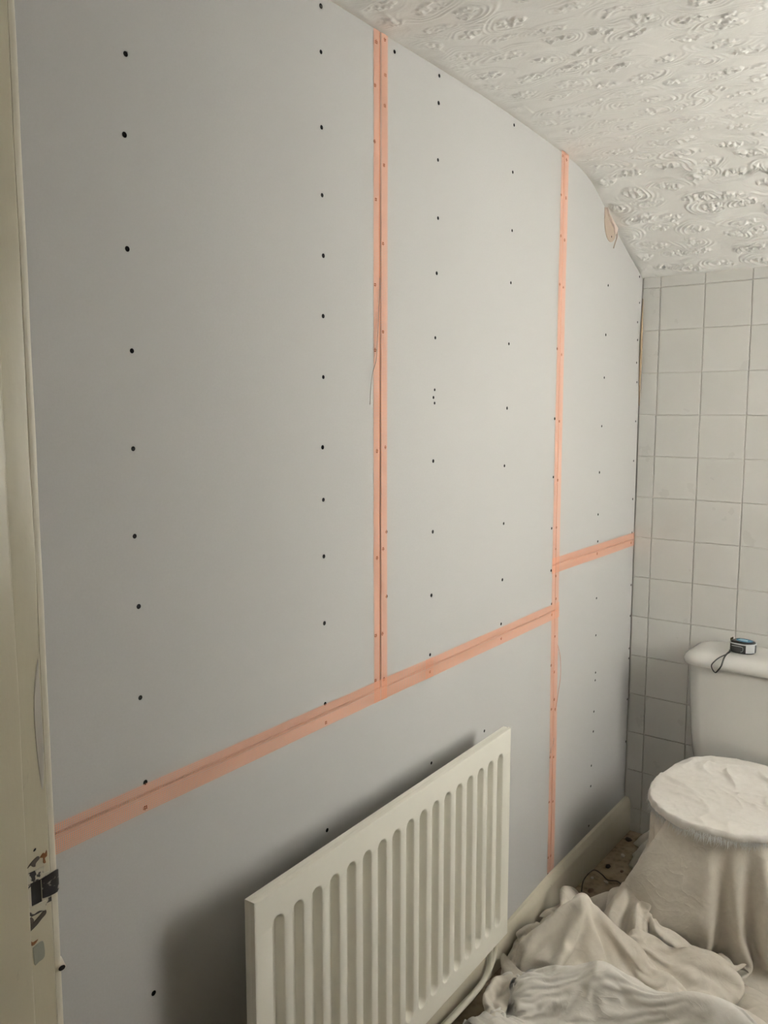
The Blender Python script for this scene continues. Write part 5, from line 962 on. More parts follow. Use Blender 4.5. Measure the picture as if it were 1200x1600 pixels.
-10,-1,3,7,-4,-4,0,9,1,1,3,-6,9,-11,4,-1,0,-2,1,0,1,-1,0,1,0,-5,2,1,0,-2,-1,4,0,0,0,0,-1,0,0,-1,2,0,-1,0,1,0,0,1,-1,-2,1,1,0,0,2,1,-7,3,2,0,0,-2,0,2,0,0,0,-1,0,0,1,-1,5,-3,-2,0,0,0,1,-1,2,0,0,0,-1,-4,9,0,-7,2,-1,0,2,-3,7,-3,
-11,1,1,0,16,-14,4,1,1,1,-3,9,-3,-4,0,5,0,-2,-3,0,0,1,-3,-2,4,-1,0,0,-1,1,-1,0,0,1,0,0,1,0,-2,-1,2,1,-1,0,0,0,2,0,1,-3,-1,2,-1,1,7,-1,-2,-4,3,1,-2,-1,-2,1,0,0,0,0,-1,0,1,0,0,2,-1,-1,0,1,-1,-1,2,2,0,0,-3,2,4,-2,0,-4,-1,1,0,-3,0,5,
-10,1,-1,4,0,1,3,5,1,-3,1,-2,0,4,1,-5,-3,0,3,-2,0,-1,-2,2,1,1,0,-3,0,1,3,-3,0,0,2,0,0,1,-4,1,3,1,-1,0,-1,-1,2,0,1,1,-3,-1,1,2,0,1,3,-1,0,-1,-1,2,-3,-2,0,0,-1,0,0,1,0,0,1,-2,1,0,-1,0,1,0,2,1,-3,3,-3,5,0,-1,-1,-3,0,-1,2,1,1,2,
-10,1,0,9,-8,6,4,-1,0,2,2,-9,-4,12,2,-5,-4,2,-1,0,0,0,0,-1,0,2,2,-2,-3,1,1,0,-1,1,0,1,1,-1,-1,2,3,2,-5,0,0,-1,0,1,0,1,-1,-2,1,1,4,0,-1,2,0,-3,1,-3,0,-1,0,-1,1,0,1,-2,0,2,-2,1,0,-1,1,0,0,0,1,4,-3,1,-5,6,-1,2,-1,-3,-1,0,0,2,1,1,
-10,3,2,0,1,7,1,0,1,-3,2,-9,-3,12,1,2,-5,-2,-1,0,-1,-1,2,-1,-1,5,-1,3,-4,-4,2,0,0,1,1,-1,1,1,0,3,2,-1,-2,-5,0,1,-1,1,0,1,2,-3,0,0,1,1,3,1,0,-2,-3,0,-1,0,0,0,0,0,0,0,1,-2,2,-1,0,1,0,0,-1,-1,0,4,-1,1,-6,5,1,1,0,-2,-2,1,-1,1,2,1,
-10,0,3,0,7,6,-4,-1,-3,5,-1,1,-6,4,1,3,-1,-4,-2,0,0,0,0,1,-1,4,-2,1,2,-2,-3,4,-5,2,1,1,0,1,1,2,2,0,0,-5,-4,1,0,-2,0,2,2,-1,-2,1,0,3,-1,5,-1,2,-8,1,0,1,0,-2,-1,0,-1,1,1,1,0,0,-1,0,0,0,0,0,3,-2,2,-2,-1,1,1,3,-1,-2,0,-2,1,2,-1,2,
-8,-1,7,-3,-5,5,4,1,2,-3,-1,-2,2,-2,4,3,3,-1,0,-1,-7,1,0,1,1,0,-1,1,1,-1,-1,1,0,1,-1,1,1,-2,3,2,-1,-4,5,2,-4,-3,-2,0,0,0,1,2,-2,0,2,0,3,2,-2,0,-5,0,2,0,-2,0,-1,-3,1,1,1,1,0,0,1,-1,1,0,0,-1,1,1,0,-1,-1,0,2,2,1,-1,-3,2,-3,-1,3,-1,
-3,-2,6,-8,6,0,0,0,-1,2,-4,-3,9,0,0,0,5,2,-1,-7,-5,1,1,2,0,0,-1,0,2,0,-2,0,1,0,1,0,0,1,2,-2,1,-1,0,6,-1,-4,-3,-3,1,0,0,1,1,-1,2,2,4,-3,0,-3,-1,-1,4,-1,1,-3,-5,2,0,1,1,1,-1,0,0,1,-1,0,-1,1,0,1,1,-2,-1,1,1,2,3,-1,-1,-1,-2,-1,1,0,
0,-3,-1,0,5,2,-1,-1,-4,-1,-4,10,3,0,-1,3,3,0,-1,-1,-9,-2,1,2,1,-1,-1,0,-3,3,1,-2,2,1,0,0,-1,1,-2,0,2,4,-3,-5,3,2,0,-3,-1,0,0,0,0,2,0,0,3,1,0,-4,1,2,1,1,-3,-4,-1,1,-1,1,0,2,0,0,-1,0,0,0,0,-1,1,1,0,-1,0,0,1,6,0,-2,-2,-1,0,-1,0,1,
-2,1,-5,7,2,0,-3,-2,0,-3,-8,5,19,-7,0,0,3,1,0,0,-3,-9,2,2,1,-2,0,0,-2,-2,2,2,2,0,0,0,0,-1,3,-1,-1,2,-5,-4,5,-3,0,7,-5,1,-1,-1,1,2,1,1,-2,3,-2,-3,4,1,-1,0,-6,-1,5,-1,2,0,0,-1,0,-1,1,-1,0,0,0,0,-1,3,-2,-1,0,1,0,5,2,-3,-4,1,2,1,0,-4,
-1,1,-1,7,-2,-3,-2,-1,4,-1,-5,-1,1,9,-3,0,2,4,1,-2,-1,-6,-1,0,-2,3,0,-1,4,2,-3,-2,2,0,-1,-1,-1,-1,1,3,0,1,0,-5,-4,0,3,-1,3,-1,-1,0,1,0,2,1,0,0,-3,-3,8,-1,-1,-7,1,7,0,1,-3,-2,1,1,-1,1,-2,0,0,-1,1,0,0,1,1,-1,0,0,-1,4,1,2,-4,-1,2,1,-1,-1,
-1,5,-3,2,1,-4,-2,-1,2,-2,-1,2,2,0,0,0,-1,2,4,1,-1,-3,-2,0,-2,1,2,-1,1,2,-1,1,0,-1,-1,-2,-1,0,-1,0,0,2,5,-1,-3,-2,-2,1,1,-1,0,1,0,0,1,1,0,-1,-2,5,0,-1,-5,2,5,1,1,-6,-1,2,0,-2,0,0,1,-1,-1,1,-1,1,0,1,-1,1,1,-1,0,2,1,2,-4,-1,3,-1,0,-1,
-9,10,1,-3,6,-2,-2,-4,-3,0,2,5,1,-4,0,0,1,1,0,3,4,-4,-2,-1,-1,2,1,0,1,-1,1,0,-1,0,-1,-2,-2,0,-1,0,0,0,5,6,1,-4,-3,-3,-1,0,1,0,0,1,0,0,0,0,0,4,-1,-4,3,4,0,-2,-5,-1,3,-2,1,-1,0,0,0,0,0,0,-1,0,1,0,1,0,1,-1,-1,1,5,-2,-1,-1,-1,1,0,0,
0,-4,7,1,-3,3,0,-7,-2,-1,6,3,-3,2,1,0,1,-5,1,1,4,-2,-3,0,0,0,2,0,1,0,0,-2,1,-1,-1,-1,-2,-1,1,-1,0,-1,0,9,-6,9,0,-5,-1,0,-2,0,0,-1,1,-2,2,-2,4,1,0,1,-1,-7,-3,0,2,6,-3,1,-1,0,1,0,-1,1,1,-2,0,0,1,1,0,0,2,-1,0,0,2,0,-2,-1,1,0,1,-1,
0,8,-5,-6,2,2,-8,2,-1,2,5,3,-1,-1,0,1,-1,-2,-1,2,3,-1,-2,-1,4,-2,1,0,-1,-2,4,-2,-1,-1,-1,-1,-1,0,-1,1,-1,0,-1,-1,3,-1,2,6,-3,-1,2,-1,-1,0,-1,1,-2,0,3,0,-1,-1,-2,3,-1,-2,1,-1,1,-1,0,1,1,0,0,0,-1,-1,1,0,-1,2,1,0,0,0,-1,-1,3,0,0,-1,0,0,-1,1,
1,-1,1,-1,-3,0,0,0,-3,2,5,-1,4,-1,-2,-1,0,2,-2,0,3,-1,-1,0,2,0,0,-1,1,0,-6,3,1,0,-1,-2,-1,0,0,0,-2,1,1,-2,5,1,1,-2,2,-2,-1,1,0,0,-1,0,1,0,-1,1,1,3,3,1,-2,-3,-3,-1,0,0,-2,1,0,-1,1,0,-1,1,0,0,-2,1,3,-1,1,0,0,-1,2,1,-2,1,-1,0,0,0,
-1,-2,4,0,2,-8,6,-4,-3,1,5,1,-1,1,-1,0,0,-1,0,0,4,0,-1,-1,0,2,-1,1,-1,1,-3,0,1,-1,-1,-2,0,0,0,0,4,-4,3,3,2,1,-1,0,-1,0,-2,0,-1,-1,0,0,-1,0,1,1,2,2,2,1,1,-1,-5,-3,0,0,-1,-1,-1,0,0,0,2,-1,0,0,1,-3,1,3,0,-1,-1,-1,3,1,0,-1,0,-1,1,0,
-1,3,-3,1,5,-8,0,7,-5,-4,4,0,-2,2,0,-1,0,-2,-1,1,5,2,-1,0,0,-1,0,1,1,0,0,-3,-2,-1,1,-1,0,0,0,1,-2,5,-2,0,3,0,1,1,1,-1,1,-1,0,-3,-2,-1,0,1,-2,-2,0,1,1,2,5,4,0,-5,-1,-1,0,-2,0,1,-2,0,0,2,0,0,-3,0,1,0,1,1,0,-3,2,3,-1,0,-2,1,1,-1,
-1,4,-1,0,-5,4,-8,2,5,1,-3,0,0,-1,1,0,-1,2,-3,2,2,3,-1,2,-1,0,-1,0,0,-3,2,-3,-1,2,-1,-1,1,-1,0,0,3,0,-1,-1,-2,0,2,0,2,2,1,-2,0,0,-1,-1,-1,-1,1,1,-3,-2,0,0,1,4,7,4,-6,-4,-1,0,0,0,1,0,-1,-1,1,0,-3,1,0,1,1,1,0,-4,3,3,-1,-1,0,0,1,0,
1,-5,1,5,1,2,-3,-6,3,3,-4,-2,2,-1,0,0,0,0,0,3,0,0,3,0,0,0,-2,0,-3,2,-1,-1,0,0,-3,1,1,1,1,-1,-1,-2,-1,0,0,0,0,1,1,2,2,3,-3,0,0,-2,0,0,0,0,2,-2,-4,0,1,0,1,3,4,0,-2,-2,0,-1,0,0,0,0,0,-1,-1,-1,1,1,2,-2,-1,1,1,2,0,0,0,1,-1,0,
-1,2,-3,0,3,2,0,-4,3,0,-3,-1,-1,1,-1,-1,1,2,1,-1,0,1,3,1,0,-4,2,-5,-3,0,-1,3,2,-2,-2,4,0,1,-1,3,-4,-1,-2,0,-1,1,2,3,2,2,0,-5,3,-1,-1,-1,-1,0,-1,-1,2,4,-2,-4,-1,-1,2,-2,3,4,1,1,-2,-2,0,-1,0,1,-1,1,-2,-1,3,-5,5,-3,-3,4,1,2,1,0,0,0,0,0,
4,-1,-3,1,-1,-4,6,0,4,-3,0,-4,-2,0,0,0,-1,2,1,-1,2,1,3,-1,0,-1,-1,2,-5,-3,-1,3,-1,-2,3,2,2,0,1,-8,1,3,1,0,1,-2,2,2,-1,0,-4,4,-1,-1,1,-1,1,-3,-1,2,-1,0,5,-1,-5,0,-2,4,0,-1,-1,0,1,1,2,-2,0,-1,0,-5,5,4,-5,-1,2,-2,-1,1,2,2,2,-1,1,-1,-2,-5,
9,-8,4,-6,-8,10,1,1,1,-3,3,-1,-5,-2,1,0,-1,1,2,0,0,2,2,1,-2,1,-2,-2,-2,-4,4,-1,0,1,4,0,0,0,-2,-3,0,1,3,-1,-4,4,1,-1,1,-2,2,2,1,-2,-1,1,-1,-2,-1,-2,3,0,-1,6,0,-3,2,-1,-2,0,-1,0,-1,2,-1,1,-2,1,-1,-2,2,0,-2,2,1,-4,0,2,0,1,4,1,-5,-1,-1,10,
-4,-4,8,-4,4,-1,2,4,-1,1,-2,2,-1,-6,-2,0,1,-1,3,0,0,2,3,0,0,0,-4,-6,-1,3,4,1,-1,3,-1,0,0,-1,1,0,2,-1,0,-2,-1,-2,0,1,2,0,1,0,0,0,-1,1,-5,0,0,0,-1,2,1,-3,8,-2,-1,1,1,0,1,-1,-5,-1,1,1,0,1,0,-3,0,-1,4,-5,-2,0,2,1,0,0,8,1,-8,3,-3,2,
-8,10,-10,7,5,-5,2,4,-8,4,5,-1,1,-2,-5,-2,0,0,0,2,1,2,1,-1,-1,-5,-3,-3,7,6,1,1,0,0,0,-1,-1,2,0,3,1,0,-3,-1,2,-3,-3,0,-2,3,0,0,-1,1,-1,0,-5,3,1,-4,1,-1,3,0,0,6,-3,1,-1,0,0,1,3,-7,-1,2,0,0,2,-7,2,-2,-1,3,-3,5,-2,-1,-1,3,4,4,1,-9,3,-3,
1,3,-4,0,-2,5,-4,-1,3,3,-3,-3,-3,6,2,-4,-2,-1,1,1,1,5,-1,-4,-5,-3,2,8,4,1,0,0,-2,-1,-1,1,1,1,-2,4,0,-1,1,1,-1,0,-2,-1,-6,0,3,1,-3,2,0,-1,-2,0,-1,0,-2,1,0,5,-3,3,2,0,2,-3,-2,-1,5,1,-6,-1,3,-2,0,2,-4,0,-2,1,5,2,-3,-3,-3,5,4,0,-2,-1,0,-7,
0,4,-1,-5,4,-1,6,1,1,-6,-9,-1,3,1,2,3,-1,-3,-1,0,1,4,-5,-5,-1,5,6,3,0,-1,0,-2,0,0,2,0,1,-1,4,-2,-1,-4,-1,4,3,1,-3,-2,-1,-4,1,1,0,1,2,-8,6,-4,0,-1,0,0,-1,0,5,-1,4,-4,1,4,0,-3,-2,5,-2,-3,0,0,-1,6,-6,-1,1,1,2,0,1,-2,1,-2,3,-1,-8,1,1,9,
2,-1,0,4,-1,5,0,2,-2,-6,-4,0,4,2,3,1,-1,-3,-7,1,0,0,-5,1,5,4,1,0,-1,-1,-1,0,1,1,0,1,-3,0,0,2,-1,1,0,0,-2,3,0,-5,4,-5,1,0,1,1,-4,1,4,-7,1,0,-1,0,1,2,-1,3,-1,4,-5,1,2,3,-3,-1,3,-1,-5,1,-1,3,-3,3,-3,1,2,0,1,-2,2,2,-2,-4,-4,4,4,-1,
1,1,2,-1,0,3,1,-3,-4,-2,2,5,2,0,-1,-1,-1,1,-2,-6,0,-1,8,2,-2,1,0,0,1,0,-1,1,0,0,-1,0,1,-5,-1,3,1,0,2,-2,2,-2,1,-4,3,0,-4,0,1,1,-5,3,-1,-4,0,1,1,2,-1,2,-2,0,1,0,4,-4,0,0,3,-2,1,-3,4,-3,-1,-1,2,-3,0,3,1,3,6,-9,1,1,1,-8,2,2,0,1,
2,-1,3,-1,0,0,-1,-7,-2,3,8,2,0,-5,-2,-2,0,-4,4,1,0,5,-1,1,4,0,0,0,0,0,1,-2,-2,-1,2,1,1,1,-4,-1,0,2,0,1,1,-1,1,1,-2,1,-7,1,2,-1,-3,-4,0,1,-2,3,1,0,2,-2,2,-2,2,-1,1,1,0,-1,-3,2,-1,2,-1,-1,-1,-5,6,-4,5,2,-2,-2,3,5,-6,2,1,-8,3,2,-1,0,
3,-2,2,2,-2,1,-1,-2,0,3,2,-1,1,1,0,1,-5,-4,-1,1,-1,-1,3,4,0,1,0,1,0,0,0,1,0,-1,-1,0,0,0,1,-4,1,2,0,1,0,0,-3,3,1,2,-6,-3,2,-1,1,-6,-1,1,-2,3,2,0,2,-2,4,-4,-1,3,-1,0,-1,2,0,-4,1,3,-2,-1,-2,0,4,-3,3,-3,-1,1,0,11,-11,0,-2,-1,3,2,-3,1,
3,0,4,-1,-1,-2,1,4,1,-1,0,0,-1,2,-1,-8,-5,5,-1,2,-4,0,-1,2,3,0,2,2,2,1,-1,-1,0,0,-1,0,-1,1,-3,2,1,0,1,1,-4,2,0,1,0,3,-3,-5,-1,-1,-4,-1,1,2,1,1,0,0,0,1,1,1,0,-4,-1,2,2,-1,-3,3,0,0,1,-1,-6,5,-1,2,1,-1,0,0,0,3,1,-8,-4,9,-2,-2,0,1,
7,-3,-1,3,-1,-2,1,5,0,0,0,0,-1,-1,-8,-4,6,-3,5,-1,-1,-3,-2,-3,1,3,2,2,1,2,3,-2,0,1,-1,-2,1,-2,1,1,1,-3,2,1,3,-1,0,0,1,-2,0,-4,-4,-2,-1,0,-1,5,0,0,0,0,-1,3,1,1,-1,2,-7,1,0,-2,4,-3,1,0,0,2,0,-1,-3,6,-1,3,-2,-3,3,-13,9,0,0,-2,2,-1,-1,0,
-2,8,1,-1,2,-1,1,1,1,0,0,0,-3,-9,-3,3,-3,9,-3,-1,-1,2,-2,-1,-4,1,5,2,1,1,1,3,-4,-6,3,1,-1,2,0,-2,0,2,1,1,2,0,3,-2,-2,-13,6,0,-1,-1,-2,-1,0,2,4,1,-2,1,0,2,1,1,-4,-1,-1,-2,-1,4,0,-1,1,2,-4,-1,8,-3,6,-5,5,-4,-8,4,-8,2,3,-3,2,0,2,-1,0,1,
3,1,1,1,1,1,-2,3,2,-1,0,-6,-8,1,-1,-1,7,-2,2,-3,1,0,2,-2,0,-4,1,5,2,1,0,-1,3,-5,1,-1,-1,1,3,-3,-4,5,0,0,0,2,-1,3,0,-7,-8,3,2,-1,1,1,1,0,0,0,1,0,1,1,0,2,-3,-1,2,-6,0,-1,0,6,-1,-2,4,-4,-3,9,-4,3,-3,-5,5,-1,-1,-2,-2,0,1,2,-1,0,2,0,
5,-4,2,0,0,2,3,-1,4,-2,-8,2,0,-8,0,5,1,0,2,-4,0,0,2,-2,1,1,-4,1,5,1,-3,-3,-1,7,-6,0,2,1,2,3,-2,-1,-1,-1,1,1,2,-2,1,0,-8,-2,1,1,0,2,0,1,1,0,-1,1,0,1,1,0,-3,0,-4,-1,1,0,-1,0,2,0,0,4,2,-6,2,5,-5,-6,5,-3,3,-4,1,1,-3,-1,6,-2,3,-1,
8,-9,3,3,-2,1,1,2,1,2,-3,-4,-9,-2,5,5,-2,2,-1,-2,1,-2,1,4,-6,3,0,-3,0,2,3,3,-11,2,6,-2,0,0,-1,4,3,-2,-1,-2,0,-3,2,4,-2,-7,4,0,-3,0,0,1,1,2,1,-1,0,-1,1,0,0,1,-2,0,-2,-1,-1,-1,2,-1,-1,1,1,3,1,2,-6,0,-5,6,0,0,-6,4,0,-2,-2,0,2,2,0,1,
5,1,-1,0,-2,-2,2,-4,1,-6,7,-7,-3,7,3,0,-1,2,-1,-2,0,0,0,0,-2,2,2,-2,-1,-1,-2,1,13,-4,-6,2,0,-2,1,-3,5,1,-1,2,-4,2,-1,3,-7,-5,2,0,-1,1,2,2,0,2,1,-1,1,0,1,0,-2,-3,0,2,4,-4,-1,0,-8,3,3,1,1,-2,-2,-2,6,-4,-1,4,-2,-2,-1,3,-2,6,-6,-2,5,1,-1,-1,
0,6,-5,0,5,-3,-1,0,-4,-5,3,-3,4,2,2,-1,1,1,-3,0,0,1,-3,1,1,-1,2,1,-3,0,2,-2,0,6,-2,-2,-1,0,0,3,-2,-1,0,1,4,-2,-1,0,-6,-2,-3,2,1,0,2,2,1,3,0,0,0,0,0,-2,0,-2,0,1,4,-3,-1,-6,1,0,-1,2,3,0,-3,0,-1,4,-3,-1,2,-1,0,4,-4,-1,-2,5,3,-2,-2,1,
1,-1,1,-1,3,-2,1,3,-10,-2,-1,9,-1,1,1,-2,1,1,-4,0,1,0,-1,0,1,1,-1,2,-1,0,-2,-4,0,1,3,-1,1,1,1,0,1,0,-2,0,0,2,0,-1,-6,0,0,-1,0,0,2,3,4,-1,0,3,-3,-2,0,-2,1,-2,1,0,3,2,-3,3,0,-9,-1,1,0,-2,2,3,-2,1,1,2,-6,0,3,5,1,-9,1,7,-3,-2,2,-1,
6,-3,-2,0,-3,3,0,-1,-7,0,-1,8,7,-5,0,-2,3,0,-3,-2,0,2,-2,-3,5,-1,1,-2,2,-3,-4,1,0,0,4,2,-1,2,0,1,-3,0,1,-3,-1,0,3,1,-6,3,2,-7,0,1,9,0,-2,1,0,1,3,-6,-2,1,-2,-2,2,-1,-1,2,3,1,-7,0,2,-2,-1,-3,1,1,3,-2,5,1,-8,2,6,1,-8,0,4,-1,-1,5,0,-7,
5,-1,-7,1,1,4,-5,-4,-2,1,1,0,8,4,-5,2,1,-2,-2,-1,-1,1,-1,1,1,1,-2,0,-2,-3,-1,3,3,-2,0,3,1,0,0,0,1,-3,-1,1,0,1,-1,-2,-1,0,0,-3,0,1,6,6,-6,1,1,0,-3,2,-4,-1,-2,0,4,-4,-2,4,2,0,-3,1,0,-1,-4,-2,2,6,-6,0,5,-3,3,1,3,-3,-5,10,4,-7,-2,2,0,-9,
11,-8,-7,0,1,1,2,-7,-2,2,3,-4,4,5,1,0,-2,1,-1,-2,0,0,1,1,2,-1,0,-2,-5,-2,5,3,-3,3,1,0,1,-1,-1,0,1,0,-1,0,1,0,1,-8,3,0,-3,-1,1,2,-1,3,5,-1,0,-5,-3,1,1,0,-2,3,2,-6,2,2,-1,1,3,-4,0,-4,-1,2,3,-2,-3,3,2,-2,9,-4,-1,-1,-4,7,-5,-2,7,-2,0,-4,
3,-3,1,0,0,-3,-3,-4,-1,4,1,-1,-1,-1,8,-1,-3,1,3,-1,-6,1,4,3,0,0,-1,-3,-1,2,-2,1,5,1,0,-1,-2,0,0,-1,0,0,1,1,0,0,1,-9,5,5,-8,0,0,1,3,-2,3,0,-3,-3,5,-2,-1,-2,-1,3,-4,3,1,5,-7,-1,9,-5,-2,2,-4,3,0,-7,6,1,2,3,-5,8,-8,-1,1,-1,1,10,-8,1,0,-4,
-8,7,5,-1,-2,-6,-4,-2,2,3,-1,0,1,5,-4,9,-4,-3,2,9,-5,-4,1,0,2,-1,-1,1,-5,3,4,1,-1,0,0,1,-2,-3,0,0,-4,2,1,-1,-1,2,0,7,3,-7,-2,-2,-1,1,0,2,-1,0,3,0,0,2,0,1,-11,0,-1,3,2,-3,5,-5,1,1,0,0,1,1,0,-6,5,-1,-3,0,3,0,0,-1,2,-1,5,-2,4,-6,-2,4,
-5,-1,6,-4,-4,2,-1,-2,3,0,0,1,0,4,2,-4,8,-6,3,2,5,-1,-3,-3,-1,-2,0,-1,3,-1,0,1,0,-1,-2,0,0,2,-2,0,0,-3,1,1,2,0,1,9,-4,-3,-1,-2,-1,0,1,1,-2,1,-1,5,-3,3,1,-4,-1,-3,0,2,-2,-6,0,5,-1,6,-3,-3,4,6,-7,1,3,0,-2,-2,-2,-1,7,-7,4,1,6,4,-3,-2,-11,9,
-5,-5,1,0,0,2,-2,6,-2,0,1,0,1,0,4,2,1,1,4,-3,1,1,-1,-4,-5,0,-1,0,2,3,-2,-2,-2,0,1,0,3,0,0,-2,3,0,-1,0,0,-1,0,4,1,0,-2,3,-6,0,-1,2,3,-5,1,3,-1,-2,1,-4,7,-5,1,0,-2,-3,2,-2,4,5,-4,0,2,-1,0,0,1,-2,-1,-3,0,0,1,-6,10,5,2,0,2,-1,-6,3,
-10,1,-2,1,4,-4,0,5,4,-4,0,5,1,-3,1,4,-1,2,-6,7,1,2,0,-3,0,-2,-4,-1,3,-1,0,-4,3,-1,0,1,1,-1,0,1,-2,4,1,0,-2,0,-1,2,4,-2,1,4,-7,-2,0,-1,2,3,-3,-1,4,-4,-5,6,3,-2,-2,-6,2,6,-6,-1,2,-1,1,5,-3,-5,-3,10,-3,-4,-2,6,-2,1,-3,7,0,1,1,2,-4,6,0,-3,
-9,0,1,3,-6,5,3,-6,-1,6,3,2,-4,3,-1,-1,4,-1,4,-2,2,-2,-4,7,1,0,0,-3,-2,1,0,-3,-1,1,1,-2,-1,1,1,-1,1,0,1,0,1,0,-2,0,1,6,3,-3,-1,-3,-4,1,0,1,1,-1,1,-3,2,-2,-2,4,5,-3,-9,3,-2,1,-1,3,2,-3,0,-7,6,2,-2,-1,5,0,4,-7,2,0,3,-2,3,2,1,1,1,-5,
-11,4,-2,0,2,0,-1,-2,3,4,0,0,2,-2,0,-1,-1,6,4,-2,-3,2,5,-1,0,1,-1,-4,-2,0,0,2,-1,1,0,-1,-3,1,0,1,0,0,0,0,0,0,1,-3,-1,12,4,-6,2,-2,-5,-3,-1,1,2,1,0,-1,-3,-2,1,4,1,5,-10,-1,-3,1,2,1,2,2,-7,1,4,-2,1,4,2,2,-3,-1,0,7,-5,-1,-2,-1,6,-1,3,2,
-12,2,2,-1,1,0,0,0,3,2,0,0,1,0,-2,-2,0,-1,2,7,5,-1,-2,2,0,-2,-2,-5,2,-1,2,5,-3,-1,0,1,0,-5,1,0,2,-1,1,0,-2,-1,-1,0,-3,9,-2,12,-1,-8,-3,-1,-1,1,1,0,-4,3,4,2,-6,2,1,0,1,-8,2,1,-2,0,1,0,-2,6,1,-1,-3,5,1,0,-2,4,-1,2,-1,-2,-1,-1,2,1,3,2,
-4,-1,0,-3,0,-1,0,2,3,0,1,0,1,-1,-2,0,-1,1,-1,0,3,3,5,-5,-1,2,-1,0,-3,1,-1,2,5,0,-1,-1,0,2,-4,0,-1,1,-1,0,-1,-1,1,-8,12,5,-3,-8,16,-4,-1,-8,0,0,0,1,-4,0,3,3,0,-3,-4,2,1,-2,2,2,-3,0,-1,0,6,4,-4,2,2,-2,-2,0,4,1,-1,-2,1,-1,0,1,0,-1,4,1,
1638,-6,-1,11,14,-10,3,4,6,10,7,-8,-16,2,-9,-15,-4,-9,6,12,-8,3,-6,-11,-1,12,-2,-11,-2,3,4,4,-13,-12,0,11,9,-4,2,8,-12,-10,-12,-8,-8,-8,-5,-1,1,2,-2,2,3,1,-2,-5,4,3,-5,2,-1,-1,-2,8,4,-9,-2,-1,0,-1,1,1,-1,0,2,2,3,3,4,8,5,6,4,3,3,2,1,13,2,10,1,8,-12,0,1,8,
7,1,-4,-6,-1,11,2,-2,-3,-1,-11,7,5,-11,0,3,-5,6,3,-1,8,-6,3,5,-2,-6,2,2,-5,-7,-3,1,13,-2,-7,-4,7,11,-2,-4,-1,-2,7,3,0,3,-1,-5,-4,-1,6,-5,-9,-2,3,13,2,-2,0,-7,1,-2,0,-6,7,7,0,1,0,0,-2,1,-1,2,0,1,-1,1,-1,-3,3,0,-2,1,0,-2,1,-4,3,-2,1,-4,4,-3,5,-1,
10,0,0,-4,-8,10,1,2,-3,-4,-5,6,1,-3,-3,-2,-5,5,-1,-2,3,11,0,0,-1,0,-2,2,-1,-3,-7,-4,8,1,2,-6,-5,8,8,-3,0,-1,-1,5,3,1,-1,1,0,-7,-2,7,-4,-1,2,0,0,-1,2,-1,-3,0,2,-3,-6,7,4,1,-1,0,0,-3,5,-1,1,-1,0,-2,1,0,0,-2,-4,-1,2,3,2,-2,1,-3,0,3,-2,0,1,0,
10,0,0,0,-1,-3,-1,4,1,-4,2,-6,2,-1,0,2,-1,-11,0,1,8,2,2,1,-2,0,1,1,0,1,0,-2,-5,6,2,-4,-6,-3,4,6,-3,3,4,0,1,-3,1,4,2,1,-5,-6,7,1,-2,-2,-1,0,1,2,0,0,-1,1,-5,-5,0,7,2,-2,1,-1,1,1,0,1,1,-3,1,-1,0,-1,2,-2,-4,6,0,-1,0,-3,1,-6,5,2,-4,2,
11,-1,0,-5,3,-4,2,1,2,-2,2,-6,1,1,1,1,0,0,-15,1,5,0,6,6,-1,-5,0,0,5,-1,2,0,-2,2,0,0,-2,-4,-8,6,0,6,2,0,-1,-1,4,2,-4,4,-1,1,1,-6,1,1,-3,0,0,3,0,1,-1,-1,0,-3,-1,-5,-1,9,-1,2,0,1,0,0,-1,1,-4,2,-2,3,-1,-3,3,-7,-1,7,-7,9,-7,4,3,-3,-8,1,
10,1,0,-2,-2,1,-2,-2,-5,8,-2,-3,2,2,1,-2,5,0,-1,-11,-3,2,5,5,-3,6,0,0,-1,0,0,1,-8,3,2,3,-4,0,-3,-4,10,-3,0,-2,-2,8,2,-3,3,1,1,0,-4,4,-3,-3,-3,0,1,-1,0,-1,0,-2,1,1,4,1,-1,0,2,1,-4,-3,0,1,3,2,-2,-5,6,-1,1,2,-1,-1,-1,-7,7,-5,8,-8,5,-2,-2,-7,
10,0,0,0,-2,-2,2,-4,5,-7,2,3,-4,3,0,2,2,-1,4,-5,-4,-5,-2,4,4,3,1,1,0,0,-3,1,-2,-3,5,2,-2,-2,3,-6,4,4,-2,-1,1,1,1,-1,1,-1,3,-3,3,-2,-3,1,1,-3,-5,-2,0,1,1,4,0,3,0,-1,2,-6,1,2,4,-2,-1,1,-1,-1,-2,4,-3,0,3,0,-4,0,5,-2,1,0,-3,6,-7,2,3,-10,
10,0,0,0,-3,3,-1,-3,3,-4,2,-2,3,-1,-2,0,4,2,-2,1,-5,-5,0,-4,8,-2,7,2,-1,0,0,-6,2,1,-4,5,-2,2,0,2,2,-3,-2,2,0,-1,2,-5,4,-2,4,0,-6,1,3,-2,1,1,2,0,-3,0,4,-1,0,-1,-1,-3,3,-3,-1,5,-1,-1,0,-2,-1,2,2,0,-1,1,2,-1,-2,0,1,1,-1,-3,-2,5,-1,-1,2,2,
9,-1,2,0,1,-3,-4,3,-2,5,-3,1,1,-6,4,1,-2,0,-1,7,0,-1,-11,-10,2,5,7,6,-4,2,2,-2,3,-4,-4,0,7,-9,7,-1,2,-2,2,-3,4,-4,-4,5,-1,2,1,-5,2,2,3,-1,-1,2,0,-1,2,-2,-1,3,-1,0,-3,0,-2,3,0,0,-2,4,-2,-1,2,-2,1,1,-1,-5,-4,6,-2,6,-1,0,1,-1,0,-2,3,0,0,1,
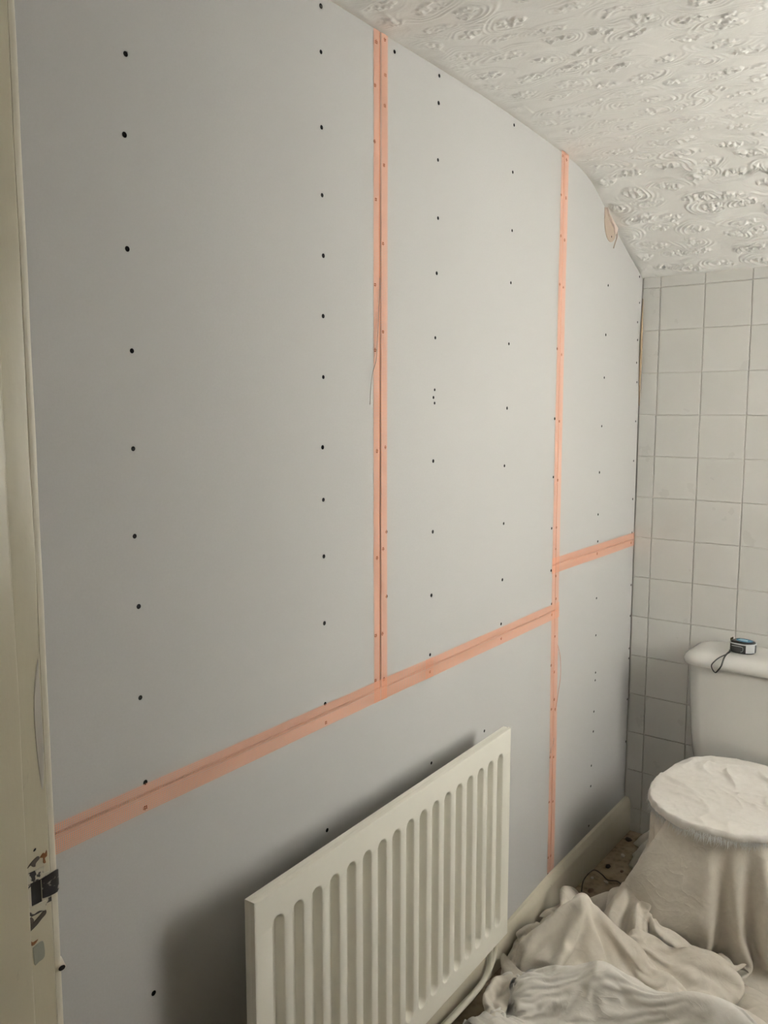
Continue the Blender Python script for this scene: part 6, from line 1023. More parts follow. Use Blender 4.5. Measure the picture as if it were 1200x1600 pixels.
9,0,0,2,-2,-1,-2,1,0,1,0,1,-7,7,-1,-1,-3,-4,6,2,3,0,-2,-3,-5,0,-3,1,9,-2,2,1,-2,2,0,-7,6,-3,-4,7,2,-1,1,1,-4,1,0,0,1,-1,-7,5,3,1,-2,1,0,0,0,1,-2,4,-1,-2,1,0,0,0,0,0,-3,2,0,1,-1,-1,1,-1,1,1,0,1,0,-6,4,-4,-1,4,1,0,1,-7,5,3,0,0,
10,-1,2,0,-3,1,-2,-4,2,3,-3,-4,3,4,-2,-2,-2,4,1,2,-1,0,2,0,-5,-6,-1,1,4,3,1,0,2,2,0,-3,-3,4,-7,4,3,-1,1,1,-1,0,-1,-2,-1,4,-1,1,0,1,1,-1,0,0,-1,-2,4,-1,0,0,0,0,0,1,-1,-1,1,-2,1,0,-1,0,-3,1,4,-2,0,-1,2,0,1,-2,0,0,1,-1,1,3,-8,7,-3,3,
9,-2,5,-2,0,-2,0,1,-5,2,1,1,-2,-10,5,3,0,7,-2,-3,-6,4,2,1,5,-8,-8,6,4,1,-1,1,4,-1,1,0,-6,3,-2,0,1,2,-1,0,2,-2,1,2,-5,4,0,-5,5,0,-2,2,0,-1,-1,1,1,-1,-1,1,1,1,0,0,-1,1,0,-5,4,-2,2,0,-3,3,-1,2,-2,0,-4,4,2,-1,-1,0,0,0,-2,3,-2,-1,2,1,
4,6,-2,3,2,-1,-1,2,0,-9,7,1,-2,-4,-8,4,0,5,3,-9,-2,2,-1,7,1,2,-1,-10,5,5,0,2,0,0,-1,0,-2,-2,3,-4,-1,7,-1,-2,-2,2,-2,5,-1,-7,0,7,0,-2,0,0,3,-3,1,1,-1,-1,1,2,-2,2,0,0,0,-1,1,-4,1,2,0,-4,5,-2,-2,3,-10,7,2,-2,2,0,0,-1,0,0,2,-15,11,-1,4,2,
8,5,-2,0,-2,-1,0,3,-4,1,-6,4,-1,2,1,-4,10,-3,0,0,-1,-6,5,0,2,-5,1,-2,-8,5,5,3,-1,1,-2,1,1,1,-2,-8,0,7,0,0,2,-3,1,2,0,0,1,1,-2,0,2,-2,0,0,0,-1,1,-1,1,-2,3,0,0,0,0,0,-3,2,-5,5,0,0,-1,1,0,-8,9,-5,3,2,0,0,-1,0,-11,-1,7,2,3,1,0,0,
13,-1,-1,-1,2,-5,-3,-4,7,0,2,-5,-1,6,0,3,1,-7,2,3,0,-2,-2,2,2,-2,-7,4,2,-6,3,1,4,0,0,0,1,-1,1,-3,1,-1,0,2,-1,0,0,-1,2,-2,1,1,-1,3,-1,0,-1,0,1,2,-3,2,-1,0,1,-1,0,0,0,-1,0,0,-1,-2,3,1,-1,0,0,1,-1,0,-1,1,-1,2,-2,-2,-3,0,3,3,0,-2,0,4,
12,-1,0,0,-4,2,-1,1,1,1,-2,-3,2,1,-3,-2,-1,6,-2,3,1,-1,-1,1,0,0,0,-5,-1,7,-7,-3,3,6,0,1,0,-1,0,-1,2,-1,-1,0,-3,3,2,-2,2,0,0,-2,4,-1,0,-1,-1,2,0,1,0,0,1,-1,-3,0,1,0,0,-1,0,0,-1,-1,2,0,1,0,0,-1,1,-1,-3,3,0,3,-6,0,3,2,-8,8,-3,-3,5,1,
11,-2,-2,0,4,-1,1,0,2,-1,-5,-1,0,-6,8,4,-1,-2,1,0,-1,2,0,-1,-3,3,0,0,-2,-5,6,-1,0,-5,7,1,0,-1,0,-2,-1,-3,6,-4,4,1,-1,-1,-1,3,1,1,1,-2,-1,0,-2,3,1,0,0,1,-1,-3,1,0,-1,0,0,-1,2,-3,0,-2,2,4,-7,3,2,1,-1,1,-3,0,1,-2,3,-6,8,-3,0,-2,2,-2,4,0,
11,0,-1,0,-2,2,1,1,-1,-3,-2,1,0,4,3,0,-4,-5,5,-3,4,0,-1,0,-8,8,-1,1,-1,-2,-4,6,-2,1,0,2,1,-1,0,-1,-7,6,-2,2,3,0,0,-1,1,0,1,0,-2,1,1,-1,0,-1,1,-1,3,1,-2,0,-1,0,0,0,-2,2,-1,0,0,-1,-4,4,-1,-1,1,2,0,0,-1,-1,-1,0,4,-2,0,0,2,1,-6,7,-6,1,
10,-1,0,-1,2,-1,2,-1,0,-4,1,-1,2,1,3,-1,-3,0,1,2,-1,1,0,-2,-1,1,-2,0,1,-3,1,-1,-3,4,3,1,0,-1,1,1,-4,-1,0,3,2,0,0,0,-1,-1,1,2,0,-1,-2,-1,1,2,-1,1,2,-1,0,0,0,-2,0,-1,0,1,1,0,0,-2,-1,-4,6,-3,1,-1,2,0,-1,-6,5,2,0,-4,1,6,-1,0,2,-1,-4,3,
10,0,-1,1,0,-1,1,-3,-1,-1,-3,5,1,1,-3,3,-3,0,1,4,-1,0,1,-7,4,-2,2,-2,4,1,-1,-2,-1,2,0,1,1,-4,3,1,-1,-1,-2,2,1,0,1,0,-1,2,0,1,-1,-1,0,-1,0,-2,2,1,-2,2,-1,2,-1,0,0,-1,1,0,-1,1,0,0,0,-3,1,1,-1,-1,2,-1,-1,-3,4,2,-7,7,-1,0,1,3,-3,-4,0,2,
8,1,0,0,2,-1,-1,1,-7,-5,4,0,-1,8,0,-1,0,2,-9,5,0,2,0,2,-1,-3,2,1,-2,2,2,0,-1,-1,1,-1,1,-2,-3,4,1,-1,0,-1,-3,5,1,0,0,0,2,-2,0,0,-1,1,0,0,0,-2,2,-1,0,1,-1,1,0,1,-1,-1,1,0,-1,-1,1,0,0,-1,-2,3,-3,2,-1,-1,-1,-1,2,4,-1,-4,3,-2,5,1,-2,-3,
9,-2,4,-1,0,0,0,-3,0,-1,-1,-4,8,-1,1,-1,-1,2,-1,-7,6,0,3,0,0,-4,3,2,-6,5,-2,1,2,-1,-1,-1,1,0,-3,3,1,-1,-1,-2,1,0,4,-2,3,1,-1,-1,-1,0,0,0,0,-1,1,1,-1,0,1,-2,2,-1,0,0,0,1,0,0,-1,0,0,1,0,-1,-4,0,3,-3,2,0,-1,0,0,2,1,-1,-5,7,-2,3,-2,-14,
9,1,1,0,-1,-1,0,-6,1,1,2,1,2,-1,-2,-6,6,3,0,-5,1,2,0,1,2,0,0,0,-2,0,3,0,-4,-1,3,0,-5,3,0,2,1,-3,0,-2,0,1,-1,4,2,0,-1,0,-1,0,0,-1,2,0,-1,1,0,-1,0,0,0,0,0,-1,1,0,0,1,-2,2,0,0,-1,1,-1,-6,4,-2,2,0,0,-1,1,0,1,2,-1,-1,-1,2,-2,-2,
10,1,-2,1,0,0,-2,0,-7,-1,2,8,1,-2,-4,0,5,1,-1,-1,-6,4,2,2,0,0,0,0,-1,-1,0,1,-2,0,2,-4,3,1,0,-1,2,-1,0,1,-4,0,0,4,-2,3,-1,0,-1,0,0,-1,1,0,0,1,-1,1,0,1,-1,1,-2,0,1,-2,2,0,0,0,-1,2,-1,-2,1,-1,-4,5,-2,2,-6,4,1,-2,1,2,-2,-7,7,1,-2,3,
11,-2,0,2,-1,-1,0,-1,-4,2,2,1,0,-3,1,1,3,-1,1,0,-4,1,0,1,0,0,-1,4,-1,-3,-1,0,3,-1,-6,6,-1,2,1,-4,3,1,0,-2,2,-1,-1,-3,8,0,-2,-1,0,0,0,-1,-1,0,2,0,1,0,0,-1,0,0,-1,-3,1,0,0,2,1,-1,-1,-3,4,1,1,0,-3,-2,2,2,-2,-3,4,0,-2,1,0,-1,-5,4,0,4,
11,0,0,-1,0,0,-3,-3,2,3,1,-2,-2,3,-1,1,2,0,-1,0,0,-3,2,0,2,0,-1,0,0,3,-1,-1,1,0,-4,-2,1,3,1,0,-1,1,1,1,0,-2,1,1,0,0,-1,-2,1,-1,0,-2,0,2,1,1,-1,1,0,-1,0,-2,0,0,0,1,1,0,-1,-2,-1,5,-4,2,1,0,-1,-2,3,1,-2,-1,0,1,-1,-1,2,-4,-3,-2,7,1,
6,5,-1,0,-1,-1,-1,2,0,-1,2,-2,-2,1,-2,5,0,0,0,1,0,-3,1,2,0,-2,4,-2,2,-3,2,-1,2,0,-1,-3,-1,1,1,0,0,0,2,1,1,1,-1,0,-3,-2,3,-1,0,-2,-1,-1,3,-1,1,1,1,1,-2,-1,-1,0,-1,2,-2,3,1,-1,0,-1,-2,2,2,-1,-1,0,0,0,2,-1,1,-2,0,-1,-1,2,-3,1,1,-5,3,3,
8,2,0,0,0,-3,1,1,-4,2,3,-2,3,-7,4,1,-2,-5,3,3,3,-2,0,2,-1,0,1,1,2,-2,0,0,1,0,0,-1,-1,-3,0,2,-2,3,0,2,1,-1,0,0,-6,3,1,0,-3,2,0,-1,-3,4,0,-1,2,-2,1,1,-1,-1,0,0,1,1,-1,0,0,-2,3,-2,3,0,-1,0,-2,3,0,0,-1,-1,1,-1,-1,-1,2,-1,1,-2,2,0,
6,2,2,1,-5,1,2,-5,2,1,1,0,-1,0,2,1,-2,-1,-1,2,2,-5,3,1,-5,4,1,0,4,0,-2,1,-1,1,0,0,-1,-1,-2,2,0,1,1,0,0,1,-1,-1,0,-3,0,3,1,-1,0,0,0,0,0,0,-1,0,0,0,-1,-1,1,2,0,-2,-3,2,1,2,1,0,-1,1,-1,0,0,0,0,1,-1,0,-1,0,0,-3,0,4,0,-2,1,-4,
10,-7,-1,1,1,3,-4,0,3,0,-1,3,-3,3,-1,0,0,0,-1,1,0,0,-1,3,0,2,-2,0,2,-4,0,1,2,1,1,-1,-1,-1,-2,1,2,0,1,0,1,-1,0,1,-1,-4,3,-1,2,-1,0,2,1,-1,-1,0,-1,0,0,0,1,-1,0,1,0,-1,0,-4,4,1,1,0,-1,0,0,0,0,1,0,-1,0,0,-1,0,0,-2,1,1,0,1,-2,0,
10,-6,-5,4,-2,4,-3,2,4,0,-3,2,0,0,0,-5,5,-1,0,1,1,0,-2,1,2,1,1,0,-3,2,-2,-4,7,1,-1,0,0,-1,-1,-1,1,0,1,1,0,0,0,-1,0,0,-4,4,1,0,-2,3,1,-1,0,-1,0,-2,1,0,-2,2,1,-1,0,1,-1,1,-2,3,0,-1,0,-2,2,0,1,-1,0,-1,1,-1,0,1,0,0,-3,2,0,0,0,-3,
9,-1,0,-2,-1,1,0,2,-1,2,0,-3,3,-5,4,-1,-5,7,-2,0,-1,3,0,-7,8,1,1,-1,-2,2,-1,-8,-4,9,2,0,0,2,-1,-3,2,0,1,0,1,0,-1,0,0,0,0,0,-1,3,-1,2,-1,0,0,0,-2,0,0,-2,2,0,1,-1,0,0,1,0,-1,2,-1,1,-3,1,0,2,0,0,-1,-1,1,0,-1,1,-4,1,0,-2,3,2,-1,-1,
7,-3,2,-1,-4,4,-1,-2,5,4,-4,1,-1,1,-2,2,-1,0,1,-2,0,4,-2,0,-1,2,2,1,0,-2,-3,0,-3,0,3,1,1,0,1,0,0,-1,0,2,0,0,0,-2,2,0,-3,2,1,0,0,2,-4,2,1,-1,0,0,-3,0,1,2,-1,1,-1,-1,2,0,0,0,0,-1,1,-2,1,1,0,0,-1,1,0,0,-4,3,1,-4,3,0,0,0,0,-1,
6,1,-4,-3,5,-7,4,7,-2,0,2,0,-3,1,0,3,0,-1,0,-1,1,0,-2,1,-1,1,2,0,-2,-1,-2,1,-2,1,1,1,-1,-1,4,1,0,1,-1,0,1,0,1,-1,0,-1,-2,-1,3,1,1,-5,5,-1,0,1,-1,-3,-1,2,1,0,1,-1,1,1,0,0,0,-1,-1,0,0,0,0,1,1,-1,-1,1,1,-1,-3,1,-1,4,-1,-1,0,0,0,-5,
5,0,2,-2,1,-10,8,4,3,-3,1,2,-7,5,2,-1,0,-1,1,0,0,0,-1,0,2,-1,-3,-1,1,-2,-3,6,-4,-1,2,1,0,-1,2,2,0,1,-1,1,1,0,0,0,-1,-2,0,-2,3,1,0,-5,4,2,-1,-1,0,-4,3,2,1,0,0,1,0,0,-1,0,1,-1,0,-1,0,0,1,0,0,-1,1,1,-2,-1,1,-6,6,1,0,0,-3,1,-1,-2,
5,0,0,2,-8,6,-4,6,-5,4,1,-3,6,0,-1,0,-1,2,1,0,0,-1,0,-1,1,0,-4,-5,3,1,0,-2,2,0,-2,2,0,1,3,1,0,0,1,0,-1,0,0,1,-1,-2,-1,-1,2,1,-1,0,-1,3,-1,0,-3,2,3,0,-1,1,0,1,0,0,0,-2,0,1,0,-2,-1,2,1,0,-1,1,0,0,0,-4,3,0,1,0,-1,1,-1,-2,-3,5,
5,1,0,-5,7,-1,3,-2,-1,4,0,1,-3,0,-1,2,0,-1,0,2,-1,1,-1,0,0,0,-1,-4,-5,5,2,-3,2,-1,-1,1,0,2,2,1,0,-1,1,-1,0,2,0,0,0,0,-2,-2,-1,3,-1,2,-1,0,1,-4,-3,5,2,2,0,0,0,0,0,0,-2,-1,2,-1,0,0,0,1,0,0,0,-1,1,1,-2,-1,1,1,-1,0,1,-1,1,0,-1,1,
4,3,-5,5,2,-1,0,-3,4,-2,-2,3,-3,4,-2,2,0,0,-1,0,0,2,0,1,-2,0,-1,0,-4,-1,3,1,-2,0,-1,1,0,2,3,-1,-3,-3,5,1,1,0,0,1,0,-1,0,-3,-2,3,2,0,0,0,-2,-5,3,6,0,-1,1,0,1,-1,0,-2,-1,2,-1,1,-1,0,1,-1,1,0,0,0,0,0,-3,2,1,0,0,0,0,0,0,-1,1,0,
3,3,-2,3,3,-1,-4,1,-3,6,-3,1,1,2,-2,-1,4,-2,0,-3,3,1,1,0,-2,-1,2,1,-2,-5,2,1,-2,-1,-1,2,0,4,0,-1,-7,1,3,4,0,1,0,-1,-1,2,0,-1,-3,0,3,2,0,-1,-4,-2,7,0,1,0,0,-2,-4,0,2,2,1,-1,0,0,0,1,-1,0,0,1,-1,0,1,-2,-1,3,-1,0,0,1,-1,0,0,1,0,1,
3,-2,4,4,0,-2,2,-4,3,-8,10,-6,6,-2,1,0,1,0,-1,0,0,1,1,0,-1,-1,2,0,0,-3,0,1,-3,-3,1,1,2,1,-1,-7,1,-1,-2,8,3,-3,-2,-5,5,4,1,-1,-3,1,3,2,1,-3,-3,1,5,0,-1,1,-3,-5,3,1,1,0,0,1,1,-1,1,-1,1,0,-1,1,-2,2,0,-1,0,0,1,0,0,0,0,-4,3,-2,4,1,
6,-4,6,-1,-7,9,1,-3,-3,5,-2,3,-1,-6,7,1,-2,0,-3,2,3,-1,1,0,0,-1,1,1,0,-1,-3,1,0,-6,3,0,1,3,-7,-1,3,5,-9,-3,5,-5,-3,7,-5,5,6,1,-2,-2,5,1,-3,-3,-4,9,1,0,0,-9,5,1,1,-3,-1,0,4,1,0,1,0,0,-1,0,-1,0,2,0,0,-1,0,1,0,-1,0,1,-1,1,-4,4,0,0,
5,3,3,-5,4,0,-2,-3,5,-1,2,-2,-2,2,3,-1,-1,-3,-2,4,1,1,0,0,0,-1,1,1,0,0,-2,-1,1,-1,-1,-2,4,-2,-2,3,0,-2,-1,-10,-3,13,-2,-6,2,-2,5,5,-1,-2,2,4,-9,2,1,5,1,0,-4,-3,-1,4,-2,2,0,1,0,2,1,0,-1,1,0,0,0,-2,2,0,0,-1,1,1,-1,-1,1,0,0,1,0,-1,-2,-1,
5,1,-1,4,3,-3,1,1,1,0,-2,-5,5,0,1,-1,-3,0,2,-2,3,1,0,0,0,-1,1,2,-1,0,0,0,-1,0,-1,0,1,-3,2,1,-1,-3,2,-5,-2,-3,9,-4,-2,-2,-1,6,2,-3,1,-4,6,-3,3,3,0,-2,-3,1,0,3,1,0,-2,1,1,1,-1,1,0,-1,0,0,1,0,-1,0,1,0,0,1,0,-1,0,1,-1,0,1,-3,-1,5,
8,-3,-1,4,-8,7,4,1,1,-5,-13,12,-2,7,-2,1,-1,1,-1,-1,1,1,1,-1,0,-2,1,2,-1,0,1,-1,2,0,0,0,-2,-1,-1,0,1,-2,0,2,-2,-8,2,6,-3,2,-5,0,4,-1,-2,0,5,-4,4,2,-2,-4,-4,8,2,-2,1,1,-2,1,1,-1,1,1,1,-1,0,0,0,0,0,0,-1,1,0,-1,2,0,-1,-1,1,1,-1,0,1,0,
6,-1,-1,-4,5,1,-4,10,-2,-6,1,-7,15,0,-1,-1,1,0,-1,-1,-1,1,0,1,-3,1,1,1,1,-1,2,0,-1,0,0,-1,0,0,-1,-2,0,1,-1,3,-6,-3,-5,1,8,0,-3,-3,5,0,-1,1,0,-1,4,0,-3,-6,6,5,-2,1,0,-1,2,0,-1,0,1,0,0,0,-1,0,1,0,1,0,0,0,1,0,1,-1,-1,-1,1,1,-1,1,0,0,
6,-1,-2,-3,10,-6,-2,-2,1,3,3,1,-5,1,1,0,-2,2,3,3,-1,-1,1,0,-1,0,-1,2,-1,3,0,-2,-1,0,2,-2,-1,0,0,2,0,1,-1,-1,-4,3,-4,0,-4,1,3,0,-3,4,-1,1,0,0,4,0,-9,3,7,-1,0,-2,-1,-1,5,-1,-2,0,1,1,0,0,0,1,1,0,0,-1,1,0,0,0,0,1,-2,0,1,0,0,0,1,-1,
-3,10,1,1,-1,0,2,-9,3,4,0,3,-2,-8,-2,1,4,2,4,-1,1,-1,0,1,-1,0,-2,-1,5,0,1,0,-2,1,-1,-2,-3,1,-1,0,2,1,1,-1,-1,2,1,-1,-2,-4,0,4,0,-3,-1,2,0,2,3,-6,-3,10,-2,-1,0,1,-1,3,-5,2,1,1,-2,1,0,-1,2,0,0,0,0,1,0,0,0,0,0,0,0,0,0,-1,0,1,0,0,
11,-3,2,-4,4,-1,0,0,-1,-1,2,2,-5,4,2,0,0,-2,-1,1,-1,-1,2,-1,1,0,-8,-7,7,9,-1,-2,2,2,-1,-3,-2,-2,4,-4,-4,-1,4,5,0,0,-1,2,2,-1,0,-7,2,1,0,3,-7,8,-3,-7,12,0,0,1,-3,-1,1,-2,1,0,1,1,-1,-2,0,1,1,0,0,0,1,0,-1,1,0,0,0,-1,1,0,0,-1,1,0,0,0,
5,-1,6,-2,-1,3,-3,1,-4,2,-1,5,2,-1,-1,1,0,0,-2,0,-1,0,0,0,2,-2,1,-2,-4,3,1,3,3,-1,-1,-3,-3,-1,1,5,-4,-3,0,4,1,-1,3,-1,0,1,0,1,-5,2,-1,-1,3,-1,-4,6,2,0,2,0,1,-1,-2,-1,-1,-1,1,-1,1,-1,-1,3,0,-1,-1,1,0,0,1,-1,1,0,0,0,0,0,-1,1,0,0,0,0,
3,5,1,1,-4,3,-1,0,-4,1,1,1,4,0,-1,1,0,-1,0,-1,0,0,0,0,1,0,-1,1,-2,-3,3,2,2,0,-2,-2,-2,-2,-2,2,-1,6,-1,-1,-1,2,1,1,1,0,0,0,1,-1,0,-2,1,-3,2,1,-1,-1,-1,0,3,2,0,-1,0,-1,-1,1,-1,-2,3,-1,0,2,-1,-1,-1,2,1,0,0,0,0,0,0,-1,1,-1,0,1,0,0,
10,-3,-2,5,-3,-4,6,-1,-2,-1,3,-3,5,0,1,-1,0,-1,1,-1,-1,0,0,1,2,-1,-1,0,1,-2,2,2,-1,0,-2,-2,0,-2,-4,0,6,2,0,-5,7,-1,-1,0,0,1,1,1,0,0,-1,1,-1,0,-1,1,-1,-1,-1,-1,-2,3,4,1,-1,-2,-1,-2,1,1,-1,2,-1,2,0,0,-4,2,1,1,0,0,-1,1,0,0,0,0,0,0,-1,1,
11,-2,-1,0,0,0,0,1,1,-6,4,-1,0,3,0,0,0,-1,-1,2,-3,1,0,0,-5,4,-1,3,0,0,0,1,1,-1,-3,-1,0,0,-1,-4,8,-1,0,0,3,0,-1,0,-1,1,1,-1,1,-1,1,-1,0,1,-1,-3,1,0,2,0,0,-4,0,4,-1,-1,0,1,-1,2,0,-2,2,-1,1,-2,2,0,0,2,-1,1,0,-2,1,0,0,0,0,0,0,0,
10,0,-2,-1,2,0,-4,4,0,1,-1,-2,-1,4,0,0,2,0,0,-1,-4,2,-1,-3,0,1,5,-1,0,0,-1,-2,3,-1,-2,-2,1,1,1,2,-2,2,-1,0,-3,0,1,1,1,1,1,2,-5,0,0,1,-2,0,0,3,-6,-3,-1,4,2,2,-3,-2,4,3,0,-4,1,1,1,1,0,-1,1,1,-1,0,1,0,1,0,-1,0,0,0,0,0,0,0,0,1,
10,-5,2,2,1,-3,1,0,2,0,-1,-1,-3,3,3,0,0,2,-3,-3,2,-2,0,-1,-1,1,2,0,3,0,-4,2,0,-1,-4,2,2,0,0,3,1,-9,-4,-4,1,3,4,3,3,1,-2,-7,6,-1,0,-2,1,1,0,-2,7,-3,-7,-5,1,2,7,-1,2,3,-2,2,0,-1,0,2,-1,1,-1,1,-1,-1,1,2,1,-2,0,0,0,0,0,1,-1,-1,1,0,
3,3,-2,3,2,-1,1,2,0,0,-1,1,-5,-2,4,3,1,2,-2,-3,-1,0,-1,-2,1,4,-2,1,-2,1,-2,1,2,-4,-1,3,1,1,-1,-6,6,-2,-3,-3,3,4,2,-1,-2,-7,-3,11,-1,-2,4,-5,7,-3,-1,-4,2,7,-1,-4,-4,-2,-1,11,2,-4,0,3,-1,-2,1,0,1,0,-2,2,0,0,-1,1,2,-2,-1,2,0,0,1,-1,1,-2,1,1,
4,6,-2,-6,3,1,5,0,-2,2,0,-3,2,-4,-1,4,3,1,1,-4,-1,-1,-1,-2,3,1,1,0,0,-3,0,0,0,-4,3,3,1,-1,1,-2,-5,5,1,4,-6,1,-4,-4,-7,2,11,0,-7,9,-2,-1,-4,5,-4,7,-11,4,9,0,-2,0,-3,-6,-2,5,8,1,1,-1,-4,-1,3,-2,1,-6,7,-2,1,2,1,-1,-2,2,0,0,0,-1,-2,2,1,-6,
2,5,-1,0,1,1,3,-1,0,1,-1,1,-3,0,-3,0,4,2,1,-1,-3,0,-2,0,3,-2,0,4,0,-4,2,1,-5,1,4,0,-1,0,-1,1,-7,4,5,-2,-2,-7,-2,-4,0,10,2,-4,1,1,0,3,-6,5,-2,-1,4,-10,7,7,-2,-2,2,0,2,-3,0,2,2,-3,0,0,0,-1,1,-1,1,1,-1,-2,4,-1,0,1,0,-1,-1,-5,5,-1,-1,2,
-1,2,8,1,-9,7,-3,4,1,-1,1,0,0,-2,-2,-2,1,3,3,-1,-2,1,-2,0,1,-2,3,-2,-3,4,3,-2,-1,2,0,0,0,0,1,1,-4,1,2,-5,4,-8,-6,-1,4,2,0,-3,7,-1,-1,4,-5,2,2,-7,4,-1,-6,10,4,-2,-2,3,-1,-3,-5,-1,7,4,-1,0,0,0,-2,3,-2,1,0,-2,0,-1,5,0,0,-1,-2,-2,1,1,0,3,
4,-2,3,2,1,0,-3,3,1,0,0,0,0,1,0,-4,-2,2,3,1,-1,-2,-3,3,2,0,-4,-3,6,1,-1,-3,-2,3,2,3,0,0,0,-2,-5,-4,3,4,-2,2,-3,3,1,-8,-1,2,4,-1,-1,2,-3,0,5,-6,-3,4,-6,0,11,2,-4,-2,4,3,-1,-5,-4,9,2,-2,-1,1,1,0,-4,3,-3,4,-5,5,0,-2,2,0,-6,4,-3,1,3,-9,
11,-2,-5,3,-4,5,-1,1,2,-1,0,1,0,0,0,1,-5,-1,2,2,-1,-2,0,4,-2,-3,0,5,-2,-2,-1,2,2,1,1,0,1,0,0,-4,0,-3,-5,6,-7,3,6,-3,5,-5,-5,3,4,-4,-2,4,-1,-4,6,0,-5,4,-2,-8,4,8,1,-5,-5,6,4,4,-6,-2,6,1,-1,1,1,0,-4,-2,2,2,-1,1,0,0,-5,2,3,1,-1,-5,2,-4,
11,-3,0,-4,3,-2,1,-2,0,1,1,1,2,1,1,1,0,-4,-3,2,3,-1,-1,-1,-2,2,2,-2,0,1,2,1,0,1,0,-1,0,0,-1,-5,5,-1,1,-3,1,-6,3,4,-1,-6,0,3,1,-3,-2,3,3,-5,2,2,-1,-2,5,-6,-6,6,5,3,-4,-4,1,3,4,-4,2,4,-1,1,-1,-1,0,-1,-1,1,-1,2,1,0,-1,-1,2,0,-7,2,-2,6,
11,-2,0,-2,2,-7,-2,-1,4,4,3,1,-1,-3,-1,-1,0,1,3,0,1,1,-1,-1,1,-1,-1,1,1,2,-1,1,0,-2,0,-1,-6,-2,1,1,6,-6,0,0,-2,5,-1,4,-1,-1,-2,1,-1,-2,2,1,2,-5,1,2,0,-1,4,-1,-3,-4,7,-2,4,-3,-4,-1,4,2,-1,-3,6,1,1,-1,0,-2,1,-3,4,-1,2,0,-1,-1,0,-2,-2,-1,-1,7,
12,-1,-2,-1,-1,0,0,1,3,0,0,-4,-2,3,1,0,0,-2,1,3,0,-2,-2,-1,2,-2,1,0,1,1,1,-2,-3,-2,-4,5,4,-5,-4,5,-5,8,-6,-5,5,8,0,2,-4,-2,2,-1,0,-1,4,-9,10,-3,-3,2,1,-1,0,4,0,-3,0,2,-2,2,-1,-1,-2,2,0,2,-5,3,3,0,0,-2,1,-1,0,3,-7,6,2,-2,0,-2,0,1,-1,1,
12,-1,-1,0,-3,-1,3,0,-1,1,0,0,0,2,0,-2,-2,0,4,2,1,-9,4,-1,-5,-1,-2,-1,-1,0,3,-1,-2,-1,1,-4,9,5,0,1,-2,0,-1,-3,3,0,0,1,-3,4,1,-2,-1,2,2,-2,2,-1,-3,0,2,1,-1,2,0,1,-4,2,1,-1,-2,0,2,-1,0,2,-1,-2,1,-3,6,-2,-3,3,4,-2,-1,-4,4,-4,2,1,1,0,1,0,
11,0,-2,0,-1,0,2,0,0,0,-1,1,-1,-3,-2,1,1,5,-1,1,-1,-2,0,-2,-1,-1,-4,-3,-3,-2,-1,8,8,2,-2,-3,-6,10,2,0,0,-3,4,2,-4,-3,4,-8,-1,6,3,-2,-2,4,1,0,-2,1,-5,2,3,0,-1,2,-1,-1,-1,1,-1,1,1,-4,-1,4,-2,0,3,-2,0,1,1,-1,2,2,-4,-2,2,-7,2,1,5,-1,1,1,-1,1,
10,1,-3,0,2,0,-4,-2,-4,5,1,2,2,-6,-2,3,4,1,-1,-1,-5,2,6,3,0,-1,-2,-3,-4,-4,-4,-3,1,8,8,1,-3,-4,6,-1,1,-1,-1,1,5,-6,-1,-2,1,2,2,1,-3,4,-5,2,0,1,-2,3,-1,1,0,0,1,-2,-4,2,2,0,-2,2,-4,0,2,-4,0,4,-4,7,1,0,0,0,0,2,1,-7,-5,8,-8,7,1,0,0,0,
7,3,-2,-7,7,2,-4,-9,4,1,-4,-1,0,3,8,1,0,0,-1,-1,-1,-4,-3,7,5,2,0,-2,-1,-1,-3,0,0,-5,5,4,0,-2,2,-1,-1,1,2,0,-3,0,-2,4,-2,2,0,2,0,-1,-1,-1,0,1,1,-2,1,1,0,1,0,0,-3,-5,3,-5,4,3,-1,-4,1,2,0,1,3,2,-4,4,0,-7,6,-1,-1,-4,2,0,2,-1,3,-1,-1,0,
10,-1,-3,0,-9,7,-1,-1,0,-2,-2,-1,4,9,-1,0,-1,0,2,-5,-1,2,-11,-5,6,9,6,1,-1,-1,-1,-4,2,1,-2,2,1,-1,0,0,2,-1,-4,1,3,0,-6,5,0,0,2,2,-1,-1,0,-1,-4,3,2,0,1,1,0,-1,1,-1,0,-1,0,-2,2,-1,0,-1,-5,-1,5,1,-4,5,2,2,-4,3,-4,-1,-10,2,0,5,6,-2,2,1,-1,1,
8,-1,-1,1,-2,-5,4,-1,-4,1,1,4,5,-1,-1,-1,2,2,-3,-5,3,-3,0,-11,-3,4,10,7,-1,-1,1,0,-4,3,-5,5,0,0,-4,1,2,0,-1,1,0,3,0,-5,4,0,-4,4,3,-1,-1,0,1,0,-1,1,1,-1,1,0,0,0,0,-1,-2,1,0,-6,4,0,1,1,-6,1,5,-3,6,-2,-5,4,0,-7,-4,1,-8,8,8,-2,-3,6,1,0,
1,-3,6,3,-1,1,-1,1,-6,3,4,0,1,-2,-1,2,2,-1,-2,-3,1,-1,1,-3,-11,0,5,8,6,0,0,0,-3,0,0,2,1,0,-3,2,-1,-3,3,1,-1,-1,3,-2,2,0,-1,-2,1,2,0,1,0,0,-1,1,0,1,0,-1,1,0,0,0,-3,2,-2,-2,1,-1,0,3,0,-2,0,0,1,1,-4,0,-1,-8,1,-4,4,3,3,3,-2,1,3,2,
